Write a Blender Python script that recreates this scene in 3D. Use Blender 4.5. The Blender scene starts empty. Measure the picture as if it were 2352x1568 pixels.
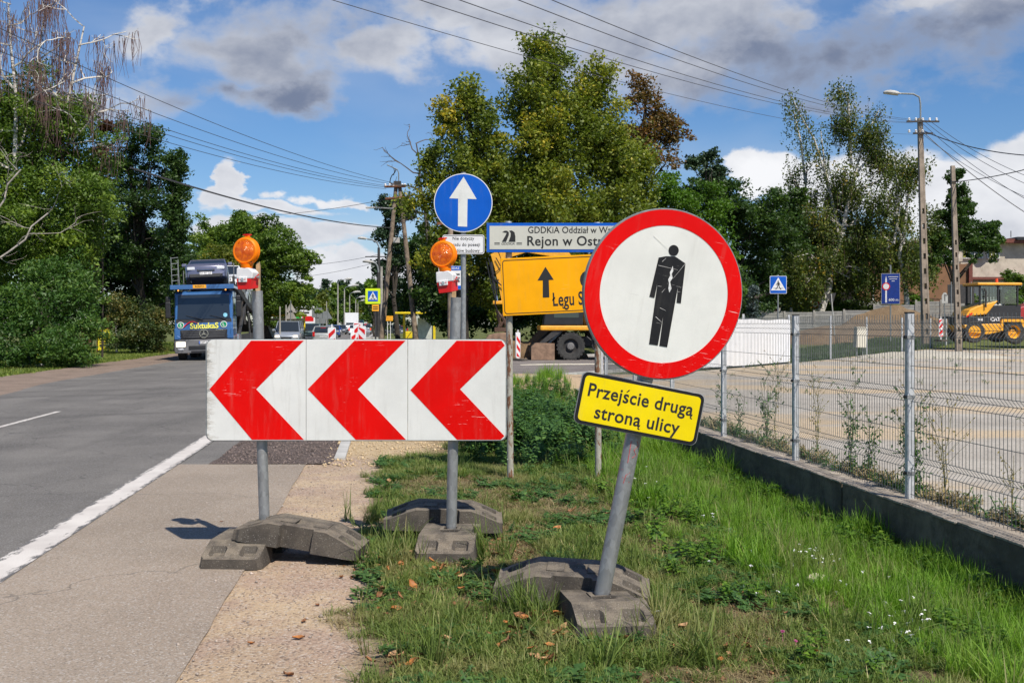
import bpy, math, random
import numpy as np
from mathutils import Vector, Matrix, noise as mnoise
random.seed(7)
RNG = np.random.default_rng(11)
scene = bpy.context.scene
COL = scene.collection
F = 2458.0      # focal length in layout units
HZ = 744.0      # horizon
EYE = 1.6       # eye height in metres
K = 0.1147      # slope of the street direction
TH = math.atan(K)

# ---------------- camera, sky, sun, exposure ----------------
cam_d = bpy.data.cameras.new("camera")
cam_d.lens = 36 * F / 2352
cam_d.sensor_width = 36
cam_d.shift_y = -40 / 2352
cam_d.clip_start = 0.05
cam_d.clip_end = 6000
cam = bpy.data.objects.new("camera", cam_d)
cam.location = (0, 0, EYE)
cam.rotation_euler = (math.pi / 2, 0, 0)
COL.objects.link(cam)
scene.camera = cam
scene.view_settings.view_transform = 'Standard'
scene.view_settings.look = 'None'
scene.view_settings.exposure = 0.2
scene.view_settings.gamma = 1
scene.view_settings.use_curve_mapping = False
scene.cycles.max_bounces = 8
scene.cycles.transparent_max_bounces = 16
scene.cycles.use_denoising = True

SUN_DIR = Vector((0.40, -0.62, 1.0)).normalized()      # towards the sun
sun_d = bpy.data.lights.new("sun", 'SUN')
sun_d.energy = 5.0
sun_d.angle = math.radians(0.5)
sun_d.color = (1.0, 0.935, 0.835)
sun = bpy.data.objects.new("sun", sun_d)
sun.rotation_euler = SUN_DIR.to_track_quat('Z', 'Y').to_euler()
sun.location = (0, 0, 30)
COL.objects.link(sun)

world = bpy.data.worlds.new("World")
scene.world = world
world.use_nodes = True
wt = world.node_tree
for n in list(wt.nodes): wt.nodes.remove(n)
class NT:
    """small helper round a node tree"""
    def __init__(s, nt): s.nt = nt
    def new(s, t, **kw):
        n = s.nt.nodes.new(t)
        for k, v in kw.items(): setattr(n, k, v)
        return n
    def link(s, a, b): s.nt.links.new(a, b)
    def val(s, sock, v):
        if hasattr(v, 'is_output') or isinstance(v, bpy.types.NodeSocket): s.link(v, sock)
        elif v is not None: sock.default_value = v
    def math(s, op, a, b=None, c=None, clamp=False):
        n = s.new('ShaderNodeMath', operation=op, use_clamp=clamp)
        s.val(n.inputs[0], a)
        if b is not None: s.val(n.inputs[1], b)
        if c is not None: s.val(n.inputs[2], c)
        return n.outputs[0]
    def noise(s, vec, scale, detail=4, rough=.55, dist=0, w=None):
        n = s.new('ShaderNodeTexNoise')
        if vec is not None: s.link(vec, n.inputs['Vector'])
        n.inputs['Scale'].default_value = scale
        n.inputs['Detail'].default_value = detail
        n.inputs['Roughness'].default_value = rough
        n.inputs['Distortion'].default_value = dist
        return n.outputs['Fac']
    def mix(s, fac, a, b, mode='MIX'):
        n = s.new('ShaderNodeMix', data_type='RGBA', blend_type=mode)
        s.val(n.inputs[0], fac)
        for i, v in ((6, a), (7, b)):
            if isinstance(v, (tuple, list)) and len(v) == 3: v = (*v, 1)
            s.val(n.inputs[i], v)
        return n.outputs[2]
    def step(s, x, lo, hi):
        n = s.new('ShaderNodeMapRange', interpolation_type='SMOOTHSTEP')
        s.val(n.inputs[0], x); s.val(n.inputs[1], lo); s.val(n.inputs[2], hi)
        return n.outputs[0]
    def mapping(s, vec, scale=(1,1,1), rot=(0,0,0), loc=(0,0,0)):
        n = s.new('ShaderNodeMapping')
        s.link(vec, n.inputs[0])
        n.inputs['Location'].default_value = loc
        n.inputs['Rotation'].default_value = rot
        n.inputs['Scale'].default_value = scale
        return n.outputs[0]
    def sep(s, vec):
        n = s.new('ShaderNodeSeparateXYZ'); s.link(vec, n.inputs[0]); return n.outputs
W = NT(wt)
sky = W.new('ShaderNodeTexSky', sky_type='NISHITA')
sky.sun_disc = False
sky.sun_elevation = math.asin(SUN_DIR.z)
sky.sun_rotation = math.atan2(SUN_DIR.x, SUN_DIR.y)
sky.altitude = 100; sky.air_density = 1.0; sky.dust_density = .4; sky.ozone_density = 3.0
bg = W.new('ShaderNodeBackground'); bg.inputs[1].default_value = 0.085
wo = W.new('ShaderNodeOutputWorld')
W.link(bg.outputs[0], wo.inputs[0])
tc = W.new('ShaderNodeTexCoord')
dirv = tc.outputs['Generated']
sx, sy, sz = W.sep(dirv)
az = W.math('ARCTAN2', sx, sy)
el = W.math('ARCSINE', sz)
cz = W.new('ShaderNodeCombineXYZ'); W.link(az, cz.inputs[0]); W.link(W.math('MULTIPLY', el, 1.5), cz.inputs[1])
ang = cz.outputs[0]
fb = W.noise(ang, 3.6, 10, .56, .5)
fb2 = W.noise(W.mapping(ang, loc=(3.1, 1.7, .4)), 15.0, 8, .6, .2)
fbs = W.noise(W.mapping(ang, loc=(1.3, 5.2, 2.4), scale=(1, 1.8, 1)), 3.0, 5, .5, .2)
wob = W.math('ADD', W.math('MULTIPLY', W.math('SUBTRACT', fb, .5), 3.3), W.math('MULTIPLY', W.math('SUBTRACT', fb2, .5), 1.1))
def ae(px, py):
    a = math.atan((px - 1176) / F); return a, math.atan((HZ - py) / F * math.cos(a))
wn = W.new('ShaderNodeTexNoise'); W.link(W.mapping(ang, loc=(7.7, 2.2, .9)), wn.inputs['Vector']); wn.inputs['Scale'].default_value = 5.5; wn.inputs['Detail'].default_value = 7; wn.inputs['Roughness'].default_value = .55
wr = W.sep(wn.outputs['Color'])
azw = W.math('MULTIPLY_ADD', W.math('SUBTRACT', wr[0], .5), .34, az)
elw = W.math('MULTIPLY_ADD', W.math('SUBTRACT', wr[1], .5), .13, el)
# cloud banks: centre, radii (layout units), shade 0 = sunlit white .. 1 = grey base
banks = [(620, 70, 380, 150, .80), (900, 140, 180, 80, .55), (420, 30, 200, 110, .35), (560, 190, 260, 50, 1.0), (1000, 30, 200, 70, .45),
         (1200, 100, 190, 90, .45), (1560, 40, 440, 110, .65), (1880, 110, 640, 130, 1.05), (2080, 110, 420, 105, 1.05), (1760, 40, 300, 60, .5), (2200, 5, 420, 60, .15), (1520, 150, 150, 60, .3),
         (1960, 195, 330, 40, 1.0),
         (1790, 395, 90, 70, .0), (1960, 405, 120, 60, .05), (2110, 420, 220, 110, .10), (2290, 360, 130, 95, .0), (2340, 450, 120, 90, .1), (2260, 540, 340, 80, .45),
         (700, 455, 80, 24, .2), (770, 540, 130, 34, .35), (500, 425, 30, 60, .35), (620, 490, 130, 20, .35), (790, 620, 140, 40, .25), (650, 560, 200, 30, .4), (480, 480, 60, 30, .3),
         (-900, 300, 500, 120, .5), (3600, 250, 600, 160, .4), (-1700, 500, 500, 110, .2), (4800, 520, 700, 110, .3), (900, -420, 300, 60, .4), (-200, -350, 280, 90, .5), (2700, -500, 420, 110, .5)]
dens = None; shade_n = None; shade_d = None
for (px, py, rx, ry, sh) in banks:
    a, e = ae(px, py)
    dx = W.math('DIVIDE', W.math('SUBTRACT', azw, a), rx / F)
    dy = W.math('DIVIDE', W.math('SUBTRACT', elw, e), ry / F)
    r2 = W.math('ADD', W.math('MULTIPLY', dx, dx), W.math('MULTIPLY', dy, dy))
    d = W.math('SUBTRACT', 1.18 if rx > 400 or sh < .13 else 1.0, W.math('SQRT', r2))
    d = W.math('MAXIMUM', d, -1.2)
    wgt = W.math('POWER', 20.0, d)
    dens = d if dens is None else W.math('MAXIMUM', dens, d)
    shade_n = W.math('MULTIPLY', wgt, sh) if shade_n is None else W.math('MULTIPLY_ADD', wgt, sh, shade_n)
    shade_d = wgt if shade_d is None else W.math('ADD', shade_d, wgt)
shade = W.math('DIVIDE', shade_n, shade_d)
field = W.math('ADD', dens, wob)
# a thin scatter of wisps everywhere, so the sky goes on outside the picture
wisp = W.math('MULTIPLY', W.step(fbs, .42, .85), .36)
soft = W.math('MULTIPLY_ADD', shade, .50, .30)
cover = W.step(field, .02, soft)
thick = W.step(field, .1, .95)
grey = W.math('ADD', W.math('MULTIPLY', shade, .98), W.math('MULTIPLY', W.math('SUBTRACT', fb2, .48), .45))
fbu = W.noise(W.mapping(ang, loc=(-.010, .022, 0)), 5.5, 6, .5, .3); fbd = W.noise(ang, 5.5, 6, .5, .3)
grey = W.math('ADD', grey, W.math('MULTIPLY', W.math('SUBTRACT', .5, fb), .6))
grey = W.math('ADD', grey, W.math('MULTIPLY', W.math('SUBTRACT', fbu, fbd), 1.5))
grey = W.math('MULTIPLY', W.math('ADD', grey, .04, clamp=True), W.math('MULTIPLY_ADD', thick, .35, .65))
ccol = W.mix(grey, (9.6, 9.7, 10.0), (1.9, 2.35, 3.5))
skyc = W.mix(1.0, sky.outputs[0], (1.0, 1.04, 1.16), 'MULTIPLY')
hsv = W.new('ShaderNodeHueSaturation'); hsv.inputs['Saturation'].default_value = 1.2; hsv.inputs['Value'].default_value = 1.0
W.link(skyc, hsv.inputs['Color'])
base = W.mix(wisp, hsv.outputs[0], (6.6, 7.2, 8.2))
final = W.mix(cover, base, ccol)
W.link(final, bg.inputs[0])

# ---------------- helpers ----------------
def P(px, py, Y): return Vector(((px - 1176) / F * Y, Y, EYE - (py - HZ) / F * Y))
def U(u, v, z=0.0): return Vector((u - K * v, v, z))
def clampf(x, a, b): return max(a, min(b, x))
def sst(x, a, b):
    t = clampf((x - a) / (b - a), 0, 1); return t * t * (3 - 2 * t)

class MB:
    def __init__(s): s.v = []; s.f = []
    def add(s, vs, fs, M=None):
        o = len(s.v)
        s.v += [tuple(M @ Vector(p)) if M is not None else tuple(p) for p in vs]
        s.f += [tuple(i + o for i in f) for f in fs]
        return s
    def box(s, c, d, M=None):
        x, y, z = c; a, b, h = d[0] / 2, d[1] / 2, d[2] / 2
        vs = [(x + i * a, y + j * b, z + k * h) for i in (-1, 1) for j in (-1, 1) for k in (-1, 1)]
        return s.add(vs, [(0,1,3,2),(4,6,7,5),(0,4,5,1),(2,3,7,6),(0,2,6,4),(1,5,7,3)], M)
    def cyl(s, p0, p1, r0, r1=None, n=12, caps=True, M=None):
        r1 = r0 if r1 is None else r1
        p0, p1 = Vector(p0), Vector(p1); d = (p1 - p0)
        if d.length < 1e-6: return s
        d.normalize(); a = d.orthogonal().normalized(); b = d.cross(a)
        vs = []
        for p, r in ((p0, r0), (p1, r1)):
            for i in range(n):
                t = 2 * math.pi * i / n
                vs.append(p + a * (math.cos(t) * r) + b * (math.sin(t) * r))
        fs = [(i, (i + 1) % n, n + (i + 1) % n, n + i) for i in range(n)]
        if caps: fs += [tuple(range(n))[::-1], tuple(range(n, 2 * n))]
        return s.add(vs, fs, M)
    def tube(s, pts, r, n=6, M=None, r1=None):
        pts = [Vector(p) for p in pts]; m = len(pts); vs = []; fs = []
        a = None
        for k, p in enumerate(pts):
            d = (pts[min(k + 1, m - 1)] - pts[max(k - 1, 0)])
            if d.length < 1e-9: d = Vector((0, 0, 1))
            d.normalize()
            if a is None: a = d.orthogonal().normalized()
            else:
                a = a - d * a.dot(d)
                a = a.normalized() if a.length > 1e-6 else d.orthogonal().normalized()
            b = d.cross(a)
            rr = r if r1 is None else r + (r1 - r) * k / max(1, m - 1)
            for i in range(n):
                t = 2 * math.pi * i / n
                vs.append(p + a * (math.cos(t) * rr) + b * (math.sin(t) * rr))
        for k in range(m - 1):
            for i in range(n):
                fs.append((k*n + i, k*n + (i+1) % n, (k+1)*n + (i+1) % n, (k+1)*n + i))
        fs += [tuple(range(n))[::-1], tuple(range((m-1)*n, m*n))]
        return s.add(vs, fs, M)
    def prism(s, poly, y0, y1, M=None, plane='xz'):
        """poly (counter-clockwise seen from -Y for xz); extruded between y0 and y1"""
        n = len(poly)
        def q(a, b, t):
            return (a, t, b) if plane == 'xz' else ((t, a, b) if plane == 'yz' else (a, b, t))
        vs = [q(a, b, y0) for a, b in poly] + [q(a, b, y1) for a, b in poly]
        fs = [tuple(range(n)), tuple(range(n, 2*n))[::-1]] + [((i+1) % n, i, n + i, n + (i+1) % n) for i in range(n)]
        return s.add(vs, fs, M)
    def lathe(s, prof, n=32, M=None, caps=True):
        """profile (r, y) round the Y axis"""
        m = len(prof); vs = []; fs = []
        for r, y in prof:
            for i in range(n):
                t = 2 * math.pi * i / n
                vs.append((r * math.cos(t), y, r * math.sin(t)))
        for k in range(m - 1):
            for i in range(n):
                fs.append((k*n + i, k*n + (i+1) % n, (k+1)*n + (i+1) % n, (k+1)*n + i))
        if caps: fs += [tuple(range(n))[::-1], tuple(range((m-1)*n, m*n))]
        return s.add(vs, fs, M)
    def build(s, name, m, parent=None, smooth=False, bevel=0, seg=2, loc=None):
        me = bpy.data.meshes.new(name)
        me.from_pydata(s.v, [], s.f)
        if m is not None: me.materials.append(m)
        if smooth:
            me.polygons.foreach_set('use_smooth', [True] * len(me.polygons))
            me.set_sharp_from_angle(angle=math.radians(38))
        o = bpy.data.objects.new(name, me)
        COL.objects.link(o)
        if parent is not None: o.parent = parent
        if loc is not None: o.location = loc
        if bevel:
            b = o.modifiers.new('bevel', 'BEVEL'); b.width = bevel; b.segments = seg; b.limit_method = 'ANGLE'
            b.angle_limit = math.radians(35); b.harden_normals = False
        return o

def npmesh(name, V, Fq, m, parent=None, attr=None, smooth=False):
    """V (n,3), Fq (k,4) or (k,3) numpy"""
    me = bpy.data.meshes.new(name)
    n, k, c = len(V), len(Fq), Fq.shape[1]
    me.vertices.add(n); me.vertices.foreach_set('co', np.asarray(V, dtype=np.float32).ravel())
    me.loops.add(k * c); me.loops.foreach_set('vertex_index', np.asarray(Fq, dtype=np.int32).ravel())
    me.polygons.add(k)
    me.polygons.foreach_set('loop_start', np.arange(0, k * c, c, dtype=np.int32))
    me.polygons.foreach_set('loop_total', np.full(k, c, dtype=np.int32))
    if smooth: me.polygons.foreach_set('use_smooth', np.ones(k, dtype=bool))
    if attr is not None:
        a = me.attributes.new('tone', 'FLOAT', 'POINT'); a.data.foreach_set('value', np.asarray(attr, dtype=np.float32))
    me.update(); me.validate()
    if m is not None: me.materials.append(m)
    o = bpy.data.objects.new(name, me); COL.objects.link(o)
    if parent is not None: o.parent = parent
    return o

def tag(o, label=None, cat=None, group=None, kind=None):
    if label: o['label'] = label
    if cat: o['category'] = cat
    if group: o['group'] = group
    if kind: o['kind'] = kind
    return o
def thing(name, label, cat, loc=(0, 0, 0), rz=0.0, group=None, ry=0.0):
    o = bpy.data.objects.new(name, None); COL.objects.link(o)
    o.location = loc; o.rotation_euler = (0, ry, rz); o.empty_display_size = .2
    return tag(o, label, cat, group)
KIDS = {}
def dup(root, label=None, loc=None, rz=None, group=None):
    kids = {}
    for o in COL.objects:
        if o.parent is not None: kids.setdefault(o.parent.name, []).append(o)
    def cp(o, par):
        c = o.copy(); COL.objects.link(c)
        if par is not None: c.parent = par
        for ch in kids.get(o.name, []): cp(ch, c)
        return c
    r = cp(root, None)
    if label: r['label'] = label
    if group: r['group'] = group
    if loc is not None: r.location = loc
    if rz is not None: r.rotation_euler[2] = rz
    return r

DIA = {'ś': ('s', 'acute'), 'ć': ('c', 'acute'), 'ą': ('a', 'tail'), 'ę': ('e', 'tail'), 'ł': ('l', 'bar'), 'Ł': ('L', 'bar'), 'ż': ('z', 'dot'), 'Ż': ('Z', 'Dot'), 'ó': ('o', 'acute')}
def _glyphs(body, size, bold, spacing, shear, depth):
    c = bpy.data.curves.new('lettering', 'FONT'); c.body = body; c.size = size; c.align_x = 'LEFT'; c.align_y = 'TOP_BASELINE'
    c.extrude = depth; c.offset = bold * size; c.space_character = spacing; c.shear = shear; c.resolution_u = 4
    t = bpy.data.objects.new('tmp_text', c); me = bpy.data.meshes.new_from_object(t); bpy.data.objects.remove(t)
    return me
def _maxx(body, size, bold, spacing):
    me = _glyphs(body, size, bold, spacing, 0, 0); n = len(me.vertices); co = np.zeros(n * 3); me.vertices.foreach_get('co', co)
    bpy.data.meshes.remove(me); return co.reshape(-1, 3)[:, 0].max()
def text(s, size, m, parent, loc, rot=(math.pi/2, 0, 0), bold=.0, align='CENTER', name='lettering', sx=1.0, depth=.0006, spacing=1.0, shear=0):
    plain = ''.join(DIA.get(ch, (ch,))[0] for ch in s)
    me = _glyphs(plain, size, bold, spacing, shear, depth)
    co = np.zeros(len(me.vertices) * 3); me.vertices.foreach_get('co', co); co = co.reshape(-1, 3)
    V = [tuple(p) for p in co]; Fc = [tuple(p.vertices) for p in me.polygons]
    bpy.data.meshes.remove(me)
    iw = _maxx('I', size, bold, spacing)
    def piece(poly):
        o = len(V); n = len(poly)
        V.extend([(a * size, c * size, depth) for a, c in poly]); V.extend([(a * size, c * size, -depth) for a, c in poly])
        Fc.append(tuple(range(o, o + n))); Fc.append(tuple(range(o + n, o + 2 * n))[::-1])
        Fc.extend([(o + i, o + n + i, o + n + (i + 1) % n, o + (i + 1) % n) for i in range(n)])
    for i, ch in enumerate(s):
        if ch in DIA:
            x0 = (_maxx(plain[:i] + 'I', size, bold, spacing) - iw) / size
            x1 = (_maxx(plain[:i + 1] + 'I', size, bold, spacing) - iw) / size
            cx = (x0 + x1) / 2; kd = DIA[ch][1]; w = .035 + bold
            if kd == 'acute': piece([(cx - .035 - w * .6, .565), (cx - .035 + w * .8, .565), (cx + .10 + w, .72), (cx + .10 - w, .72)])
            elif kd == 'tail': piece([(x1 - .10, .01), (x1 - .03, .01), (x1 - .09, -.09), (x1 + .0, -.13), (x1 - .02, -.185), (x1 - .13, -.15), (x1 - .155, -.08)])
            elif kd == 'bar':
                q = cx if ch == 'ł' else x0 + .13
                piece([(q - .13, .25), (q + .13, .38), (q + .13, .38 + 2 * w), (q - .13, .25 + 2 * w)])
            else:
                yy = .60 if kd == 'dot' else .76
                piece([(cx - w, yy), (cx + w, yy), (cx + w, yy + 2 * w), (cx - w, yy + 2 * w)])
    V = np.array(V); V[:, 0] *= sx
    if align == 'CENTER': V[:, 0] -= (V[:, 0].min() + V[:, 0].max()) / 2
    V[:, 1] -= .34 * size
    me = bpy.data.meshes.new(name); me.from_pydata(V.tolist(), [], Fc); me.materials.append(m)
    o = bpy.data.objects.new(name, me); COL.objects.link(o)
    o.parent = parent; o.location = loc; o.rotation_euler = rot
    return o

def rrect(w, h, r, n=5, cx=0, cz=0):
    pts = []
    for (sx_, sz_, a0) in ((1, -1, -90), (1, 1, 0), (-1, 1, 90), (-1, -1, 180)):
        for i in range(n + 1):
            a = math.radians(a0 + 90 * i / n)
            pts.append((cx + sx_ * (w/2 - r) + r * math.cos(a), cz + sz_ * (h/2 - r) + r * math.sin(a)))
    return pts
def circ(r, n=48, cx=0, cz=0): return [(cx + r * math.cos(2*math.pi*i/n), cz + r * math.sin(2*math.pi*i/n)) for i in range(n)]
def ring_mb(r0, r1, y0, y1, n=64, cx=0, cz=0):
    b = MB(); o = []
    for (r, y) in ((r0, y0), (r1, y0), (r1, y1), (r0, y1)):
        o.append([(cx + r*math.cos(2*math.pi*i/n), y, cz + r*math.sin(2*math.pi*i/n)) for i in range(n)])
    vs = sum(o, []); fs = []
    for k in range(4):
        for i in range(n):
            j = (i+1) % n; k2 = (k+1) % 4
            fs.append((k*n+i, k*n+j, k2*n+j, k2*n+i))
    return b.add(vs, fs)
def frame_mb(outer, inner, y0, y1):
    n = len(outer)
    vs = [(a, y0, b) for a, b in outer] + [(a, y0, b) for a, b in inner] + [(a, y1, b) for a, b in inner] + [(a, y1, b) for a, b in outer]
    fs = []
    for k in range(4):
        for i in range(n):
            j = (i+1) % n; k2 = (k+1) % 4
            fs.append((k*n+i, k*n+j, k2*n+j, k2*n+i))
    return MB().add(vs, fs)

# ---------------- materials ----------------
def newmat(name):
    m = bpy.data.materials.new(name); m.use_nodes = True
    for n in list(m.node_tree.nodes): m.node_tree.nodes.remove(n)
    T = NT(m.node_tree)
    out = T.new('ShaderNodeOutputMaterial'); b = T.new('ShaderNodeBsdfPrincipled')
    T.link(b.outputs[0], out.inputs[0])
    return m, T, b, out
def bump(T, b, h, dist=.01, strength=1.0):
    n = T.new('ShaderNodeBump'); n.inputs['Distance'].default_value = dist; n.inputs['Strength'].default_value = strength
    T.link(h, n.inputs['Height']); T.link(n.outputs[0], b.inputs['Normal'])
def objco(T): return T.new('ShaderNodeTexCoord').outputs['Object']
def worldco(T): return T.new('ShaderNodeNewGeometry').outputs['Position']
MATS = {}
def mat(name, col, rough=.6, metal=0.0, var=.15, scale=6, bmp=0, bscale=60, spec=.5, coat=0, dirt=0, dirtcol=(.12, .10, .08), world_=False, sheen=0):
    if name in MATS: return MATS[name]
    m, T, b, out = newmat(name)
    co = worldco(T) if world_ else objco(T)
    n = T.noise(co, scale, 5, .6)
    a = tuple(c * (1 - var) for c in col); c2 = tuple(min(1, c * (1 + var)) for c in col)
    c = T.mix(T.step(n, .3, .7), a, c2)
    if dirt:
        d = T.step(T.noise(co, scale * 1.7 + 1, 7, .7), .62 - dirt * .3, .8)
        c = T.mix(T.math('MULTIPLY', d, min(1, dirt + .3)), c, dirtcol)
    T.link(c, b.inputs['Base Color'])
    b.inputs['Roughness'].default_value = rough; b.inputs['Metallic'].default_value = metal
    b.inputs['Specular IOR Level'].default_value = spec; b.inputs['Coat Weight'].default_value = coat
    if bmp: bump(T, b, T.noise(co, bscale, 4, .6), bmp)
    MATS[name] = m
    return m
def leafmat(name, stops, rough=.5, trans=.35, spec=.35, dead=0):
    if name in MATS: return MATS[name]
    m, T, b, out = newmat(name)
    at = T.new('ShaderNodeAttribute', attribute_name='tone')
    r = T.new('ShaderNodeValToRGB')
    el_ = r.color_ramp.elements
    el_[0].position = stops[0][0]; el_[0].color = (*stops[0][1], 1)
    el_[1].position = stops[-1][0]; el_[1].color = (*stops[-1][1], 1)
    for p, c in stops[1:-1]:
        e = el_.new(p); e.color = (*c, 1)
    T.link(at.outputs['Fac'], r.inputs[0])
    T.link(r.outputs[0], b.inputs['Base Color'])
    b.inputs['Roughness'].default_value = rough; b.inputs['Specular IOR Level'].default_value = spec
    tr = T.new('ShaderNodeBsdfTranslucent')
    T.link(T.mix(1.0, r.outputs[0], (1.25, 1.35, .6), 'MULTIPLY'), tr.inputs[0])
    mx = T.new('ShaderNodeMixShader'); mx.inputs[0].default_value = trans
    T.link(b.outputs[0], mx.inputs[1]); T.link(tr.outputs[0], mx.inputs[2]); T.link(mx.outputs[0], out.inputs[0])
    MATS[name] = m
    return m

def m_asphalt(name, c0, c1, patchy, cspeck, tracks=False):
    m, T, b, out = newmat(name)
    co = worldco(T)
    big = T.noise(co, .55, 4, .6)
    fine = T.noise(co, 85, 3, .7)
    v = T.new('ShaderNodeTexVoronoi'); T.link(co, v.inputs['Vector']); v.inputs['Scale'].default_value = 110
    vc = T.sep(v.outputs['Color'])[0]
    c = T.mix(T.step(big, .35, .65), c0, c1)
    mid = T.noise(T.mapping(co, rot=(0, 0, -TH), scale=(1, .12, 1)), 1.6, 5, .6)
    c = T.mix(T.math('MULTIPLY', T.step(mid, .45, .75), patchy), c, tuple(x * .62 for x in c0))
    if tracks:
        ar = T.new('ShaderNodeVectorMath', operation='DISTANCE'); T.link(co, ar.inputs[0]); ar.inputs[1].default_value = (-26, 58, 0)
        for rad_, wd_ in ((29.5, .5), (31.4, .45), (36.5, .6), (38.4, .5), (44, .4)):
            k_ = T.math('SUBTRACT', 1.0, T.step(T.math('ABSOLUTE', T.math('SUBTRACT', T.math('MULTIPLY_ADD', T.noise(co, .6, 3, .5), 1.2, ar.outputs['Value']), rad_)), .05, wd_))
            c = T.mix(T.math('MULTIPLY', k_, T.math('MULTIPLY', T.noise(co, 2.5, 5, .7), .75)), c, tuple(x * .45 for x in c0))
        x, y, z = T.sep(co)
        u = T.math('MULTIPLY_ADD', y, K, x)
        for uc in (-3.4, -5.1, -7.0, -8.6):
            w = T.math('MULTIPLY', T.math('SUBTRACT', 1.0, T.step(T.math('ABSOLUTE', T.math('SUBTRACT', u, uc)), .1, .65)), T.math('MULTIPLY', T.step(T.noise(T.mapping(co, scale=(1,.2,1)), .9, 4, .6), .3, .7), .38))
            c = T.mix(w, c, tuple(x * .62 for x in c0))
    sp = T.step(vc, .72, .95)
    c = T.mix(T.math('MULTIPLY', sp, .55), c, cspeck)
    dk = T.step(fine, .52, .36)
    c = T.mix(T.math('MULTIPLY', dk, .55), c, tuple(x * .35 for x in c0))
    # thin winding cracks
    v2 = T.new('ShaderNodeTexVoronoi', feature='DISTANCE_TO_EDGE'); 
    wv = T.new('ShaderNodeVectorMath', operation='ADD'); T.link(co, wv.inputs[0])
    nz = T.new('ShaderNodeTexNoise'); T.link(co, nz.inputs['Vector']); nz.inputs['Scale'].default_value = 1.5; nz.inputs['Detail'].default_value = 4
    T.link(nz.outputs['Color'], wv.inputs[1]); T.link(wv.outputs[0], v2.inputs['Vector']); v2.inputs['Scale'].default_value = .35
    crack = T.math('SUBTRACT', 1.0, T.step(v2.outputs['Distance'], .0, .006))
    c = T.mix(T.math('MULTIPLY', crack, .45), c, (.03, .03, .03))
    T.link(c, b.inputs['Base Color']); b.inputs['Roughness'].default_value = .85
    b.inputs['Specular IOR Level'].default_value = .3
    h = T.math('ADD', fine, T.math('MULTIPLY', vc, .5))
    bump(T, b, h, .006)
    return m
M_ROAD = m_asphalt('road asphalt', (.140, .130, .117), (.195, .181, .162), .5, (.34, .33, .32), True)
M_SHOULDER = m_asphalt('shoulder asphalt', (.285, .230, .175), (.35, .285, .220), .15, (.5, .47, .43))
M_SIDE = m_asphalt('side road asphalt', (.16, .14, .13), (.22, .195, .18), .4, (.36, .32, .30))

def m_sand(name, c0, c1, c2, dist=.012):
    m, T, b, out = newmat(name)
    co = worldco(T)
    c = T.mix(T.step(T.noise(co, 1.3, 5, .6), .35, .65), c0, c1)
    v = T.new('ShaderNodeTexVoronoi'); T.link(co, v.inputs['Vector']); v.inputs['Scale'].default_value = 70
    g = T.sep(v.outputs['Color'])
    c = T.mix(T.math('MULTIPLY', T.step(g[0], .6, 1.0), .5), c, c2)
    c = T.mix(T.math('MULTIPLY', T.step(g[1], .8, .95), .6), c, tuple(x * .35 for x in c0))
    f = T.noise(co, 160, 3, .7)
    c = T.mix(T.math('MULTIPLY', T.step(f, .5, .3), .5), c, tuple(x * .45 for x in c0))
    T.link(c, b.inputs['Base Color']); b.inputs['Roughness'].default_value = .95; b.inputs['Specular IOR Level'].default_value = .2
    bump(T, b, T.math('ADD', T.noise(co, 22, 6, .75), T.math('MULTIPLY', v.outputs['Distance'], -.6)), dist)
    return m
M_SAND = m_sand('pale sand', (.36, .275, .19), (.46, .35, .24), (.62, .54, .44))
M_EARTH = m_sand('dug earth', (.20, .13, .075), (.30, .20, .11), (.38, .28, .18), .05)
M_MOUND = m_sand('ochre sand', (.30, .205, .12), (.38, .265, .155), (.44, .34, .22), .08)
M_LIMESAND = m_sand('white sand', (.55, .50, .40), (.62, .57, .47), (.7, .66, .58), .03)
M_DIRT = m_sand('brown roadside dirt', (.20, .15, .115), (.27, .20, .155), (.36, .30, .25))

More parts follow.
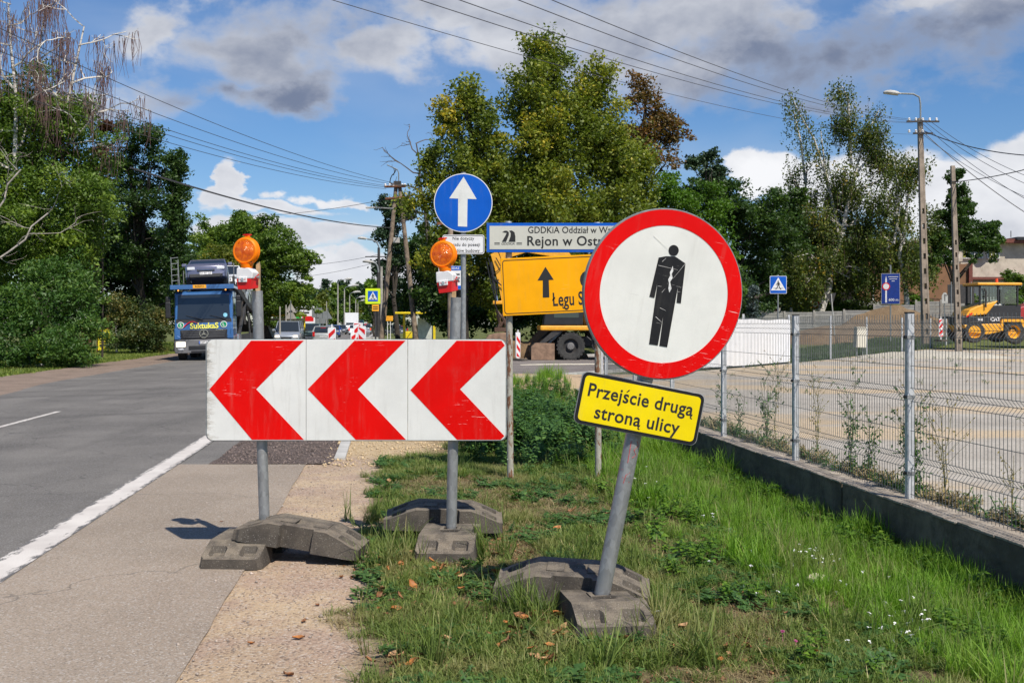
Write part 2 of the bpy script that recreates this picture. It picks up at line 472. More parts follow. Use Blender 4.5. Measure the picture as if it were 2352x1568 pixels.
# verge: sand along the tarmac, soil and dry thatch under the grass
def m_verge():
    m, T, b, out = newmat('verge soil')
    co = worldco(T)
    x, y, z = T.sep(co)
    u = T.math('MULTIPLY_ADD', y, K, x)
    un = T.math('ADD', u, T.math('MULTIPLY', T.math('SUBTRACT', T.noise(co, 1.4, 6, .65), .5), 1.1))
    v = T.new('ShaderNodeTexVoronoi'); T.link(co, v.inputs['Vector']); v.inputs['Scale'].default_value = 75
    g = T.sep(v.outputs['Color'])
    big = T.noise(co, .9, 5, .6)
    sand = T.mix(T.step(big, .38, .62), (.41, .30, .20), (.50, .375, .24))
    pink = T.noise(T.mapping(co, loc=(4, 2, 0)), 1.7, 5, .6)
    sand = T.mix(T.math('MULTIPLY', T.step(pink, .42, .62), .8), sand, (.38, .27, .205))
    sand = T.mix(T.math('MULTIPLY', T.step(g[0], .62, 1.0), .45), sand, (.62, .56, .48))
    sand = T.mix(T.math('MULTIPLY', T.step(g[1], .8, .95), .65), sand, (.12, .09, .07))
    soil = T.mix(T.step(T.noise(co, 3.5, 6, .7), .35, .65), (.10, .068, .04), (.22, .16, .09))
    straw = T.noise(T.mapping(co, scale=(1, .25, 1), rot=(0, 0, .6)), 60, 4, .7)
    soil = T.mix(T.math('MULTIPLY', T.step(straw, .5, .68), .6), soil, (.38, .30, .17))
    moss = T.step(T.noise(T.mapping(co, loc=(9, 3, 1)), 1.1, 5, .6), .42, .6)
    soil = T.mix(T.math('MULTIPLY', moss, .55), soil, (.07, .10, .03))
    c = T.mix(T.step(un, -.30, .02), sand, soil)
    far = T.math('MULTIPLY', T.step(y, 12.6, 13.3), T.math('SUBTRACT', 1.0, T.step(un, .35, .95)))
    c = T.mix(far, c, T.mix(T.step(g[2], .3, .8), (.42, .31, .18), (.54, .42, .27)))
    far2 = T.step(T.math('ADD', y, T.math('MULTIPLY', T.noise(co, .8, 4, .6), 6)), 25.5, 28)
    c = T.mix(far2, c, (.46, .34, .22))
    T.link(c, b.inputs['Base Color']); b.inputs['Roughness'].default_value = .95; b.inputs['Specular IOR Level'].default_value = .2
    bump(T, b, T.math('ADD', T.noise(co, 25, 6, .75), T.math('MULTIPLY', v.outputs['Distance'], -.6)), .014)
    return m
M_VERGE = m_verge()
def m_ground():
    m, T, b, out = newmat('turf and bare earth')
    co = worldco(T)
    c = T.mix(T.step(T.noise(co, .25, 6, .65), .4, .6), (.085, .11, .03), (.15, .17, .05))
    c = T.mix(T.math('MULTIPLY', T.step(T.noise(co, 1.5, 6, .7), .5, .68), .6), c, (.24, .18, .11))
    c = T.mix(T.math('MULTIPLY', T.noise(co, 40, 4, .7), .5), c, (.05, .06, .02))
    T.link(c, b.inputs['Base Color']); b.inputs['Roughness'].default_value = .95; b.inputs['Specular IOR Level'].default_value = .15
    bump(T, b, T.noise(co, 12, 6, .75), .06)
    return m
M_GROUND = m_ground()
def m_yard():
    m, T, b, out = newmat('gritty yard')
    co = worldco(T)
    c = T.mix(T.step(T.noise(co, .7, 6, .65), .35, .65), (.32, .288, .245), (.41, .372, .318))
    s = T.step(T.noise(T.mapping(co, scale=(.45, 1.0, 1), rot=(0,0,.3), loc=(2,5,0)), .32, 4, .5), .50, .60)
    c = T.mix(T.math('MULTIPLY', s, .75), c, (.50, .37, .22))
    v = T.new('ShaderNodeTexVoronoi'); T.link(co, v.inputs['Vector']); v.inputs['Scale'].default_value = 45
    g = T.sep(v.outputs['Color'])
    c = T.mix(T.math('MULTIPLY', T.step(g[0], .6, 1), .3), c, (.55, .52, .47))
    c = T.mix(T.math('MULTIPLY', T.step(g[1], .85, 1), .5), c, (.12, .11, .09))
    T.link(c, b.inputs['Base Color']); b.inputs['Roughness'].default_value = .95; b.inputs['Specular IOR Level'].default_value = .2
    bump(T, b, T.noise(co, 30, 5, .7), .01)
    return m
M_YARD = m_yard()
def m_line(name, wear, horizontal=True):
    m, T, b, out = newmat(name)
    co = worldco(T)
    x, y, z = T.sep(co)
    u = T.math('MULTIPLY_ADD', y, K, x)
    e = T.math('ABSOLUTE', T.math('ADD', u, 2.52)) if horizontal else T.math('MULTIPLY', u, 0.0)
    n = T.noise(co, 120, 4, .75)
    n2 = T.noise(T.mapping(co, scale=(1, .25, 1)), 26, 5, .7)
    k = T.math('ADD', T.math('MULTIPLY', e, 2.2 if horizontal else 0), T.math('MULTIPLY_ADD', n, .35, T.math('MULTIPLY', n2, .65)))
    w = T.step(k, .70 - wear, .76 - wear + .02)
    c = T.mix(T.step(T.noise(co, 2, 4, .6), .3, .7), (.50, .46, .42), (.62, .58, .53))
    c = T.mix(T.math('MULTIPLY', T.step(n, .55, .7), .4), c, (.35, .33, .30))
    c = T.mix(w, c, (.13, .125, .12))
    T.link(c, b.inputs['Base Color']); b.inputs['Roughness'].default_value = .75
    bump(T, b, T.math('ADD', T.noise(co, 90, 3, .6), T.math('MULTIPLY', w, -1.5)), .004)
    return m
M_EDGE = m_line('worn white edge paint', .0)
M_DASH = m_line('faded white lane paint', .17, False)

def m_signface(name, col, rough=.32, scratch=.9, chips=0.0, scol=(.8, .78, .74), edge_x=None, dirt=.12, seed=0):
    m, T, b, out = newmat(name)
    co = T.mapping(objco(T), loc=(seed, seed * .7, 0))
    cl = T.step(T.noise(co, 3.3, 3, .5), .50, .60)
    oc = objco(T)
    c = T.mix(T.step(T.noise(co, 3, 5, .6), .3, .7), tuple(x * .93 for x in col), tuple(min(1, x * 1.05) for x in col))
    # faint reflective grain
    v = T.new('ShaderNodeTexVoronoi'); T.link(oc, v.inputs['Vector']); v.inputs['Scale'].default_value = 330
    c = T.mix(T.math('MULTIPLY', T.step(v.outputs['Distance'], .35, .6), .12), c, tuple(x * .6 for x in col))
    c = T.mix(T.math('MULTIPLY', T.step(T.noise(co, 5, 8, .75), .55, .85), dirt), c, (.22, .20, .17))
    # faint run-off streaks
    st = T.noise(T.mapping(co, scale=(1, 1, .10)), 22, 5, .7)
    c = T.mix(T.math('MULTIPLY', T.step(st, .5, .8), dirt * 1.3), c, (.26, .24, .20))
    # long thin scratches in several directions
    for k, (ang_, sc, th) in enumerate(((.35, 7, .745), (-.8, 9, .755), (1.35, 8, .755), (2.2, 6, .75))):
        q = T.mapping(co, rot=(0, ang_, 0), scale=(1, 1, 30), loc=(k * 3.1, 0, k))
        w = T.step(T.noise(q, sc, 3, .55, .4), th - scratch * .045, th - scratch * .045 + .02)
        c = T.mix(T.math('MULTIPLY', T.math('MULTIPLY', w, cl), .75), c, scol)
    if chips:
        w = T.step(T.noise(co, 26, 6, .75), .74 - chips * .1, .76 - chips * .1)
        c = T.mix(w, c, scol)
    if edge_x is not None:
        x, y, z = T.sep(oc)
        q = T.math('ADD', T.math('MULTIPLY', T.math('SUBTRACT', x, edge_x), 6.0), T.math('MULTIPLY', T.noise(T.mapping(oc, scale=(1, 1, 2.2)), 20, 7, .8), 1.45))
        w = T.math('SUBTRACT', 1.0, T.step(q, .72, .8))
        c = T.mix(w, c, (.27, .27, .25))
        q2 = T.math('SUBTRACT', 1.0, T.step(T.math('ADD', T.math('MULTIPLY', T.math('SUBTRACT', x, edge_x), 4.0), T.math('MULTIPLY', T.noise(T.mapping(oc, scale=(.5, 1, 3)), 16, 6, .8), 1.6)), .86, 1.0))
        c = T.mix(T.math('MULTIPLY', q2, .45), c, (.42, .38, .32))
    T.link(c, b.inputs['Base Color']); b.inputs['Roughness'].default_value = rough
    b.inputs['Specular IOR Level'].default_value = .2
    bump(T, b, T.noise(co, 9, 3, .5), .0015)
    return m
M_WHITE = m_signface('white reflective film', (.70, .705, .67), dirt=.15)
M_WHITE_EDGE = m_signface('chipped white film', (.70, .705, .67), edge_x=-1.043, dirt=.25)
M_RED = m_signface('red reflective film', (.70, .001, .0), seed=2, scratch=.75)
M_RED_EDGE = m_signface('scraped red film', (.70, .001, .0), edge_x=-1.09, seed=3, scratch=.75)
M_RED2 = m_signface('scratched red ring film', (.70, .001, .001), scratch=1.05, chips=.3, seed=5)
M_WHITE2 = m_signface('scratched white disc film', (.72, .72, .67), scratch=.35, scol=(.3, .29, .27), seed=11)
M_YELLOW = m_signface('yellow film', (.86, .66, .004), scratch=.6, chips=.35, scol=(.33, .26, .10), seed=4)
M_AMBERSIGN = m_signface('amber film', (.92, .40, .002), scratch=.7, scol=(.85, .55, .12), seed=6, dirt=.1)
M_BLUE = m_signface('blue film', (.006, .10, .50), scratch=.3, scol=(.1, .3, .8), seed=7)
M_CREAM = m_signface('aged cream film', (.56, .55, .48), scratch=.2, scol=(.3, .29, .25), seed=8)
M_BLACKP = m_signface('black print', (.018, .018, .02), scratch=.8, chips=.3, scol=(.55, .54, .5), seed=9, dirt=.05)
M_BLACKT = mat('black lettering', (.02, .018, .016), .45, var=.1)
M_LIME = mat('fluorescent yellow green film', (.62, .80, .01), .4, var=.05)

def m_galv(name, c=(.32, .325, .32), rust=0.0, rough=.48, metal=.55):
    m, T, b, out = newmat(name)
    co = objco(T)
    v = T.new('ShaderNodeTexVoronoi'); T.link(T.mapping(co, scale=(1, 1, .6)), v.inputs['Vector']); v.inputs['Scale'].default_value = 38
    g = T.sep(v.outputs['Color'])[0]
    cc = T.mix(g, tuple(x * .82 for x in c), tuple(min(1, x * 1.15) for x in c))
    st = T.noise(T.mapping(co, scale=(1, 1, .08)), 30, 4, .7)
    cc = T.mix(T.math('MULTIPLY', T.step(st, .55, .75), .4), cc, tuple(x * 1.5 for x in c))
    cc = T.mix(T.math('MULTIPLY', T.step(T.noise(co, 4, 6, .7), .55, .8), .4), cc, tuple(x * .5 for x in c))
    if rust:
        x, y, z = T.sep(co)
        r = T.noise(T.mapping(co, scale=(1, 1, .3)), 14, 7, .75)
        w = T.step(r, .62 - rust * .2, .66 - rust * .2)
        cc = T.mix(w, cc, T.mix(T.noise(co, 30, 4, .7), (.10, .04, .02), (.25, .11, .05)))
        b.inputs['Metallic'].default_value = 0
    else: b.inputs['Metallic'].default_value = metal
    T.link(cc, b.inputs['Base Color']); b.inputs['Roughness'].default_value = rough
    bump(T, b, T.noise(co, 60, 4, .7), .002)
    return m
M_GALV = m_galv('galvanised steel')
M_GALVD = m_galv('weathered galvanised steel', (.24, .26, .26), metal=.35, rough=.6)
M_GALVL = m_galv('pale zinc', (.50, .51, .52), metal=.2, rough=.5)
M_RUSTPOLE = m_galv('rusty painted steel', (.36, .34, .28), rust=.55, rough=.7)
M_RUST = mat('rust', (.16, .065, .03), .85, var=.4, scale=12, bmp=.002)
M_WOODPOLE = mat('weathered wood pole', (.22, .17, .125), .9, var=.35, scale=5, bmp=.01, bscale=20)
M_WOOD = mat('raw pine', (.45, .30, .16), .8, var=.25, scale=14, bmp=.001)
M_CONC = mat('grey concrete', (.34, .32, .28), .9, var=.22, scale=3, bmp=.006, bscale=35, dirt=.35, dirtcol=(.16, .14, .11))
M_CONCL = mat('pale concrete', (.42, .41, .38), .9, var=.15, scale=3, bmp=.004, bscale=50)
M_BLACK = mat('black plastic', (.018, .018, .02), .5, var=.2)
M_TYRE = mat('tyre rubber', (.035, .034, .032), .85, var=.3, scale=9, bmp=.004, dirt=.3, dirtcol=(.16, .13, .10))
M_REDP = mat('red plastic', (.62, .01, .01), .35, var=.08)
M_WHITEP = mat('white plastic', (.74, .73, .72), .38, var=.05, dirt=.1)
M_GREENS = mat('green film', (.0, .26, .10), .4, var=.05)
M_WIRE = mat('dark wire', (.05, .05, .055), .6)
M_BARK = mat('dark bark', (.045, .036, .028), .95, var=.4, scale=6, bmp=.02, bscale=14)
M_DEADWOOD = mat('bleached dead wood', (.42, .37, .32), .9, var=.3, scale=5, bmp=.006, bscale=30)
def m_rubber():
    m, T, b, out = newmat('recycled rubber')
    co = objco(T)
    n = T.noise(co, 5, 6, .65)
    c = T.mix(T.step(n, .32, .68), (.062, .054, .046), (.115, .099, .080))
    geo = T.new('ShaderNodeNewGeometry'); nz = T.sep(geo.outputs['Normal'])[2]
    c = T.mix(T.math('MULTIPLY', T.step(nz, .3, 1.0), T.math('MULTIPLY', T.step(T.noise(co, 8, 5, .7), .3, .65), .65)), c, (.27, .225, .165))
    v = T.new('ShaderNodeTexVoronoi'); T.link(co, v.inputs['Vector']); v.inputs['Scale'].default_value = 260
    g = T.sep(v.outputs['Color'])[0]
    c = T.mix(T.math('MULTIPLY', T.step(g, .96, .99), .45), c, (.5, .47, .42))
    c = T.mix(T.math('MULTIPLY', T.step(T.noise(co, 120, 3, .7), .5, .35), .5), c, (.05, .045, .04))
    T.link(c, b.inputs['Base Color']); b.inputs['Roughness'].default_value = .92; b.inputs['Specular IOR Level'].default_value = .25
    bump(T, b, T.math('ADD', T.noise(co, 90, 5, .75), T.math('MULTIPLY', T.noise(co, 12, 4, .6), .9)), .005)
    return m
M_RUBBER = m_rubber()
def m_birch():
    m, T, b, out = newmat('birch bark')
    co = objco(T)
    n = T.noise(T.mapping(co, scale=(1, 1, 5)), 1.6, 6, .7)
    c = T.mix(T.step(n, .5, .6), (.62, .58, .52), (.07, .06, .05))
    T.link(c, b.inputs['Base Color']); b.inputs['Roughness'].default_value = .8
    return m
M_BIRCH = m_birch()
def m_amber():
    m, T, b, out = newmat('amber lens')
    co = objco(T)
    x, y, z = T.sep(co)
    r = T.math('SQRT', T.math('ADD', T.math('MULTIPLY', x, x), T.math('MULTIPLY', z, z)))
    rings = T.math('SINE', T.math('MULTIPLY', r, 900))
    spoke = T.math('MULTIPLY', T.math('SINE', T.math('MULTIPLY', x, 700)), T.math('SINE', T.math('MULTIPLY', z, 700)))
    c = T.mix(T.step(T.noise(co, 22, 4, .6), .35, .65), (.62, .085, .0), (.95, .20, .0))
    T.link(c, b.inputs['Base Color']); b.inputs['Roughness'].default_value = .12
    b.inputs['Coat Weight'].default_value = .25; b.inputs['Coat Roughness'].default_value = .05
    b.inputs['Subsurface Weight'].default_value = .25; b.inputs['Subsurface Radius'].default_value = (.03, .01, .002); b.inputs['Subsurface Scale'].default_value = .5
    bump(T, b, T.math('ADD', rings, spoke), .0007)
    return m
M_AMBER = m_amber()
M_AMBER2 = mat('amber plastic rim', (.90, .20, .0), .5, var=.08, spec=.25)
def glassm(name, col=(.02, .025, .03)):
    m, T, b, out = newmat(name)
    b.inputs['Base Color'].default_value = (*col, 1); b.inputs['Roughness'].default_value = .04
    b.inputs['Specular IOR Level'].default_value = .8
    return m
M_GLASS = glassm('dark window glass')
M_GLASSG = glassm('greenish window glass', (.03, .05, .05))
def paint(name, col, metal=.3, rough=.28):
    return mat(name, col, rough, metal, var=.05, coat=.7, dirt=.06)
M_CHROME = mat('chrome', (.7, .7, .72), .12, 1.0, var=.03)
def lampm(name, col, e):
    m, T, b, out = newmat(name)
    b.inputs['Base Color'].default_value = (*col, 1); b.inputs['Roughness'].default_value = .15
    if e: b.inputs['Emission Color'].default_value = (*col, 1); b.inputs['Emission Strength'].default_value = e
    return m
M_HEADLIT = lampm('lit headlamp', (1, .85, .6), 1.6)
M_HEAD = lampm('headlamp glass', (.55, .57, .6), 0)
M_TAIL = lampm('red tail lamp', (.5, .01, .01), 0)
M_BRAKE = lampm('lit brake lamp', (1, .05, .03), 1.2)
M_CATY = mat('machine yellow', (.78, .36, .02), .42, var=.12, dirt=.3, dirtcol=(.35, .2, .08), coat=.2)
M_DARKM = mat('dark machine steel', (.035, .033, .032), .6, var=.3, dirt=.35, dirtcol=(.16, .12, .09))
M_STEELW = mat('worn bucket steel', (.27, .17, .11), .6, .3, var=.3, scale=5)
# ================= the setting =================
def sheet(name, pts, z, m, kind='structure', label=None):
    b = MB(); b.add([(p[0], p[1], z) for p in pts], [tuple(range(len(pts)))])
    o = b.build(name, m); tag(o, label, kind=kind); return o
def ribbon(name, left, right, z, m, step=.5, v0=0, v1=1, wob=0, seed=0):
    """left/right: functions v -> u"""
    vs = []; fs = []; n = int((v1 - v0) / step) + 1
    for i in range(n + 1):
        v = v0 + (v1 - v0) * i / n
        wl = mnoise.noise(Vector((v * .8, seed, 0))) * wob + mnoise.noise(Vector((v * 3.1, seed, 5))) * wob * .4
        wr = mnoise.noise(Vector((v * .8, seed, 9))) * wob + mnoise.noise(Vector((v * 3.3, seed, 3))) * wob * .4
        a, c = U(left(v) + wl, v), U(right(v) + wr, v)
        vs += [(a.x, a.y, z), (c.x, c.y, z)]
        if i: k = 2 * i; fs.append((k - 2, k - 1, k + 1, k))
    o = MB().add(vs, fs).build(name, m); o['kind'] = 'structure'; return o
b = MB(); N = 40
gx = [-1800 + 3600 * i / N for i in range(N + 1)]
for pts in ([(-1800, -300), (1800, -300), (1800, -2.5), (-1800, -2.5)], [(-1800, -2.5), U(-1.05, -2.5).xy, U(-1.05, 30).xy, (-1800, 30)],
            [U(4.40, -2.5).xy, (1800, -2.5), (1800, 30), U(4.40, 30).xy], [(-1800, 30), (1800, 30), (1800, 2500), (-1800, 2500)]):
    b.add([(p[0], p[1], -.06) for p in pts], [(0, 1, 2, 3)])
g = b.build('ground', M_GROUND); tag(g, kind='structure')
ribbon('roadside_dirt', lambda v: -11.9 - (0 if v > 30 else 1.2 * sst(30 - v, 0, 25)), lambda v: -8.0, -.012, M_DIRT, 1.0, -10, 140, .25, 3)
ribbon('road', lambda v: -9.3 + (.7 * sst(30 - v, 0, 8)), lambda v: -2.05 if v < 12 else -2.0, .0, M_ROAD, .5, -10, 420, .06, 1)
ribbon('road_shoulder', lambda v: -2.42, lambda v: -.95, .004, M_SHOULDER, .2, -10, 12.2, .025, 2).location = (0, 0, 0)
def xr(v): return -2.52
ribbon('edge_line', lambda v: -2.645, lambda v: -2.395, .008, M_EDGE, 1, -10, 250, 0, 0)
for (a, c) in ((12.0, 19.6),):
    o = ribbon('lane_line', lambda v: -6.10, lambda v: -6.0, .004, M_DASH, 1, a, c); 
# broken-up strip with rubble and the flush kerb beside it
M_RUBBLE = m_sand('broken dark aggregate', (.15, .115, .10), (.22, .17, .15), (.38, .32, .28), .05)
ribbon('rubble_strip', lambda v: -2.04, lambda v: -.66, .008, M_RUBBLE, .15, 12.2, 60, .09, 6)
for i in range(14):
    v = 12.62 + i * 1.005
    k = MB().box((0, 0, -.05), (.13, .995, .14)).build('kerb_stone', M_CONCL, bevel=.006)
    k.location = U(-.585, v + .5, .01); k.rotation_euler[2] = TH; k['kind'] = 'structure'

def vh(u, v):
    """height of the verge"""
    h = .035 * sst(u, -.1, .5) + .02 * mnoise.noise(Vector((u * 1.1, v * .9, 0))) * sst(u, -.2, .6) + .008 * mnoise.noise(Vector((u * 4, v * 4, 3)))
    h -= .40 * sst(u, 2.3, 4.0) * (1 - sst(v, 22, 25))
    h += .30 * math.exp(-((u - 4.0) / 1.0) ** 2 - ((v - 25.8) / 1.6) ** 2)
    return h
nu, nv = 90, 260
V_ = np.zeros(((nu + 1) * (nv + 1), 3)); idx = 0
for j in range(nv + 1):
    v = -3 + 36.5 * (j / nv)
    for i in range(nu + 1):
        umax = 4.22 if v < 22.3 else 4.22 + 4 * sst(v, 22.3, 24)
        u = -1.15 + (umax + 1.15) * i / nu
        p = U(u, v, vh(u, v) - .003 - .02 * sst(-u, .9, 1.15)); V_[idx] = p; idx += 1
ii = np.arange(nu)[None, :] + (np.arange(nv) * (nu + 1))[:, None]
Q = np.stack([ii, ii + 1, ii + nu + 2, ii + nu + 1], -1).reshape(-1, 4)
verge = npmesh('verge', V_, Q, M_VERGE, smooth=True); tag(verge, kind='structure')
# side road joining from the right
SR = [(-7.5, 31.2), (-1.5, 30.6), (.05, 31.7), (4.06, 37.6), (9.4, 44.6), (34, 84), (27, 90), (9, 60), (4.6, 53.5), (1.0, 50.5), (-8.5, 48)]
sheet('side_road', SR, .008, M_SIDE)
kline = [(-1.5, 30.5), (.05, 31.6), (2.05, 34.55), (4.06, 37.5), (6.7, 41.0), (9.4, 44.5)]
def kerbrun(pts, length=1.0, w=.12, h=.10, name='kerb_stone', m=M_CONCL, z=0):
    for (a, c) in zip(pts[:-1], pts[1:]):
        a, c = Vector((*a, 0)), Vector((*c, 0)); d = c - a; n = max(1, round(d.length / length)); ang = math.atan2(d.y, d.x)
        for i in range(n):
            o = bpy.data.objects.get(name + '_src')
            k = MB().box((0, 0, h / 2 - .04), (d.length / n - .012, w, h + .08)).build(name, m)
            k.location = a + d * ((i + .5) / n) + Vector((0, 0, z)); k.rotation_euler[2] = ang; k['kind'] = 'structure'
kerbrun(kline, 1.4, .14, .04)
kerbrun([(-8.5, 48.1), (1.0, 50.6), (4.6, 53.6), (9, 60.1)], 1.6, .15, .12)
# small pale traffic island mark on the side road
sheet('road_marking', [(.35, 41.3), (4.6, 42.3), (4.4, 43.2), (1.4, 42.9), (.3, 42.0)], .013, mat('pale road marking', (.55, .5, .4), .9, var=.2, scale=3))
# yard behind the fence
YA = [U(4.48, -8).xy, U(4.48, 21.7).xy, (3.2, 30.5), (8.06, 37.3), (10.6, 41), (13.7, 46), (17.5, 52.8), (25.5, 65), (37.5, 85.5), (90, 90), (90, -8)]
sheet('yard', YA, .09, M_YARD)
# rising lot behind the second fence
def lot_h(x, y): return .09 + .95 * sst(y - .9 * x * .3, 48, 88)
nx, ny = 50, 50
V_ = np.array([((x := -2 + 122 * i / nx), (y := 38 + 110 * j / ny), lot_h(x, y) - (0.35 if y < 60 + 0 * x and x < 8 else .12) - (.6 if (y < 86 and x > 40) else 0)) for j in range(ny + 1) for i in range(nx + 1)])
ii = np.arange(nx)[None, :] + (np.arange(ny) * (nx + 1))[:, None]
Q = np.stack([ii, ii + 1, ii + nx + 2, ii + nx + 1], -1).reshape(-1, 4)
lot = npmesh('embankment', V_, Q, M_GROUND, smooth=True); tag(lot, kind='structure')

# ================= foreground signs =================
def slab(parent, loc, rot, name='ballast_base'):
    """recycled rubber foot, 0.86 m long, ramped ends with scooped hollows and a notch in one flank; long axis X"""
    L, Wd, H = .43, .21, .150
    xs = [-L, -L + .02, -.385, -.365, -.30, -.275, -.20, -.115, -.105, .105, .115, .20, .275, .30, .365, .385, L - .02, L]
    ys = [-1, -.80, -.72, -.34, -.24, .24, .34, .72, .80, 1]
    def top(x):
        a = abs(x)
        return H if a <= .20 else (.068 if a >= L - .02 else H + (.068 - H) * ((a - .20) / (L - .02 - .20)) ** 1.15)
    b = MB(); n, m = len(xs), len(ys); T, B = {}, {}
    for i, x in enumerate(xs):
        wf = (.90 if abs(x) > .4 else 1.0)
        for j, yy in enumerate(ys):
            z = top(x)
            if .29 < abs(x) < .37 and j in (2, 3, 6, 7): z -= .034
            if abs(x) < .106 and j in (4, 5): z -= .012
            y = yy * Wd * wf
            ytop = y * .93
            if abs(x) < .106 and j == 0: y = ytop = -.155; 
            if abs(x) < .106 and j == 1: y = ytop = -.150
            T[i, j] = len(b.v); b.v.append((x, ytop, z))
            B[i, j] = len(b.v); b.v.append((x, y, 0))
    for i in range(n - 1):
        for j in range(m - 1):
            b.f.append((T[i, j], T[i+1, j], T[i+1, j+1], T[i, j+1])); b.f.append((B[i, j], B[i, j+1], B[i+1, j+1], B[i+1, j]))
        b.f.append((B[i, 0], B[i+1, 0], T[i+1, 0], T[i, 0])); b.f.append((T[i, m-1], T[i+1, m-1], B[i+1, m-1], B[i, m-1]))
    for j in range(m - 1):
        b.f.append((B[0, j+1], B[0, j], T[0, j], T[0, j+1])); b.f.append((B[n-1, j], B[n-1, j+1], T[n-1, j+1], T[n-1, j]))
    o = b.build(name, M_RUBBER, parent, bevel=.007, seg=2); o.location = loc; o.rotation_euler = rot
    return o
M_RUBBERD = m_rubber()
BASES = []
def in_base(x, y, m=.0):
    for (cx, cy, rz) in BASES:
        dx, dy = x - cx, y - cy; a, b = dx * math.cos(rz) + dy * math.sin(rz), -dx * math.sin(rz) + dy * math.cos(rz)
        if abs(a) < .42 + m and abs(b) < .19 + m: return True
    return False
def base_pair(loc, low_rz, up_loc, up_rot, lab1, lab2, low_rot=(0, 0)):
    BASES.append((loc[0], loc[1], low_rz))
    if up_loc[2] < .17: BASES.append((up_loc[0], up_loc[1], up_rot[2]))
    a = thing('ballast_base', lab1, 'sign base', loc, 0, 'rubber ballast bases under the signs')
    a.rotation_euler = (low_rot[0], low_rot[1], low_rz)
    slab(a, (0, 0, 0), (0, 0, 0), 'rubber_block')
    # moulded feet, grip recess rims and the square pole socket
    frame_mb([(-.07, -.07), (.07, -.07), (.07, .07), (-.07, .07)], [(-.045, -.045), (.045, -.045), (.045, .045), (-.045, .045)], -.006, .006).build('pole_socket', M_RUBBER, a, loc=(0, 0, .151)).rotation_euler = (math.pi/2, 0, 0)
    c = thing('ballast_base', lab2, 'sign base', up_loc, 0, 'rubber ballast bases under the signs')
    c.rotation_euler = up_rot
    slab(c, (0, 0, 0), (0, 0, 0), 'rubber_block')
    for x_ in (-.10, .13): MB().box((x_, 0, .152), (.10, .16, .01)).build('top_pad', M_RUBBER, c, bevel=.004)
    return a, c

# ---- chevron board on two posts ----
ZC = 7.48; S = F / ZC
def X(px, Z=ZC): return (px - 1176) / F * Z
def Zh(py, Z=ZC): return EYE - (py - HZ) / F * Z
board = thing('chevron_board', 'wide white board with three red chevrons pointing left, paint chipped at its left edge', 'chevron sign', (X(819), ZC, 0))
bx = X(819)
panels = [(476, 704), (704, 937), (937, 1162)]
chev = [[(578, 782), (483, 893), (580, 1008.5), (699, 1008.5), (590, 893), (699, 782)],
        [(815, 782), (708, 893), (818, 1008.5), (933, 1008.5), (823, 893), (932, 782)],
        [(1049, 782), (943, 895), (1050, 1008.5), (1150, 1008.5), (1158.5, 1000), (1057, 893), (1159.5, 793), (1152, 782.5)]]
zt, zb = Zh(780), Zh(1010.5)
for k, (a, c) in enumerate(panels):
    xa, xc = X(a) - bx + .0015, X(c) - bx - .0015
    r = .045
    def corner(cx, cz, a0): return [(cx + r * math.cos(math.radians(a0 + 90 * i / 6)), cz + r * math.sin(math.radians(a0 + 90 * i / 6))) for i in range(7)]
    poly = []
    poly += corner(xc - r, zb + r, -90) if k == 2 else [(xc, zb)]
    poly += corner(xc - r, zt - r, 0) if k == 2 else [(xc, zt)]
    poly += corner(xa + r, zt - r, 90) if k == 0 else [(xa, zt)]
    poly += corner(xa + r, zb + r, 180) if k == 0 else [(xa, zb)]
    pn = MB().prism(poly, -.018, 0).build('sign_panel', M_WHITE_EDGE if k == 0 else M_WHITE, board, bevel=.0015, seg=1)
    ch = MB().prism([(X(px) - bx, Zh(py)) for px, py in chev[k]], -.0198, -.0178).build('red_chevron', M_RED_EDGE if k == 0 else M_RED, pn)
fo = []
def frame_pts(x0, x1, z0, z1, r): return rrect(x1 - x0, z1 - z0, r, 6, (x0 + x1) / 2, (z0 + z1) / 2)
frame_mb(frame_pts(X(475) - bx - .004, X(1163) - bx + .004, zb - .004, zt + .004, .05), frame_pts(X(476) - bx, X(1162) - bx, zb + .0005, zt - .0005, .045), -.012, .016).build('edge_frame', M_GALVD, board)
for q_ in (830, 960): MB().box((0, .012, Zh(q_)), (1.95, .02, .04)).build('back_rail', M_GALVD, board)

def post(name, label, px0, py0, px1, py1, Z, r=.038, m=None, top='cut'):
    x0, z0, x1, z1 = X(px0, Z), Zh(py0, Z), X(px1, Z), Zh(py1, Z)
    t = thing(name, label, 'post', (x0, Z, z0))
    p = MB().cyl((0, 0, 0), (x1 - x0, 0, z1 - z0), r, r, 28).build('steel_tube', m or M_GALV, t, smooth=True)
    return t, (x0, z0, x1, z1)
ZP = ZC + .06
pl, q = post('sign_post', 'grey steel post behind the left end of the chevron board', 609.5, 1262, 591, 668, ZP, .037)
MB().box(((q[2]-q[0]) * .55, -.04, Zh(895, ZP) - q[1]), (.10, .035, .03)).build('pipe_clamp', M_GALVD, pl)
MB().cyl((q[2]-q[0]+.035, -.01, q[3]-q[1]-.52), (q[2]-q[0]+.035, -.01, q[3]-q[1]-.01), .006, .006, 6).build('weld_seam', M_GALV, pl)
pr, q2 = post('sign_post', 'grey steel post behind the right end of the chevron board', 1036, 1248, 1047, 683, ZP, .037)
MB().box(((q2[2]-q2[0]) * .55, -.04, Zh(895, ZP) - q2[1]), (.10, .035, .03)).build('pipe_clamp', M_GALVD, pr)
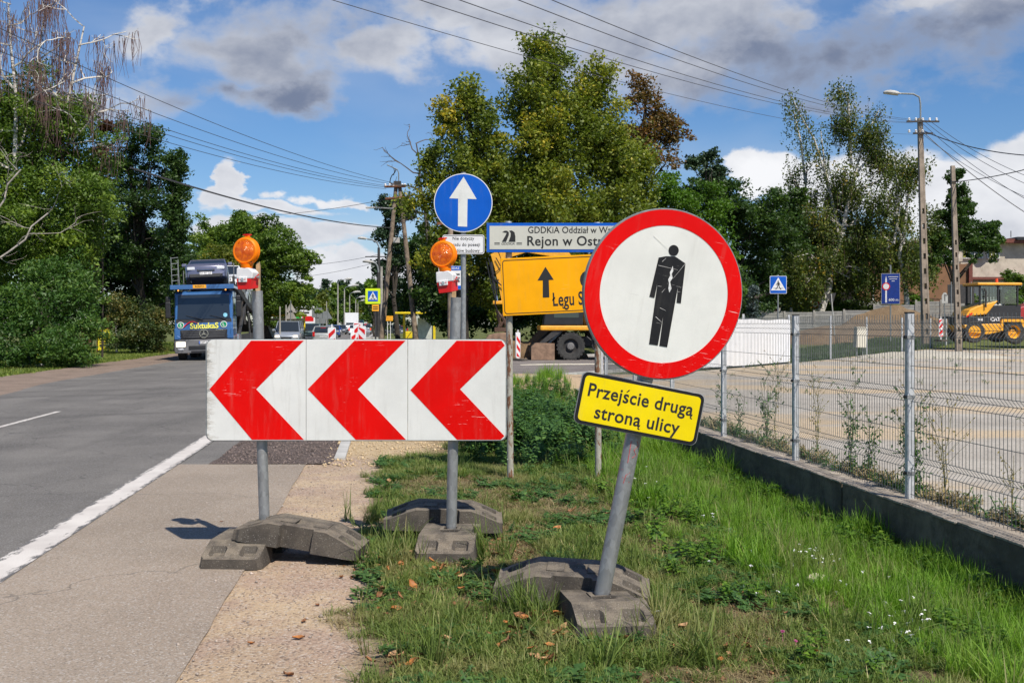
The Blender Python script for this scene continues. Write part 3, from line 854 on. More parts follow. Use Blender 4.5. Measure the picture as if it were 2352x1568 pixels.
# timber stakes wedged in the posts carry the lamps
for (px, pt, pb, dx, lab) in ((597, 608, 668, .012, 'split pine stake in the top of the left chevron post'), (1047, 640, 690, .012, 'split pine stake in the top of the right chevron post')):
    w = thing('timber_stake', lab, 'timber stake', (X(px, ZP) - 0.012, ZP, Zh(pb, ZP)))
    hh = (pb - pt) / F * ZP
    MB().add([(-.018, -.015, -.12), (.012, -.015, -.12), (.012, .015, -.12), (-.018, .015, -.12), (-.012, -.015, hh), (.014, -.015, hh + .02), (.014, .015, hh - .01), (-.01, .015, hh)],
             [(0, 3, 2, 1), (4, 5, 6, 7), (0, 1, 5, 4), (1, 2, 6, 5), (2, 3, 7, 6), (3, 0, 4, 7)]).build('wood', M_WOOD, w)

# ---- warning lamps ----
def warning_lamp(px, py, label, rz, tilt=0):
    """px,py: centre of the lens"""
    Zl = ZC - .05
    c = Vector((X(px, Zl), Zl, Zh(py, Zl)))
    t = thing('warning_lamp', label, 'warning lamp', c, rz, 'amber warning lamps on the chevron board')
    t.rotation_euler = (0, tilt, rz)
    R = .095
    l = MB().lathe([(.0, -.052), (.03, -.051), (.06, -.047), (.078, -.043), (.079, -.030)], 40).build('lens', M_AMBER, t, smooth=True)
    MB().lathe([(.079, -.044), (.083, -.045), (.090, -.040), (R, -.030), (R + .002, -.022), (R, -.016), (R - .006, -.012), (R, -.006), (R + .001, .002), (R - .006, .012), (.085, .026), (.05, .032), (0, .033)], 44).build('lens_housing', M_AMBER2, t, smooth=True)
    # carrying loop on the top
    pts = [(.030 * math.cos(a), .018 * math.sin(a), R + .018) for a in [2*math.pi*i/20 for i in range(21)]]
    MB().tube(pts, .0042, 6).build('carry_ring', M_REDP, t, smooth=True)
    MB().box((.004, -.004, R + .008), (.036, .022, .022)).build('ring_mount', M_AMBER2, t, bevel=.004)
    MB().cyl((0, -.006, -R - .022), (0, -.006, -R + .006), .040, .044, 24).build('neck', M_AMBER2, t, smooth=True)
    for sx_ in (-.05, .05): MB().cyl((sx_, -.042, -.076), (sx_, -.034, -.076), .0035, .0035, 8).build('screw', M_BLACK, t)
    # battery case: white lid over a red box
    zt_ = -R - .022; zm = zt_ - .075; zb_ = zt_ - .150
    prof = [(-.062, zt_), (-.06, zm), (.068, zm), (.068, zt_ - .026), (.030, zt_ + .002)]
    y0, y1 = -.045, .045
    lid = MB().prism([(-.062, zm), (.058, zm), (.066, zt_ - .03), (.034, zt_), (-.058, zt_)], y0, y1)
    lid = lid.build('white_lid', M_WHITEP, t, bevel=.006)
    box = MB().add([(-.052, y0 + .004, zb_), (.040, y0 + .004, zb_), (.062, y1, zb_ + .012), (-.045, y1, zb_ + .012),
                    (-.060, y0 + .002, zm), (.052, y0 + .002, zm), (.067, y1 - .002, zm + .04), (-.060, y1 - .002, zm + .0)],
                   [(0, 3, 2, 1), (0, 1, 5, 4), (1, 2, 6, 5), (2, 3, 7, 6), (3, 0, 4, 7), (4, 5, 6, 7)]).build('red_case', M_REDP, t, bevel=.004)
    MB().add([(.0525, y0 + .001, zm), (.0675, y1 - .004, zm - .004), (.0685, y1 - .004, zt_ - .045), (.0555, y0 + .001, zm + .004)], [(0, 1, 2, 3)]).build('red_edge', M_REDP, t)
    MB().box((-.008, y0 - .004, zm - .006), (.062, .010, .036)).build('latch_plate', M_WHITEP, t, bevel=.003)
    MB().cyl((-.008, y0 - .014, zm - .004), (-.008, y0 - .006, zm - .004), .010, .010, 14).build('lock_bolt', M_CHROME, t, smooth=True)
    for sx_ in (-.024, .010): MB().box((sx_, y0 - .0095, zm - .005), (.012, .002, .004)).build('slot', M_REDP, t)
    MB().cyl((.06, .01, zm + .01), (.088, .01, zm + .012), .006, .006, 8).cyl((.078, .01, zm + .011), (.084, .01, zm + .011), .013, .013, 10).build('side_bolt', M_GALV, t)
    return t
warning_lamp(568, 577, 'amber warning lamp above the left end of the chevron board', math.radians(-14), math.radians(0))
warning_lamp(1020, 585, 'amber warning lamp in front of the small white plate', math.radians(-16), math.radians(-6))

# bases (Z heights rest on the ground)
def GP(px, py): Zg = F * EYE / (py - HZ); return Vector(((px - 1176) / F * Zg, Zg, 0))
xL, zL = X(609, ZP), ZP
base_pair((xL - .085, 7.40, .0), math.radians(87), (xL + .30, 7.33, .092), (0, math.radians(8.5), math.radians(-5)),
          'lower rubber base block lying on the tarmac under the left chevron post', 'long rubber base block tilted across the left chevron post foot', (0, 0))
xR = X(1036, ZP)
base_pair((xR + .0, 7.48, .02), math.radians(87), (xR - .075, 7.92, .115), (math.radians(3), math.radians(2), math.radians(2)),
          'lower rubber base block half sunk in grass at the right chevron post', 'long rubber base block lying crosswise behind the right chevron post', (0, 0))

# ---- round no-pedestrians sign on a leaning post ----
ZR = 5.70
lean = math.radians(11.3)
xb = X(1373, ZR); zb0 = .05
rs = thing('round_sign', 'large round red ringed white sign with a black standing figure on a leaning pole', 'road sign', (xb, ZR, zb0), 0)
rs.rotation_euler = (0, lean, 0)
SR_ = F / ZR
L_ = math.hypot(X(1527, ZR) - xb, Zh(678, ZR) - zb0)
MB().cyl((0, 0, 0), (0, 0, L_ + .40), .0425, .0425, 32).build('pole', M_GALV, rs, smooth=True)
# paint mark on the pole
zpm = math.hypot(X(1460, ZR) - xb, Zh(1038, ZR) - zb0)
b = MB()
for pts in ([(-.008, -.06), (-.012, .055), (.02, .06), (.03, .04), (.012, .01), (.028, -.012), (.01, -.03)], [(-.03, -.10), (.015, -.11), (-.005, -.125), (-.01, -.17)], [(-.02, -.14), (.02, -.16)]):
    b.tube([(x, -math.sqrt(max(0, .0425**2 - x*x)) - .0004, zpm + z) for x, z in pts], .0022, 4)
b.build('paint_mark', mat('faded red paint', (.45, .05, .05), .7, var=.3), rs)
disc = bpy.data.objects.new('sign_disc', None)
Rr = 389 / 2 / SR_
yaw = math.radians(15)
def sub(o, parent, loc, rot): o.parent = parent; o.location = loc; o.rotation_euler = rot; return o
dm = MB().lathe([(Rr - .012, -.014), (Rr - .004, -.016), (Rr, -.010), (Rr, .004), (Rr - .003, .006), (Rr - .012, .0)], 96).build('sign_disc', M_GALVD, rs, smooth=True)
dm.location = (0, -.062, L_); dm.rotation_euler = (0, 0, yaw)
wd = MB().prism(circ(Rr * .806, 80), -.0165, -.0125).build('white_disc', M_WHITE2, dm)
rg = ring_mb(Rr * .800, Rr - .0085, -.0185, -.013, 96).build('red_ring', M_RED2, dm)
zc = [(678,370),(622,610),(654,618),(675,512),(624,903),(680,911),(716,702),(690,914),(740,923),(806,535),(797,647),(824,652),(850,405),(783,362),(725,361)]
def disc_local(zx, zy):
    dx = (1263.3 + zx * .36632) - 1527; dy = -((459.4 + zy * .36632) - 678)
    dx /= .965
    c, s = math.cos(lean), math.sin(lean)
    return ((dx * c - dy * s) / SR_, (dx * s + dy * c) / SR_)
body = [disc_local(*p) for p in zc]
# concave outline: triangulate by hand into an ngon (Blender tessellates it)
MB().prism(body, -.0192, -.0163).build('figure_body', M_BLACKP, dm)
hx, hz_ = disc_local(773, 325)
MB().prism(circ(.0285, 28, hx, hz_), -.0192, -.0163).build('figure_head', M_BLACKP, dm)
# white gouge down the chest
gp = [(768, 420), (772, 450), (762, 470), (768, 495), (752, 520), (762, 560), (748, 585), (742, 560), (746, 530), (740, 505), (752, 480), (750, 460), (760, 440)]
MB().prism([disc_local(*p) for p in gp], -.0196, -.0190).build('chest_gouge', mat('bare scraped film', (.62, .62, .6), .6, var=.2, scale=60), dm)
for (za, zb2, w) in (((676, 418), (800, 445), .0012), ((700, 395), (726, 372), .0012), ((850, 405), (770, 500), .001), ((645, 237), (735, 318), .0008), ((690, 680), (728, 698), .0014), ((663, 735), (700, 768), .0022), ((800, 580), (818, 582), .001), ((700, 585), (722, 560), .001), ((675, 545), (700, 548), .001)):
    p0, p1 = disc_local(*za), disc_local(*zb2)
    MB().cyl((p0[0], -.0195, p0[1]), (p1[0], -.0195, p1[1]), w, w * .4, 5).build('scratch', mat('pale scratch', (.55, .53, .5), .7), dm)
# two clamps behind
for z_ in (-.2, .2): MB().box((0, -.014, L_ + z_), (.11, .05, .03)).build('pipe_clamp', M_GALVD, rs)
# yellow plate under it
yl = math.hypot(X(1472, ZR) - xb, Zh(936, ZR) - zb0)
pw, ph = .664, .279
yp = thing('text_plate', 'scratched yellow plate with black Polish words below the round sign', 'sign plate', (0, 0, 0))
yp.location = rs.location + Vector((math.sin(lean) * yl - .008, -.066, math.cos(lean) * yl)); yp.rotation_euler = (0, lean, math.radians(3))
MB().prism(rrect(pw, ph, .035, 6), -.008, .004).build('plate', M_GALV, yp, bevel=.0015, seg=1)
MB().prism(rrect(pw - .008, ph - .008, .032, 6), -.0095, -.0075).build('black_border', M_BLACKP, yp)
MB().prism(rrect(pw - .040, ph - .040, .022, 6), -.0112, -.009).build('yellow_face', M_YELLOW, yp)
text('Przejście drugą', .098, M_BLACKT, yp, (.0, -.0115, .048), bold=.017, sx=.905, spacing=1.05)
text('stroną ulicy', .098, M_BLACKT, yp, (.0, -.0115, -.060), bold=.017, sx=.94, spacing=1.05)
for z_ in (.06, -.06): MB().box((0, .02, z_), (.12, .03, .03)).build('pipe_clamp', M_GALVD, yp)
base_pair((X(1385, 5.6) + .0, 5.66, .015), math.radians(96), (X(1318, 5.9), 6.03, .078), (math.radians(4), math.radians(2.5), math.radians(-6)),
          'dark rubber base block in the grass that holds the leaning pole', 'weathered rubber base block lying crosswise behind the leaning pole', (math.radians(0), math.radians(5)))

# ---- blue round sign with a white arrow ----
ZB = 15.5
bs = thing('arrow_sign', 'blue round sign with a white upward arrow above a small white plate', 'road sign', (X(1064, ZB), ZB, 0))
def bl(px, py): return (X(px, ZB) - X(1064, ZB), Zh(py, ZB))
MB().cyl((0, .05, -.1), (0, .05, Zh(400, ZB) + .03), .038, .038, 20).build('pole', M_GALV, bs, smooth=True)
cz_ = Zh(466, ZB)
MB().lathe([(.415, -.012), (.424, -.012), (.4245, .01), (.415, .01)], 72, Matrix.Translation((0, 0, cz_))).build('disc', M_WHITEP, bs, smooth=False)
MB().prism(circ(.4125, 72, 0, cz_), -.0145, -.0115).build('blue_face', M_BLUE, bs)
MB().prism([bl(*p) for p in [(1052.5, 456.6), (1032.2, 455.7), (1064.9, 406.5), (1095, 457.9), (1074, 457), (1073, 521), (1052, 520)]][::-1], -.0165, -.014).build('white_arrow', M_WHITE, bs)
fp = thing('text_plate', 'small white plate with three lines of black words below the blue arrow sign', 'sign plate', (X(1064.5, ZB), ZB - .012, Zh(561.5, ZB)))
w_, h_ = 96 / F * ZB, 44.5 / F * ZB
MB().prism(rrect(w_, h_, .035, 5), 0, .012).build('plate', M_WHITEP, fp)
frame_mb(rrect(w_ - .02, h_ - .02, .03, 5), rrect(w_ - .034, h_ - .034, .024, 5), -.002, .002).build('black_border', M_BLACKT, fp)
for s_, z_ in (('Nie dotyczy', .088), ('dojazdu do posesji', -.002), ('pojazdów budowy', -.088)):
    text(s_, .066, M_BLACKT, fp, (.0, -.001, z_), bold=.012, sx=.92, spacing=1.06)

# ---- two sign boards on rusty poles ----
ZG = 10.8
rp = []
for px, lab, top in ((1168, 'rusty cream painted pole at the left end of the yellow and white boards', 512), (1372, 'rusty cream painted pole between chevron board and leaning pole', 514)):
    x_ = X(px, ZG)
    t = thing('sign_pole', lab, 'pole', (x_, ZG, 0), 0)
    MB().cyl((.02 if px < 1200 else .01, 0, -.1), (0, 0, Zh(top, ZG)), .033, .033, 20).build('steel_tube', M_RUSTPOLE, t, smooth=True)
    MB().cyl((0, 0, Zh(top, ZG)), (0, 0, Zh(top, ZG) + .015), .035, .03, 20).build('cap', M_GALVD, t, smooth=True)
gb = thing('direction_board', 'long white board with blue edge and a black road emblem', 'sign board', (X(1304, ZG), ZG - .05, Zh(547, ZG)))
gw, gh = (1490 - 1118) / F * ZG, 67 / F * ZG
MB().box((0, 0, 0), (gw, .03, gh)).build('board', M_BLUE, gb, bevel=.002, seg=1)
bd = .030
MB().box((0, -.0165, 0), (gw - 2 * bd, .004, gh - 2 * bd)).build('cream_face', M_CREAM, gb)
def gl(px, py): return ((px - 1304) / F * ZG, -(py - 547) / F * ZG)
text('GDDKiA Oddział w Warszawie', .092, M_BLACKT, gb, (gl(1212, 0)[0], -.0188, gl(0, 529.5)[1]), bold=.013, align='LEFT', sx=.90, spacing=1.02)
text('Rejon w Ostrołęce', .135, M_BLACKT, gb, (gl(1209, 0)[0], -.0188, gl(0, 554.5)[1]), bold=.018, align='LEFT', sx=.97, spacing=1.05)
def z3(zx, zy): return gl(861.3 + zx * .31123, 373.2 + zy * .31123)
em = MB()
em.prism([z3(*p) for p in [(938, 520), (958, 508), (975, 508), (988, 520), (988, 540), (968, 590), (936, 590), (962, 545), (972, 524)]][::-1], -.0195, -.0185)
em.prism([z3(*p) for p in [(990, 508), (1010, 506), (1030, 520), (1036, 550), (1036, 590), (985, 590), (1000, 550), (1002, 525)]][::-1], -.0195, -.0185)
for yy in (597, 607):
    em.box((z3(902, 0)[0], -.019, z3(0, yy)[1]), (.055, .002, .006)); em.box((z3(1064, 0)[0], -.019, z3(0, yy)[1]), (.055, .002, .006))
em.build('road_emblem', M_BLACKT, gb)
text('GDDKiA', .034, M_BLACKT, gb, (z3(982, 0)[0], -.0188, z3(0, 603)[1]), bold=.012, sx=1.05, shear=.25)
yb = thing('direction_board', 'amber detour board with a black upward arrow and cut off place names', 'sign board', (X(1352, ZG), ZG - .055, Zh(651, ZG)))
yb.rotation_euler = (0, math.radians(-2.7), 0)
yw, yh = (1560 - 1160) / F * ZG, 131 / F * ZG
MB().box((0, 0, 0), (yw, .035, yh)).build('board', M_AMBERSIGN, yb, bevel=.002, seg=1)
frame_mb(rrect(yw - .035, yh - .035, .03, 5), rrect(yw - .05, yh - .05, .024, 5), -.0192, -.017).build('black_border', M_BLACKT, yb)
def yl_(px, py):
    dx, dz = (px - 1352) / F * ZG, -(py - 651) / F * ZG
    a = math.radians(2.7); return (dx * math.cos(a) + dz * math.sin(a), -dx * math.sin(a) + dz * math.cos(a))
def zy(zx, zy_): return yl_(861.3 + zx * .31123, 373.2 + zy_ * .31123)
MB().prism([zy(*p) for p in [(1237, 872), (1237, 998), (1285, 996), (1281, 869), (1317, 867), (1256, 772), (1198, 873)]], -.0192, -.017).build('black_arrow', M_BLACKT, yb)
ox, oz = yl_(1354, 638)
text('O', .27, M_BLACKT, yb, (ox, -.0185, oz - .02), bold=.012)
lx, lz = yl_(1268, 688)
text('Łęgu S', .188, M_BLACKT, yb, (lx, -.0185, lz), bold=.016, align='LEFT', sx=.60, spacing=1.05)
# ================= mesh fence on its low wall =================
wall = thing('retaining_wall', 'low dark concrete wall that carries the near mesh fence', 'wall', (0, 0, 0))
M_WALLC = mat('shade-darkened stained wall concrete', (.15, .12, .085), .95, var=.4, scale=2.2, bmp=.012, bscale=18, dirt=.6, dirtcol=(.03, .028, .022))  # shade of the wall face is put into this dark base colour, besides stains
M_COPE = mat('weathered coping', (.30, .26, .21), .95, var=.3, scale=7, bmp=.012, bscale=25, dirt=.6, dirtcol=(.13, .085, .055))
v = -5.0; k = 0
while v < 22:
    L = 5.0 + .3 * math.sin(k * 2.1)
    b = MB().box((0, 0, 0), (.26, L - .008, 1.1)).build('wall_section', M_WALLC, wall, bevel=.01)
    b.location = U(4.35 + .004 * math.sin(k * 5), v + L / 2, -.4345); b.rotation_euler[2] = TH
    c = MB(); n = 28
    for i in range(n):
        hh = .014 + .006 * random.random()
        c.box((random.uniform(-.008, .008), -L / 2 + L / n * (i + .5), hh / 2), (.275 + random.uniform(-.015, .015), L / n - .001, hh))
    c = c.build('coping', M_COPE, b, bevel=.003, seg=1); c.location = (0, 0, .5505); c['kind'] = 'stuff'
    v += L; k += 1
def mesh_panel(L, H, wire=.0028, step=.05, folds=(.06, .30, .72, 1.34)):
    """welded wire panel in the local XZ plane, starting at x=0"""
    b = MB(); dpt = .045
    def yoff(z):
        y = 0
        for f in (.30, .86, 1.40):
            if abs(z - f) < .055: y = dpt * (1 - abs(z - f) / .055)
        return y
    zs = [0.0, .245, .30, .355, .805, .86, .915, 1.345, 1.40, 1.455, H]
    n = int(L / step)
    for i in range(n + 1):
        x = (L - n * step) / 2 + i * step
        b.tube([(x, -yoff(z), z) for z in zs], wire, 3)
    for z in (.03, .245, .30, .355, .56, .70, .805, .86, .915, 1.1, 1.2 + .02, 1.345, 1.40, 1.455):
        if z in (.56, 1.1, .70, 1.22):
            if z in (.70, 1.22): continue
        b.cyl((0, -yoff(z) + .003, z), (L, -yoff(z) + .003, z), wire * 1.15, wire * 1.15, 4)
    return b
f1 = thing('mesh_fence', 'near galvanised wire mesh fence on low concrete wall along the verge', 'fence', (0, 0, 0))
M_FWIRE = m_galv('fence wire zinc', (.17, .18, .18), metal=.3, rough=.6)
zw = .130
vs_ = [1.45, 3.97, 6.48, 9.0, 11.52, 14.0, 16.55, 19.07, 21.6]
pm = mesh_panel(2.47, 1.53).build('wire_panel', M_FWIRE, f1); pm.rotation_euler[2] = math.pi / 2 + TH
first = True
for i, v in enumerate(vs_):
    p = U(4.375, v, zw)
    q = MB().box((0, 0, .78), (.06, .055, 1.56)).build('fence_post', M_GALVL, f1, bevel=.004)
    q.location = p; q.rotation_euler[2] = TH
    MB().box((0, 0, 1.565), (.064, .059, .012)).build('post_cap', M_BLACK, q)
    for z in (.22, .86, 1.36):
        cl = MB().box((0, -.0, z), (.070, .064, .028)).build('clamp_band', M_GALV, q)
        MB().box((-.040, .0, z), (.014, .03, .024)).cyl((-.045, 0, z), (-.056, 0, z), .007, .007, 6).build('clamp_bolt', M_BLACK, q)
    if i < len(vs_) - 1:
        w = pm if first else pm.copy()
        if not first: COL.objects.link(w)
        first = False
        w.location = U(4.365, v + .02, zw + .02); w.rotation_euler[2] = math.pi / 2 + TH

# second fence round the far side of the yard
f2 = thing('mesh_fence', 'far wire mesh fence round the back of the sandy yard', 'fence', (0, 0, 0))
def pane2(L, H=1.75):
    b = MB(); n = int(L / .10)
    for i in range(n + 1): b.cyl((i * L / n, 0, .03), (i * L / n, 0, H), .0035, .0035, 3, caps=False)
    for z in (.03, .28, .33, .75, 1.2, 1.25, 1.6, 1.66): b.cyl((0, 0, z), (L, 0, z), .004, .004, 3, caps=False)
    return b
F2 = [(2.6, 31.0), (5.3, 34.2), (8.06, 37.3), (10.6, 41.0), (13.7, 46), (17.5, 52.8), (21.5, 59), (25.5, 65.2), (28.2, 69.5), (31.0, 74), (33.6, 78.2), (36.4, 82.4), (39.4, 87)]
for i, (x, y) in enumerate(F2):
    q = MB().box((0, 0, .95), (.07, .07, 1.9)).build('fence_post', M_GALVL, f2); q.location = (x, y, .05)
    if i < len(F2) - 1:
        x2, y2 = F2[i + 1]; L = math.hypot(x2 - x, y2 - y)
        w = pane2(L).build('wire_panel', M_FWIRE, f2); w.location = (x, y, .08); w.rotation_euler[2] = math.atan2(y2 - y, x2 - x)
# white hoarding sheets hung on it
hd = thing('white_hoarding', 'white sheet hoarding tied to the far mesh fence beside the round sign', 'hoarding', (0, 0, 0))
M_HOARD = mat('white sheeting', (.80, .80, .80), .7, var=.04, bmp=.01, bscale=2)
for (a, c) in (((5.3, 34.2), (8.06, 37.3)), ((8.06, 37.3), (10.6, 41.0))):
    a, c = Vector((*a, 0)), Vector((*c, 0)); d = c - a; L = d.length
    b = MB(); n = 28; vs = []; fs = []
    for i in range(n + 1):
        for j in range(4):
            vs.append((L * i / n, -.06 + .004 * math.sin(i * 1.7 + j) + .003 * ((i % 2) * 2 - 1), .10 + 1.60 * j / 3 + (.02 * math.sin(i * .35) if j == 3 else 0)))
            if i and j: k = i * 4 + j; fs.append((k - 5, k - 1, k, k - 4))
    o = b.add(vs, fs).build('white_sheet', M_HOARD, hd); o.location = a + Vector((0, 0, .06)); o.rotation_euler[2] = math.atan2(d.y, d.x)
    s = o.modifiers.new('thickness', 'SOLIDIFY'); s.thickness = .004
# low white sand pile in the yard, and mounds behind the second fence
def mound(name, label, c, rx, ry, h, m, seed=0, kind=None, n=26, cat='sand pile'):
    vs = []; fs = []
    for j in range(n + 1):
        for i in range(n + 1):
            x, y = -1 + 2 * i / n, -1 + 2 * j / n
            r = math.sqrt(x * x + y * y)
            z = h * max(0, 1 - r ** 1.5) * (1 + .75 * mnoise.noise(Vector((x * 2.4 + seed, y * 2.4, seed)))) + .10 * h * mnoise.noise(Vector((x * 9, y * 9, seed)))
            if r > .97: z = -.25
            vs.append((x * rx, y * ry, z)); 
            if i and j: k = j * (n + 1) + i; fs.append((k - n - 2, k - n - 1, k, k - 1))
    o = MB().add(vs, fs).build(name, m, smooth=True); o.location = c; tag(o, label, cat, kind=kind); return o
mound('sand_pile', 'low white sand pile lying on the yard behind the fence', (X(2170, 47), 48.5, .085), 3.6, 2.2, .34, M_LIMESAND, 1)
mound('sand_pile', 'high ochre sand heap behind the two concrete poles', (X(2085, 80), 81, .75), 7.2, 3.5, 1.75, M_MOUND, 2)
mound('sand_pile', 'lower ochre sand heap left of the high sand heap', (X(1975, 79), 79, .7), 6.6, 3, .8, M_MOUND, 3)
mound('earth_pile', 'low brown earth heap behind the far fence near white hoarding', (X(1865, 70), 70, .35), 3.6, 2, .7, M_EARTH, 4, cat='earth pile')
mound('earth_pile', 'heap of dug brown earth beside the wheeled excavator blade', (X(1232, 50), 50.6, -.02), 2.6, 1.7, 1.15, M_EARTH, 6, cat='earth pile')
mound('earth_pile', 'small clod heap of earth behind the excavator blade', (X(1253, 47.5), 49.0, 0), .9, .7, .75, M_EARTH, 8, cat='earth pile')

# ================= precast concrete wall, picket fence, swing =================
M_PRECAST = mat('grey precast concrete', (.33, .32, .29), .9, var=.2, scale=1.2, dirt=.4, dirtcol=(.16, .15, .13))
cwl = thing('precast_wall', 'long grey precast concrete slab wall behind the sand heaps', 'wall', (0, 0, 0))
def pw_(px, pyt, Z): return (X(px, Z), Z, Zh(pyt, Z))
runs = [[pw_(1735, 720, 86), pw_(2008, 711, 84)], [pw_(2008, 701, 84), pw_(2104, 699, 83)], [pw_(2104, 692, 83), pw_(2220, 690, 82)]]
slabm = None
for (a, c) in runs:
    a, c = Vector(a), Vector(c); d = Vector((c.x - a.x, c.y - a.y, 0)); n = max(1, round(d.length / 2.1)); st = d / n; ang = math.atan2(d.y, d.x)
    for i in range(n + 1):
        p = a + (c - a) * (i / n)
        q = MB().box((0, 0, -.95), (.14, .16, 2.05)).build('wall_post', M_CONC, cwl); q.location = p + Vector((0, 0, .04)); q.rotation_euler[2] = ang
        if i < n:
            for r in range(4):
                s = (MB().box((0, 0, 0), (st.length - .15, .05, .46)).box((0, -.03, .13), (st.length - .3, .02, .05)).box((0, -.03, -.13), (st.length - .3, .02, .05))).build('wall_slab', M_PRECAST, cwl)
                s.location = p + (c - a) * (.5 / n) + Vector((0, 0, -.24 - .475 * r)); s.rotation_euler[2] = ang
pf = thing('picket_fence', 'short grey concrete picket fence left of the birch trunk', 'fence', (0, 0, 0))
for i in range(26):
    px = 1738 + i * 3.3
    p = Vector(pw_(px, 713.5, 90))
    if i % 8 == 0: q = MB().box((0, 0, -.8), (.16, .16, 1.9)).build('fence_post', M_CONC, pf); q.location = p + Vector((0, 0, .1))
    else: q = MB().box((0, 0, -.8), (.065, .05, 1.5)).build('picket', M_PRECAST, pf); q.location = p
MB().box((0, 0, 0), (X(1822, 90) - X(1738, 90), .06, .07)).build('rail', M_PRECAST, pf).location = Vector(pw_(1780, 716, 90.05))
M_SWING = mat('red stained timber', (.28, .045, .02), .6, var=.2)
sw = thing('garden_swing', 'red timber swing frame behind the picket fence', 'swing frame', Vector(pw_(1763, 744, 96)))
def swl(px, py): return ((px - 1763) / F * 96, -(py - 744) / F * 96)
b1 = swl(1742, 702); b2 = swl(1786, 699)
MB().cyl((b1[0], 0, b1[1]), (b2[0], 0, b2[1]), .11, .11, 8).build('top_beam', M_SWING, sw)
for bx_, bz_ in (b1, b2):
    for s in (-1, 1):
        MB().cyl((bx_, 0, bz_), (bx_ + s * .55, s * .5, bz_ - 1.7), .09, .1, 8).build('leg', M_SWING, sw)

# ================= houses =================
M_BROWNW = mat('brown render', (.22, .115, .062), .9, var=.12, scale=1.5, dirt=.25, dirtcol=(.10, .05, .03))
M_WHITEW = mat('white render', (.72, .70, .67), .9, var=.08, scale=1.5, dirt=.2, dirtcol=(.4, .36, .3))
M_BEIGEW = mat('cracked beige render', (.48, .42, .34), .9, var=.15, scale=1.3, dirt=.4, dirtcol=(.3, .24, .18))
M_ROOFR = mat('red brown roof sheet', (.16, .045, .03), .6, var=.2)
ZHs = 105
hs = thing('terraced_house', 'terraced house with brown end wall, white walls and flat roof edge', 'house', (0, ZHs, 0))
def hl(px, py): return ((px - 1176) / F * ZHs, Zh(py, ZHs))
def hbox(px0, py0, px1, py1, y0, dep, name, m, par=hs, bev=0):
    a = hl(px0, py1); c = hl(px1, py0)
    return MB().box(((a[0] + c[0]) / 2, y0 + dep / 2, (a[1] + c[1]) / 2), (c[0] - a[0], dep, c[1] - a[1])).build(name, m, par, bevel=bev)
# main masses
hbox(2100, 560, 2203, 770, 1.5, 8, 'wall', M_WHITEW)
hbox(2175, 563, 2203, 770, 0, 9, 'wall', M_WHITEW)
hbox(2203, 558, 2420, 770, .5, 9, 'wall', M_BEIGEW)
hbox(2040, 610, 2196, 770, -3.0, 2.9, 'wall', M_BROWNW)
hbox(2193, 609, 2201, 770, -3.3, 3.2, 'wall_edge', M_ROOFR)
hbox(2085, 553, 2200, 560, .9, 9, 'roof_edge', M_ROOFR)
hbox(2213, 549, 2420, 558, -.3, 10, 'roof_edge', M_ROOFR)
hbox(2203, 543, 2213, 600, .2, 9, 'party_wall', M_BEIGEW)
hbox(2201, 637, 2420, 643, -1.0, 1.4, 'canopy_roof', M_ROOFR)
hbox(2204, 645, 2420, 770, .2, .25, 'wall', M_WHITEW)
hbox(2330, 545, 2420, 552, -.6, 10, 'roof_edge', M_BLACK)
def window(px0, py0, px1, py1, y, bars=0, blind=None):
    fr = hbox(px0, py0, px1, py1, y - .10, .09, 'window', M_WHITEW)
    w = (px1 - px0)
    hbox(px0 + 1.2, py0 + 1.2, px1 - 1.2, py1 - 1.2, y - .115, .012, 'pane', M_GLASSG, fr)
    if blind: hbox(blind[0], py0 + 1.5, blind[1], py1 - 1.5, y - .14, .02, 'blind', mat('olive blind', (.30, .30, .06), .8), fr)
    for i in range(bars):
        x = px0 + w * (i + 1) / (bars + 1)
        hbox(x - .8, py0, x + .8, py1, y - .16, .05, 'mullion', M_WHITEW, fr)
    hbox(px0 - 1, py1, px1 + 1, py1 + 2, y - .22, .2, 'sill', M_CONCL, fr)
window(2213, 562, 2262, 592, .5, 4, (2216, 2234))
window(2272, 562, 2300, 592, .5, 2, (2276, 2290))
window(2148, 568, 2172, 597, 1.5, 4)
window(2112, 568, 2138, 597, 1.5, 4)
window(2216, 652, 2240, 690, .2, 3)
window(2262, 652, 2290, 690, .2, 3)
window(2305, 652, 2340, 690, .2, 3)
MB().cyl(hl(2322, 545)[:1] + (0, hl(2322, 545)[1]), hl(2322, 530)[:1] + (0, hl(2322, 530)[1]), .05, .05, 8).build('aerial_mast', M_GALVD, hs)
def dish(px, py, r, m):
    x, z = hl(px, py)
    t = thing('satellite_dish', 'dark satellite dish on the flat roof edge' if m is M_DARKM else 'pale satellite dish beside the party wall', 'satellite dish', (x, ZHs - .8, z), .4)
    MB().lathe([(0, .12), (r * .5, .07), (r * .9, -.03), (r, -.08), (r * .97, -.06), (0, .16)], 24).build('reflector', m, t, smooth=True)
    MB().cyl((0, 0, -r * .9), (0, -.45, -.05), .02, .02, 6).box((0, -.47, 0), (.08, .1, .08)).build('feed_arm', M_GALVD, t)
    MB().cyl((0, .15, 0), (0, .5, -r * 1.2), .03, .03, 6).build('mount', M_GALVD, t)
dish(2279, 545, .62, M_DARKM); dish(2203, 549, .58, M_CONCL)
h2 = thing('brown_building', 'brown rendered gable wall half hidden behind the birches', 'building', (0, 0, 0))
ZH2 = 101
def h2box(px0, py0, px1, py1, y0, dep, name, m):
    a = (X(px0, ZH2), Zh(py1, ZH2)); c = (X(px1, ZH2), Zh(py0, ZH2))
    return MB().box(((a[0] + c[0]) / 2, ZH2 + y0 + dep / 2, (a[1] + c[1]) / 2), (c[0] - a[0], dep, c[1] - a[1])).build(name, m, h2)
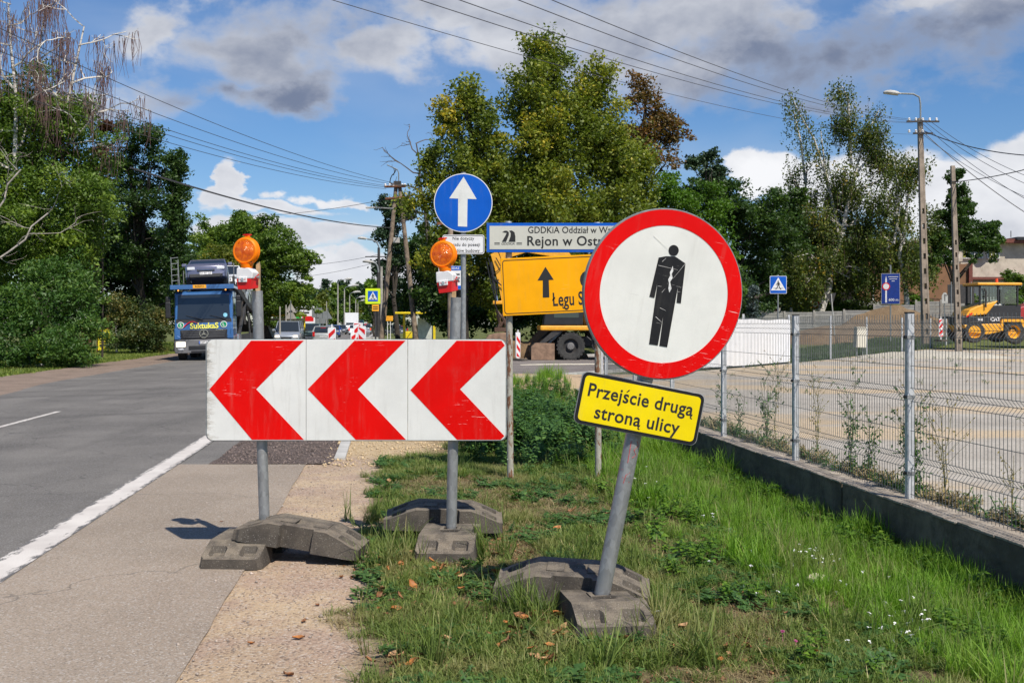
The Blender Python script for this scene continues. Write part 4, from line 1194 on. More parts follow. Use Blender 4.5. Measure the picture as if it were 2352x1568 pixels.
h2box(1972, 588, 2062, 745, 0, 8, 'wall', M_BROWNW)
h2box(1970, 582, 2064, 588, -.3, 8.6, 'roof_edge', M_ROOFR)
h2box(1971, 692, 2063, 745, -.1, .1, 'plinth', M_CONCL)
h2box(2003, 655, 2006, 690, -.16, .15, 'vent_pipe', M_WHITEP)
h2box(2025, 600, 2028, 690, -.16, .15, 'vent_pipe', M_WHITEP)

# ================= signs and cabinets behind the fence =================
def signpost(t, h, r=.035, m=M_GALVD, off=.06): MB().cyl((0, off, -.3), (0, off, h), r, r, 10).build('pole', m, t)
Z_ = 52.0
t = thing('crossing_sign', 'blue square pedestrian crossing sign above the white hoarding', 'road sign', (X(1787.5, Z_), Z_, .1))
s_ = .80; zc_ = Zh(654, Z_) - .1
signpost(t, zc_ + .5)
MB().prism(rrect(s_ + .02, s_ + .06, .04, 4, 0, zc_), -.005, .02).build('plate', M_WHITEP, t)
MB().prism(rrect(s_ - .02, s_ + .02, .03, 4, 0, zc_), -.009, -.004).build('blue_face', M_BLUE, t)
MB().prism([(-.36, zc_ - .27), (.36, zc_ - .27), (0, zc_ + .36)], -.013, -.008).build('white_triangle', M_WHITEP, t)
def walker(par, cx, cz, h, y, mm=M_BLACKT):
    k = h
    b = MB().prism(circ(.085 * k, 12, cx - .01 * k, cz + .43 * k), y - .004, y)
    b.prism([(cx - .1*k, cz + .05*k), (cx + .08*k, cz + .0*k), (cx + .13*k, cz + .3*k), (cx - .02*k, cz + .34*k), (cx - .12*k, cz + .28*k)], y - .004, y)
    def limb(pts, w):
        for (a, c) in zip(pts[:-1], pts[1:]):
            d = Vector((c[0]-a[0], c[1]-a[1])).normalized(); nx_, nz_ = -d.y * w, d.x * w
            b.prism([(cx+a[0]*k-nx_, cz+a[1]*k-nz_), (cx+c[0]*k-nx_, cz+c[1]*k-nz_), (cx+c[0]*k+nx_, cz+c[1]*k+nz_), (cx+a[0]*k+nx_, cz+a[1]*k+nz_)], y - .004, y)
    limb([(-.04, .05), (-.1, -.2), (-.24, -.45), (-.32, -.42)], .045 * k)
    limb([(.03, .05), (.12, -.2), (.26, -.46), (.33, -.42)], .045 * k)
    limb([(-.08, .28), (-.2, .12), (-.25, -.02)], .032 * k)
    limb([(.1, .27), (.19, .1), (.16, -.04)], .032 * k)
    return b.build('walking_figure', mm, par)
walker(t, 0, zc_ - .02, .42, -.0125)
MB().box((0, -.014, zc_ - .17), (.5, .003, .02)).build('stripe', M_BLACKT, t)
Z_ = 70.0
t = thing('information_sign', 'tall blue information board with a white lane arrow and 600 m', 'road sign', (X(2045.5, Z_), Z_, .3), math.radians(-14))
bw, bh = 1.16, 2.0; zc_ = Zh(663, Z_) - .3
signpost(t, zc_ + 1.55, .05)
MB().box((0, 0, zc_), (bw, .04, bh)).build('board', M_CONCL, t)
MB().box((0, -.021, zc_), (bw - .05, .01, bh - .05)).build('blue_face', mat('deep blue film', (.008, .035, .22), .4), t)
MB().prism([(-.33, zc_ - .9), (-.23, zc_ - .9), (-.23, zc_ + .6), (-.28, zc_ + .85), (-.33, zc_ + .6)], -.032, -.027).build('white_lane', M_WHITEP, t)
MB().prism(circ(.25, 28, -.28, zc_ + .15), -.036, -.031).build('red_disc', M_REDP, t)
MB().prism(circ(.185, 28, -.28, zc_ + .15), -.040, -.035).build('white_disc', M_WHITEP, t)
text('600 m', .24, M_WHITEP, t, (.18, -.03, zc_ - .72), bold=.01)
for i, w in enumerate((.62, .5, .2)): MB().box((.16, -.028, zc_ + .78 - .14 * i), (w, .004, .035)).build('print_line', M_WHITEP, t)
Z_ = 76.0
t = thing('triangle_sign', 'grey back of a yield sign on a slanting pole behind the sand', 'road sign', (X(1918, Z_), Z_, .4)); t.rotation_euler = (0, math.radians(-5), 0)
zc_ = Zh(686, Z_) - .4
signpost(t, zc_ + .35, .045, M_CONCL, -.03)
MB().prism([(-.36, zc_ + .4), (0, zc_ - .55), (.36, zc_ + .4)], 0, .02).build('plate', M_DARKM, t)
Z_ = 92.0
t = thing('speed_sign', 'small round red ringed sign at the foot of the birch', 'road sign', (X(1873, Z_), Z_, .6))
zc_ = Zh(699, Z_) - .6
signpost(t, zc_ + .4)
MB().prism(circ(.34, 24, 0, zc_), -.01, .01).build('red_disc', M_REDP, t)
MB().prism(circ(.25, 24, 0, zc_), -.014, -.009).build('white_disc', M_WHITEP, t)
MB().box((0, 0, zc_ - .55), (.45, .02, .3)).build('text_plate', M_WHITEP, t)
MB().prism([(-.1, zc_ - .12), (0, zc_ - .05), (.1, zc_ + .12), (0, zc_ + .16), (-.1, zc_ + .05)], -.018, -.0135).build('black_mark', M_BLACKT, t)
Z_ = 80.0
t = thing('road_sign', 'grey back of a wide rectangular sign between the two concrete poles', 'road sign', (X(2207, Z_), Z_, .5))
zc_ = Zh(675, Z_) - .5
for dx in (-.75, .75): MB().cyl((dx, -.04, -.4), (dx, -.04, zc_ + .9), .04, .04, 8).build('pole', M_GALVD, t)
MB().box((.0, 0, zc_), (2.0, .03, 1.4)).build('plate', M_DARKM, t, bevel=.01)
t = thing('road_sign', 'small pointed pale sign left of the wide grey sign back', 'road sign', (X(2170, 78), 78, .5))
zc_ = Zh(685, 78) - .5
signpost(t, zc_ + .3)
MB().prism([(-.22, zc_ - .35), (.22, zc_ - .35), (.22, zc_ + .2), (.08, zc_ + .42), (-.08, zc_ + .42), (-.22, zc_ + .2)], -.01, .01).build('plate', M_CONCL, t)
MB().box((.0, -.013, zc_ + .05), (.06, .004, .5)).box((.09, -.013, zc_ + .22), (.16, .004, .06)).build('dark_mark', M_BLACKT, t)
Z_ = 51.0
t = thing('utility_cabinet', 'cream metal cabinet on two legs behind the mesh fence', 'cabinet', (X(1974, Z_), Z_, .1)); t.rotation_euler = (0, math.radians(2), math.radians(12))
zc_ = Zh(775, Z_) - .1
M_CREAMM = mat('cream enamel', (.66, .61, .50), .55, var=.06, dirt=.2)
MB().box((0, 0, zc_), (.50, .3, .95)).build('case', M_CREAMM, t, bevel=.012)
MB().box((0, -.152, zc_), (.44, .006, .88)).build('door', M_CREAMM, t, bevel=.003)
MB().box((0, 0, zc_ + .485), (.56, .36, .03)).build('lid', M_CREAMM, t, bevel=.006)
for dx in (-.15, .15): MB().box((dx, 0, zc_ / 2 - .35), (.05, .05, zc_ - .2)).build('leg', M_GALVD, t)

# ---- red and white guide boards ----
def guide_board(label, loc, w=.25, h=1.0, rz=0, flip=1, zbase=.28, halves=False):
    t = thing('guide_board', label, 'barrier board', loc, rz, 'red and white guide boards round the road works')
    MB().prism(rrect(w, h, .05, 4, 0, zbase + h / 2), 0, .05).build('board', M_WHITEP, t, bevel=.004, seg=1)
    st = MB(); x0, x1 = -w/2 + .03, w/2 - .03; z0, z1 = zbase + .03, zbase + h - .03
    per = .36; z = z0 - .3
    while z < z1:
        a = [(x0, z), (x1, z + flip * (x1 - x0)), (x1, z + flip * (x1 - x0) + .17), (x0, z + .17)]
        a = [(x, clampf(zz, z0, z1)) for x, zz in a]
        if max(p[1] for p in a) - min(p[1] for p in a) > .03:
            MB().prism(a, -.005, .001).build('red_stripe', M_REDP, t)
        z += per
    MB().box((0, .025, zbase + h + .05), (.05, .04, .12)).build('handle', M_WHITEP, t, bevel=.006)
    MB().box((0, .025, zbase - .1), (.06, .04, .3)).build('stem', M_WHITEP, t)
    MB().box((0, .02, .05), (.40, .8, .11)).build('rubber_foot', M_RUBBER, t, bevel=.02)
    return t
guide_board('single red and white guide board in front of the silver hatchback', (X(762, 37), 37, 0), .28, 1.2, 0, 1, .28)
guide_board('narrow red and white guide board standing lowest of three', (X(812, 36), 36, 0), .2, 1.1, .3, 1, .2)
guide_board('middle red and white guide board of the overlapping three', (X(820.5, 38), 38, 0), .28, 1.25, .1, 1, .4)
guide_board('rightmost red and white guide board of the overlapping three', (X(831, 37), 37, 0), .28, 1.25, -.1, -1, .28)
guide_board('slim red and white guide board left of the excavator blade', (X(1190.5, 46.5), 46.5, 0), .28, 1.12, math.radians(48), -1, .12)
guide_board('red and white guide board seen through the fence by the poles', (X(2161.5, 62), 62, .6), .27, 1.05, .1, 1, .25)
# ================= vehicles =================
def wheel(par, x, y, r, w, side, rimm=M_CHROME, name='wheel'):
    """axis along X, outer face towards side"""
    o = bpy.data.objects.new(name, None); COL.objects.link(o)
    R90 = Matrix.Rotation(math.pi/2, 4, 'Z')
    b = MB().lathe([(r * .62, -w/2), (r * .9, -w/2), (r, -w/2 + .03), (r, w/2 - .03), (r * .9, w/2), (r * .62, w/2)], 26, R90, False)
    t = b.build(name, M_TYRE, par, smooth=True); t.location = (x, y, r)
    rm = MB().lathe([(0, -w*.30), (r * .2, -w*.34), (r*.28, -w*.22), (r * .56, -w*.28), (r * .63, -w*.46), (r*.63, w*.4), (0, w*.4)], 24, R90 if side < 0 else Matrix.Rotation(-math.pi/2, 4, 'Z'))
    # the face lies towards -Y before the turn; turn sends it to the outer side
    rm = rm.build('rim', rimm, t, smooth=True)
    bpy.data.objects.remove(o)
    return t
def car(label, loc, heading, L=4.2, Wd=1.75, H=1.45, pm=None, kind='hatch', front=True, lit=False, brake=False, plate='', cat='car', name='parked_car', group='cars queuing on the street', scale=1):
    """front of the car looks along local -Y"""
    t = thing(name, label, cat, loc, heading, group)
    hw = Wd / 2; zb = .20; belt = H * .60
    if kind == 'van': prof = [(-L/2, .28), (-L/2, .72), (-L/2 + .12, .86), (-L/2 + .95, 1.08), (L/2 - .1, 1.12), (L/2, .9), (L/2, .28)]; belt = 1.08; roof = [(-L/2 + .85, 1.08), (-L/2 + 1.55, H - .04), (-L/2 + 1.9, H), (L/2 - .25, H - .02), (L/2 - .05, 1.12)]
    elif kind == 'sedan': prof = [(-L/2, .28), (-L/2, .62), (-L/2 + .15, .76), (-L/2 + 1.15, .93), (L/2 - .75, .98), (L/2 - .1, .96), (L/2, .78), (L/2, .28)]; belt = .95; roof = [(-L/2 + 1.05, .92), (-L/2 + 1.85, H - .03), (-L/2 + 2.3, H), (L/2 - 1.35, H - .03), (L/2 - .55, .98)]
    elif kind == 'suv': prof = [(-L/2, .32), (-L/2, .80), (-L/2 + .15, .95), (-L/2 + 1.05, 1.05), (L/2 - .3, 1.08), (L/2, .95), (L/2, .32)]; belt = 1.05; roof = [(-L/2 + .95, 1.04), (-L/2 + 1.65, H - .03), (-L/2 + 2.1, H), (L/2 - .7, H - .05), (L/2 - .12, 1.08)]
    else: prof = [(-L/2, .28), (-L/2, .64), (-L/2 + .12, .78), (-L/2 + .95, .93), (L/2 - .2, .96), (L/2, .8), (L/2, .28)]; belt = .94; roof = [(-L/2 + .85, .91), (-L/2 + 1.55, H - .03), (-L/2 + 1.95, H), (L/2 - .55, H - .04), (L/2 - .12, .96)]
    # body: rounded in plan at both ends
    b = MB(); vs = []; fs = []
    n = len(prof)
    sect = [(-1, .0), (-.97, .0), (-.55, 0), (.55, 0), (.97, 0), (1, 0)]
    xs = [-1, -.9, -.6, .6, .9, 1]
    for x in xs:
        pull = .0 if abs(x) < .7 else (.07 if abs(x) < .95 else .22)
        for (y, z) in prof:
            yy = y + (pull if y < 0 else -pull) * (1 if abs(y) > L/2 - .2 else .3)
            zz = z - (.02 if abs(x) == 1 and z > .6 else 0)
            vs.append((x * hw, yy, zz))
    for i in range(len(xs) - 1):
        for j in range(n):
            k = (j + 1) % n
            fs.append((i*n + j, (i+1)*n + j, (i+1)*n + k, i*n + k))
    fs += [tuple(range(n)), tuple(range((len(xs)-1)*n, len(xs)*n))[::-1]]
    b.add(vs, fs).build('body', pm, t, bevel=.03, seg=2, smooth=True)
    # greenhouse: glass core with roof and pillars
    def gh(inset, top, y_in, zlo=0): return
    r = roof; m = len(r); vs = []; fs = []
    ins = [0.04, .15, .17, .15, .04]
    for s in (-1, 1):
        for (y, z), q in zip(r, ins): vs.append((s * (hw - q), y, z - .005))
    fs = [tuple(range(m)), tuple(range(m, 2*m))[::-1]] + [((i+1) % m, i, m + i, m + (i+1) % m) for i in range(m)]
    MB().add(vs, fs).build('windows', M_GLASS, t)
    rf = MB()
    rf.add([(s * (hw - .14), y, z + dz) for dz in (0, .035) for s in (-1, 1) for (y, z) in (r[1], r[2], r[3])], 
           [(6, 7, 10, 9), (7, 8, 11, 10), (0, 3, 4, 1), (1, 4, 5, 2), (0, 1, 7, 6), (1, 2, 8, 7), (3, 9, 10, 4), (4, 10, 11, 5), (0, 6, 9, 3), (2, 5, 11, 8)])
    rf.build('roof', pm, t, bevel=.015)
    for s in (-1, 1):
        pil = MB()
        pil.cyl((s * (hw - .04), r[0][0], r[0][1]), (s * (hw - .15), r[1][0] + .02, r[1][1]), .035, .03, 6)
        pil.cyl((s * (hw - .04), r[-1][0], r[-1][1]), (s * (hw - .15), r[-2][0] - .02, r[-2][1]), .06, .04, 6)
        mid = (r[0][0] + r[-1][0]) / 2 + .2
        pil.cyl((s * (hw - .035), mid, belt), (s * (hw - .15), mid, H - .02), .04, .03, 6)
        pil.build('pillar', pm, t)
        MB().box((s * (hw + .11), r[0][0] + .15, belt + .08), (.2, .09, .15)).build('mirror', pm, t, bevel=.03)
    for s in (-1, 1):
        for y in (-L/2 + .82, L/2 - .80): 
            wheel(t, s * (hw - .10), y, .31 if kind != 'van' else .32, .20, s)
            MB().box((s * (hw - .12), y, .52), (.26, .78, .26)).build('wheel_arch', M_BLACK, t)
    fy = -L/2
    MB().box((0, fy + .03, .36), (Wd * .80, .14, .17)).build('front_bumper', M_BLACK, t, bevel=.03)
    MB().box((0, fy - .01, .60), (Wd * .42, .04, .10)).build('grille', M_BLACK, t, bevel=.01)
    MB().box((0, fy - .03, .61), (Wd * .36, .02, .014)).build('grille_bar', M_CHROME, t)
    for s in (-1, 1):
        MB().box((s * (hw - .26), fy + .06, .70), (.34, .16, .15)).build('headlight', M_HEADLIT if lit else M_HEAD, t, bevel=.035)
        MB().box((s * (hw - .11), L/2 - .045, .82 if kind != 'van' else .95), (.17, .10, .34)).build('tail_lamp', M_BRAKE if brake else M_TAIL, t, bevel=.02)
    MB().box((0, L/2 - .03, .36), (Wd * .86, .10, .20)).build('rear_bumper', pm, t, bevel=.03)
    if front:
        MB().box((0, fy - .045, .46), (.52, .012, .11)).build('number_plate', M_WHITEP, t)
        if plate: text(plate, .10, M_BLACKT, t, (0, fy - .052, .46), bold=.01)
    else:
        MB().box((0, L/2 + .012, .62), (.52, .012, .11)).build('number_plate', M_WHITEP, t)
        if plate: text(plate, .10, M_BLACKT, t, (0, L/2 + .02, .62), rot=(math.pi/2, 0, math.pi), bold=.01)
        MB().box((0, L/2 - .02, H - .11), (.4, .05, .04)).build('stop_lamp', M_BRAKE if brake else M_TAIL, t)
    return t
PS = paint('silver paint', (.40, .43, .47), .5)
PG = paint('grey green paint', (.17, .24, .23), .4)
PW = paint('white car paint', (.78, .78, .78), 0)
PGR = paint('grey car paint', (.16, .17, .19), .5)
PT = paint('teal paint', (.0, .14, .13), .3)
PLS = paint('pale silver paint', (.46, .48, .46), .4)
PB = paint('blue car paint', (.03, .08, .3), .3)
def at(px, Z, z=0): return (X(px, Z), Z, z)
hO = TH; hA = TH + math.pi
car('silver van-like car with lit headlamps leading the oncoming queue', at(664, 80), hO, 4.4, 1.82, 1.80, PS, 'van', lit=True, plate='WO 009 TA')
car('grey green sport utility car behind the silver van', at(713, 94), hO, 4.6, 1.88, 1.64, PG, 'suv', plate='EL 1')
car('pale silver hatchback driving away with a tow ball', at(746, 84.5), hA, 4.0, 1.68, 1.42, PLS, 'hatch', front=False, plate='WO 04472')
car('small grey saloon car coming in front of the box truck', at(782, 165), hO, 4.4, 1.78, 1.45, PGR, 'sedan')
car('blue car half hidden behind the silver hatchback', at(765, 130), hO, 4.2, 1.75, 1.45, PB, 'hatch')
car('white saloon with lit brake lamps driving away', at(816, 160), hA, 4.6, 1.82, 1.46, PW, 'sedan', front=False, brake=True)
car('silver sport utility car with lit brake lamps beside the white saloon', at(840, 172), hA, 4.5, 1.85, 1.66, PS, 'suv', front=False, brake=True)
car('teal van ahead of the white saloon', at(824, 196), hA, 4.9, 1.95, 2.3, PT, 'van', front=False)
car('dark car parked in the shade beyond the leaning pole', at(908, 150), hA + .5, 4.2, 1.75, 1.45, PGR, 'hatch', front=False, group='cars far off')
# white box truck
t = thing('box_truck', 'white box truck with tall cargo body coming on the far street', 'truck', at(807, 176), hO)
MB().box((0, 2.8, 2.15), (2.25, 4.6, 2.6)).build('cargo_box', PW, t, bevel=.05)
MB().prism([(-.55, .4), (-.55, 1.2), (.35, 1.5), (.9, 2.15), (1.1, 2.3), (2.0, 2.3), (2.0, .4)], -.98, .98, None, 'yz').build('cab', PW, t, bevel=.06)
MB().prism([(-.02, 1.35), (.36, 1.52), (.88, 2.12), (.82, 2.16), (.3, 1.6)], -.86, .86, None, 'yz').build('windscreen', M_GLASS, t)
MB().prism([(.6, 2.3), (1.0, 3.2), (1.1, 3.4), (1.1, 2.3)], -.95, .95, None, 'yz').build('air_deflector', PW, t, bevel=.05)
MB().box((0, -.57, .62), (1.5, .05, .3)).build('grille', M_BLACK, t)
for s in (-1, 1):
    MB().box((s * .8, -.5, .95), (.3, .2, .25)).build('headlight', M_HEAD, t, bevel=.04)
    MB().box((s * 1.2, .5, 1.75), (.2, .1, .4)).build('mirror', M_BLACK, t)
    for y in (.5, 4.0): wheel(t, s * .9, y, .36, .25, s)
# lorry far off, seen from behind
t = thing('articulated_lorry', 'lorry with white refrigerated trailer and red underrun driving away', 'truck', at(846, 222), hA)
MB().box((0, -4, 2.5), (2.5, 9, 2.7)).build('trailer_box', PW, t, bevel=.04)
MB().box((-.55, .55, 2.5), (1.2, .12, 2.5)).box((.65, .55, 2.5), (1.1, .12, 2.5)).build('rear_door', PW, t, bevel=.02)
MB().box((.05, .62, 2.3), (.35, .1, 2.6)).build('crane_post', M_RUST, t)
MB().box((0, .4, .85), (2.5, .4, .5)).build('underrun_bar', paint('dark red paint', (.3, .03, .02)), t)
MB().box((0, .65, .75), (1.4, .04, .2)).build('marker_plate', mat('orange marker', (.8, .2, .02)), t)
for s in (-1, 1):
    MB().box((s * 1.0, .62, .75), (.3, .04, .2)).build('tail_lamp', M_BRAKE, t)
    for y in (-1.2, -2.5): wheel(t, s * 1.05, y, .48, .3, s)

# ---- car transporter ----
ZT = 47.0
bu = paint('transporter blue', (.032, .115, .30), .0, .35)
dg = mat('bumper grey', (.14, .14, .145), .6, var=.1, dirt=.3)
# seen almost square on, turned a little to show its left flank
T = thing('car_transporter', 'blue car transporter lorry coming round the bend with yellow lettering', 'truck', (X(470.5, ZT), ZT, 0), math.radians(9.5))
T.rotation_euler = (0, math.radians(-1.6), math.radians(9.5))
W2 = 1.24
# cab shell
cab = MB()
cab.prism([(.02, .62), (.0, .95), (.02, 1.55), (.10, 1.90), (.26, 2.98), (.5, 3.06), (2.0, 3.06), (2.0, .62)], -W2, W2, None, 'yz')
cab.build('cab', bu, T, bevel=.06, seg=3)
MB().add([(-1.12, .055, 1.83), (1.12, .055, 1.83), (1.08, .215, 2.90), (-1.08, .215, 2.90), (-1.12, .12, 1.83), (1.12, .12, 1.83), (1.08, .3, 2.90), (-1.08, .3, 2.90)],
         [(0, 1, 2, 3), (1, 5, 6, 2), (4, 0, 3, 7), (3, 2, 6, 7), (0, 4, 5, 1)]).build('windscreen', M_GLASS, T)
MB().add([(-1.19, .045, 1.66), (1.19, .045, 1.66), (1.17, .075, 1.84), (-1.17, .075, 1.84), (-1.19, .15, 1.66), (1.19, .15, 1.66), (1.17, .15, 1.84), (-1.17, .15, 1.84)],
         [(0, 1, 2, 3), (1, 5, 6, 2), (4, 0, 3, 7), (3, 2, 6, 7)]).build('wiper_cowl', M_BLACK, T)
for (x0, x1) in ((-.75, -.05), (.25, .95)):
    MB().cyl((x1, .03, 1.80), (x0, .06, 1.98), .018, .012, 5).build('wiper', M_BLACK, T)
MB().prism([(-1.08, .98), (1.08, .98), (.98, 1.12), (1.0, 1.36), (-1.0, 1.36), (-.98, 1.12)], -.05, .02).build('grille', M_BLACK, T, bevel=.02)
for i in range(4): MB().box((0, -.055, 1.04 + i * .085), (1.9 - .05 * (3 - i), .03, .022)).build('grille_slat', dg, T)
MB().prism([(-.9, .88), (.9, .88), (1.05, .98), (-1.05, .98)], -.04, .02).build('grille', M_BLACK, T)
# three pointed star in a ring
st = bpy.data.objects.new('star_badge', None)
sb = ring_mb(.165, .19, -.095, -.07, 36); 
for k in range(3):
    a = math.pi/2 + k * 2*math.pi/3
    dx, dz = math.cos(a), math.sin(a)
    sb.prism([(-dz * .03, dx * .03), (dx * .17, dz * .17), (dz * .03, -dx * .03)][::-1], -.09, -.075)
sb = sb.build('star_badge', M_CHROME, T); sb.location = (0, 0, 1.18)
bmp_ = MB().prism([(-1.22, .34), (1.22, .34), (1.25, .45), (1.25, .88), (1.0, .93), (-1.0, .93), (-1.25, .88), (-1.25, .45)], -.13, .35).build('bumper', dg, T, bevel=.03)
MB().box((0, -.14, .58), (1.3, .03, .16)).build('air_intake', M_BLACK, T, bevel=.01)
MB().box((0, -.14, .41), (1.1, .03, .07)).build('air_intake', M_BLACK, T, bevel=.01)
for s in (-1, 1):
    MB().box((s * .98, -.13, .73), (.40, .06, .22)).build('headlight', M_HEADLIT if s < 0 else M_HEAD, T, bevel=.04)
    MB().box((s * .98, -.135, .52), (.24, .04, .08)).build('fog_lamp', M_HEAD, T, bevel=.02)
    MB().prism([(s * 1.02, .95), (s * 1.25, .95), (s * 1.25, 1.42), (s * 1.16, 1.42), (s * 1.12, 1.12), (s * .96, 1.02)][::s], -.07, .25).build('corner_panel', bu, T, bevel=.02)
    MB().cyl((s * 1.22, .2, 2.75), (s * 1.5, .05, 2.7), .02, .02, 6).cyl((s * 1.22, .2, 1.95), (s * 1.5, .05, 1.95), .02, .02, 6).build('mirror_arm', M_BLACK, T)
    MB().box((s * 1.5, .05, 2.25), (.22, .13, .72)).box((s * 1.49, .05, 2.72), (.2, .12, .22)).build('mirror', M_BLACK, T, bevel=.04)
    MB().box((s * 1.245, .95, 2.35), (.012, .95, .8)).build('side_window', M_GLASS, T)
    MB().box((s * 1.25, .85, 1.35), (.01, .9, .03)).build('door_handle', M_BLACK, T)
    wheel(T, s * 1.05, .95, .50, .32, s, M_GALVD)
    MB().box((s * 1.13, .9, .72), (.30, 1.35, .62)).build('wheel_arch', dg, T, bevel=.03)
    for y in (4.9, 6.2): wheel(T, s * 1.05, y, .48, .34, s, M_GALVD)
# print on the front
text('SuktukaS', .34, mat('yellow print', (.85, .80, .12), .5), T, (.02, -.012, 1.53), bold=.03, sx=.98)
arc = MB()
arc.tube([(-.85 + .6 * (i / 10), -.006, 1.46 + .26 * math.sin(math.pi * (i / 10) * .75 + .1)) for i in range(11)], .028, 5, r1=.01)
arc.build('red_swoosh', M_REDP, T)
for sx_, ch in ((-.98, '5'), (.85, 'L')):
    MB().prism(circ(.145, 28, sx_, 1.57), -.012, .05).build('white_ring', M_WHITEP, T)
    MB().prism(circ(.118, 28, sx_, 1.57), -.017, -.011).build('green_disc', M_GREENS, T)
    text(ch, .19, M_WHITEP, T, (sx_, -.019, 1.57), bold=.02)
text('ACTROS', .085, M_CHROME, T, (.66, -.06, 1.335), bold=.01, shear=.3)
MB().box((.05, -.152, .80), (.52, .012, .12)).build('number_plate', M_WHITEP, T)
text('CZP 2', .11, M_BLACKT, T, (-.02, -.16, .80), bold=.01)
MB().box((-.19, -.16, .80), (.04, .006, .12)).build('plate_band', M_BLUE, T)
MB().cyl((.92, .05, 1.98), (.92, .065, 1.98), .09, .09, 20).build('sticker', mat('pale blue sticker', (.25, .6, .75), .5), T)
# upper deck over the cab
for s in (-1, 1): MB().box((s * 1.08, 1.0, 3.22), (.46, 2.4, .14)).build('deck', bu, T, bevel=.02)
MB().box((0, -.24, 3.22), (2.7, .12, .20)).build('deck_beam', bu, T, bevel=.02)
MB().box((-.1, -.31, 3.24), (.56, .02, .15)).build('amber_plate', mat('amber plate', (.85, .38, .02), .5), T)
text('ROLFO', .12, M_BLACKT, T, (-.1, -.322, 3.24), bold=.02)
for s in (-1, 1): MB().cyl((s * 1.0, -.28, 3.08), (s * 1.0, -.31, 3.08), .035, .035, 8).build('marker_lamp', lampm('amber marker', (1, .35, .05), 1.0), T)
# guard rails and ladders at the deck edge
for x0 in (-1.28, -.98):
    MB().cyl((x0, -.1, 3.3), (x0 - .02, -.1, 4.55 - (.0 if x0 < -1.1 else .1)), .018, .018, 5).build('ladder_rail', M_GALVD, T)
for i in range(5): MB().cyl((-1.28, -.1, 3.5 + i * .25), (-.99, -.1, 3.53 + i * .25), .014, .014, 5).build('ladder_rung', M_GALVD, T)
for s in (-1, 1):
    for y in (1.4, 3.2, 5.2, 7.2):
        MB().box((s * 1.2, y, 3.0 - .12 * (y - 1.4)), (.1, .14, 1.5)).build('deck_upright', M_DARKM, T)
        MB().cyl((s * 1.22, y, 3.4 - .1 * y), (s * 1.22, y, 4.5 - .12 * y), .022, .022, 5).build('hoop', M_GALV, T)
    MB().prism([(2.0, 3.15), (2.0, 3.40), (9.0, 2.75), (16.5, 2.2), (16.5, 1.95), (9.0, 2.45)], s * 1.22 - .06, s * 1.22 + .06, None, 'yz').build('deck_rail', bu if s < 0 else M_DARKM, T)
    MB().prism([(2.6, .7), (2.6, 1.05), (11, 1.1), (18, .85), (18, .6), (11, .7)], s * 1.2 - .07, s * 1.2 + .07, None, 'yz').build('chassis_rail', M_DARKM, T)
    MB().cyl((s * 1.2, 3, .95), (s * 1.2, 7.5, 2.7), .09, .09, 6).cyl((s * 1.2, 8, 2.6), (s * 1.2, 12, .9), .09, .09, 6).cyl((s * 1.2, 12.5, 2.2), (s * 1.2, 17.5, .8), .08, .08, 6).build('brace', M_DARKM, T)
    MB().cyl((s * 1.24, 8.6, 2.2), (s * 1.24, 10.0, .5), .05, .05, 6).build('hydraulic_ram', M_GALV, T)
    for y in (13.0, 14.4): wheel(T, s * 1.02, y, .42, .34, s, M_GALVD)
MB().box((0, 9.5, .8), (2.2, 15, .12)).build('lower_deck', M_DARKM, T)
MB().box((0, 9.0, 2.6), (2.2, 14, .06), Matrix.Rotation(-.09, 4, 'X')).build('upper_deck', M_DARKM, T)
MB().box((1.1, 3.1, .85), (.35, 1.4, .5)).build('side_locker', paint('locker grey', (.25, .3, .36), 0), T, bevel=.03)
# loaded cars ride on the transporter
TR = T.matrix_world if False else (Matrix.Translation(T.location) @ T.rotation_euler.to_matrix().to_4x4())
c = car('grey crossover car carried above the transporter cab', (0, 0, 0), math.radians(9.5), 4.15, 1.78, 1.5, paint('loaded grey violet paint', (.20, .20, .26), .6), 'suv', plate='EA 847 QZ', group='cars carried on the transporter')
c.location = TR @ Vector((.06, 2.05, 2.98)); c.rotation_euler = (math.radians(-11), math.radians(-3), math.radians(9.5 + 3))
c = car('white car carried second on the upper deck', (0, 0, 0), math.radians(9.5), 4.3, 1.78, 1.45, PW, 'hatch', group='cars carried on the transporter')
c.location = TR @ Vector((.25, 6.9, 3.0)); c.rotation_euler = (math.radians(-6), 0, math.radians(9.5))
c = car('pale silver car carried third on the upper deck', (0, 0, 0), math.radians(9.5), 4.3, 1.78, 1.45, PLS, 'hatch', group='cars carried on the transporter')
c.location = TR @ Vector((.25, 11.7, 2.35)); c.rotation_euler = (math.radians(-5), 0, math.radians(9.5))

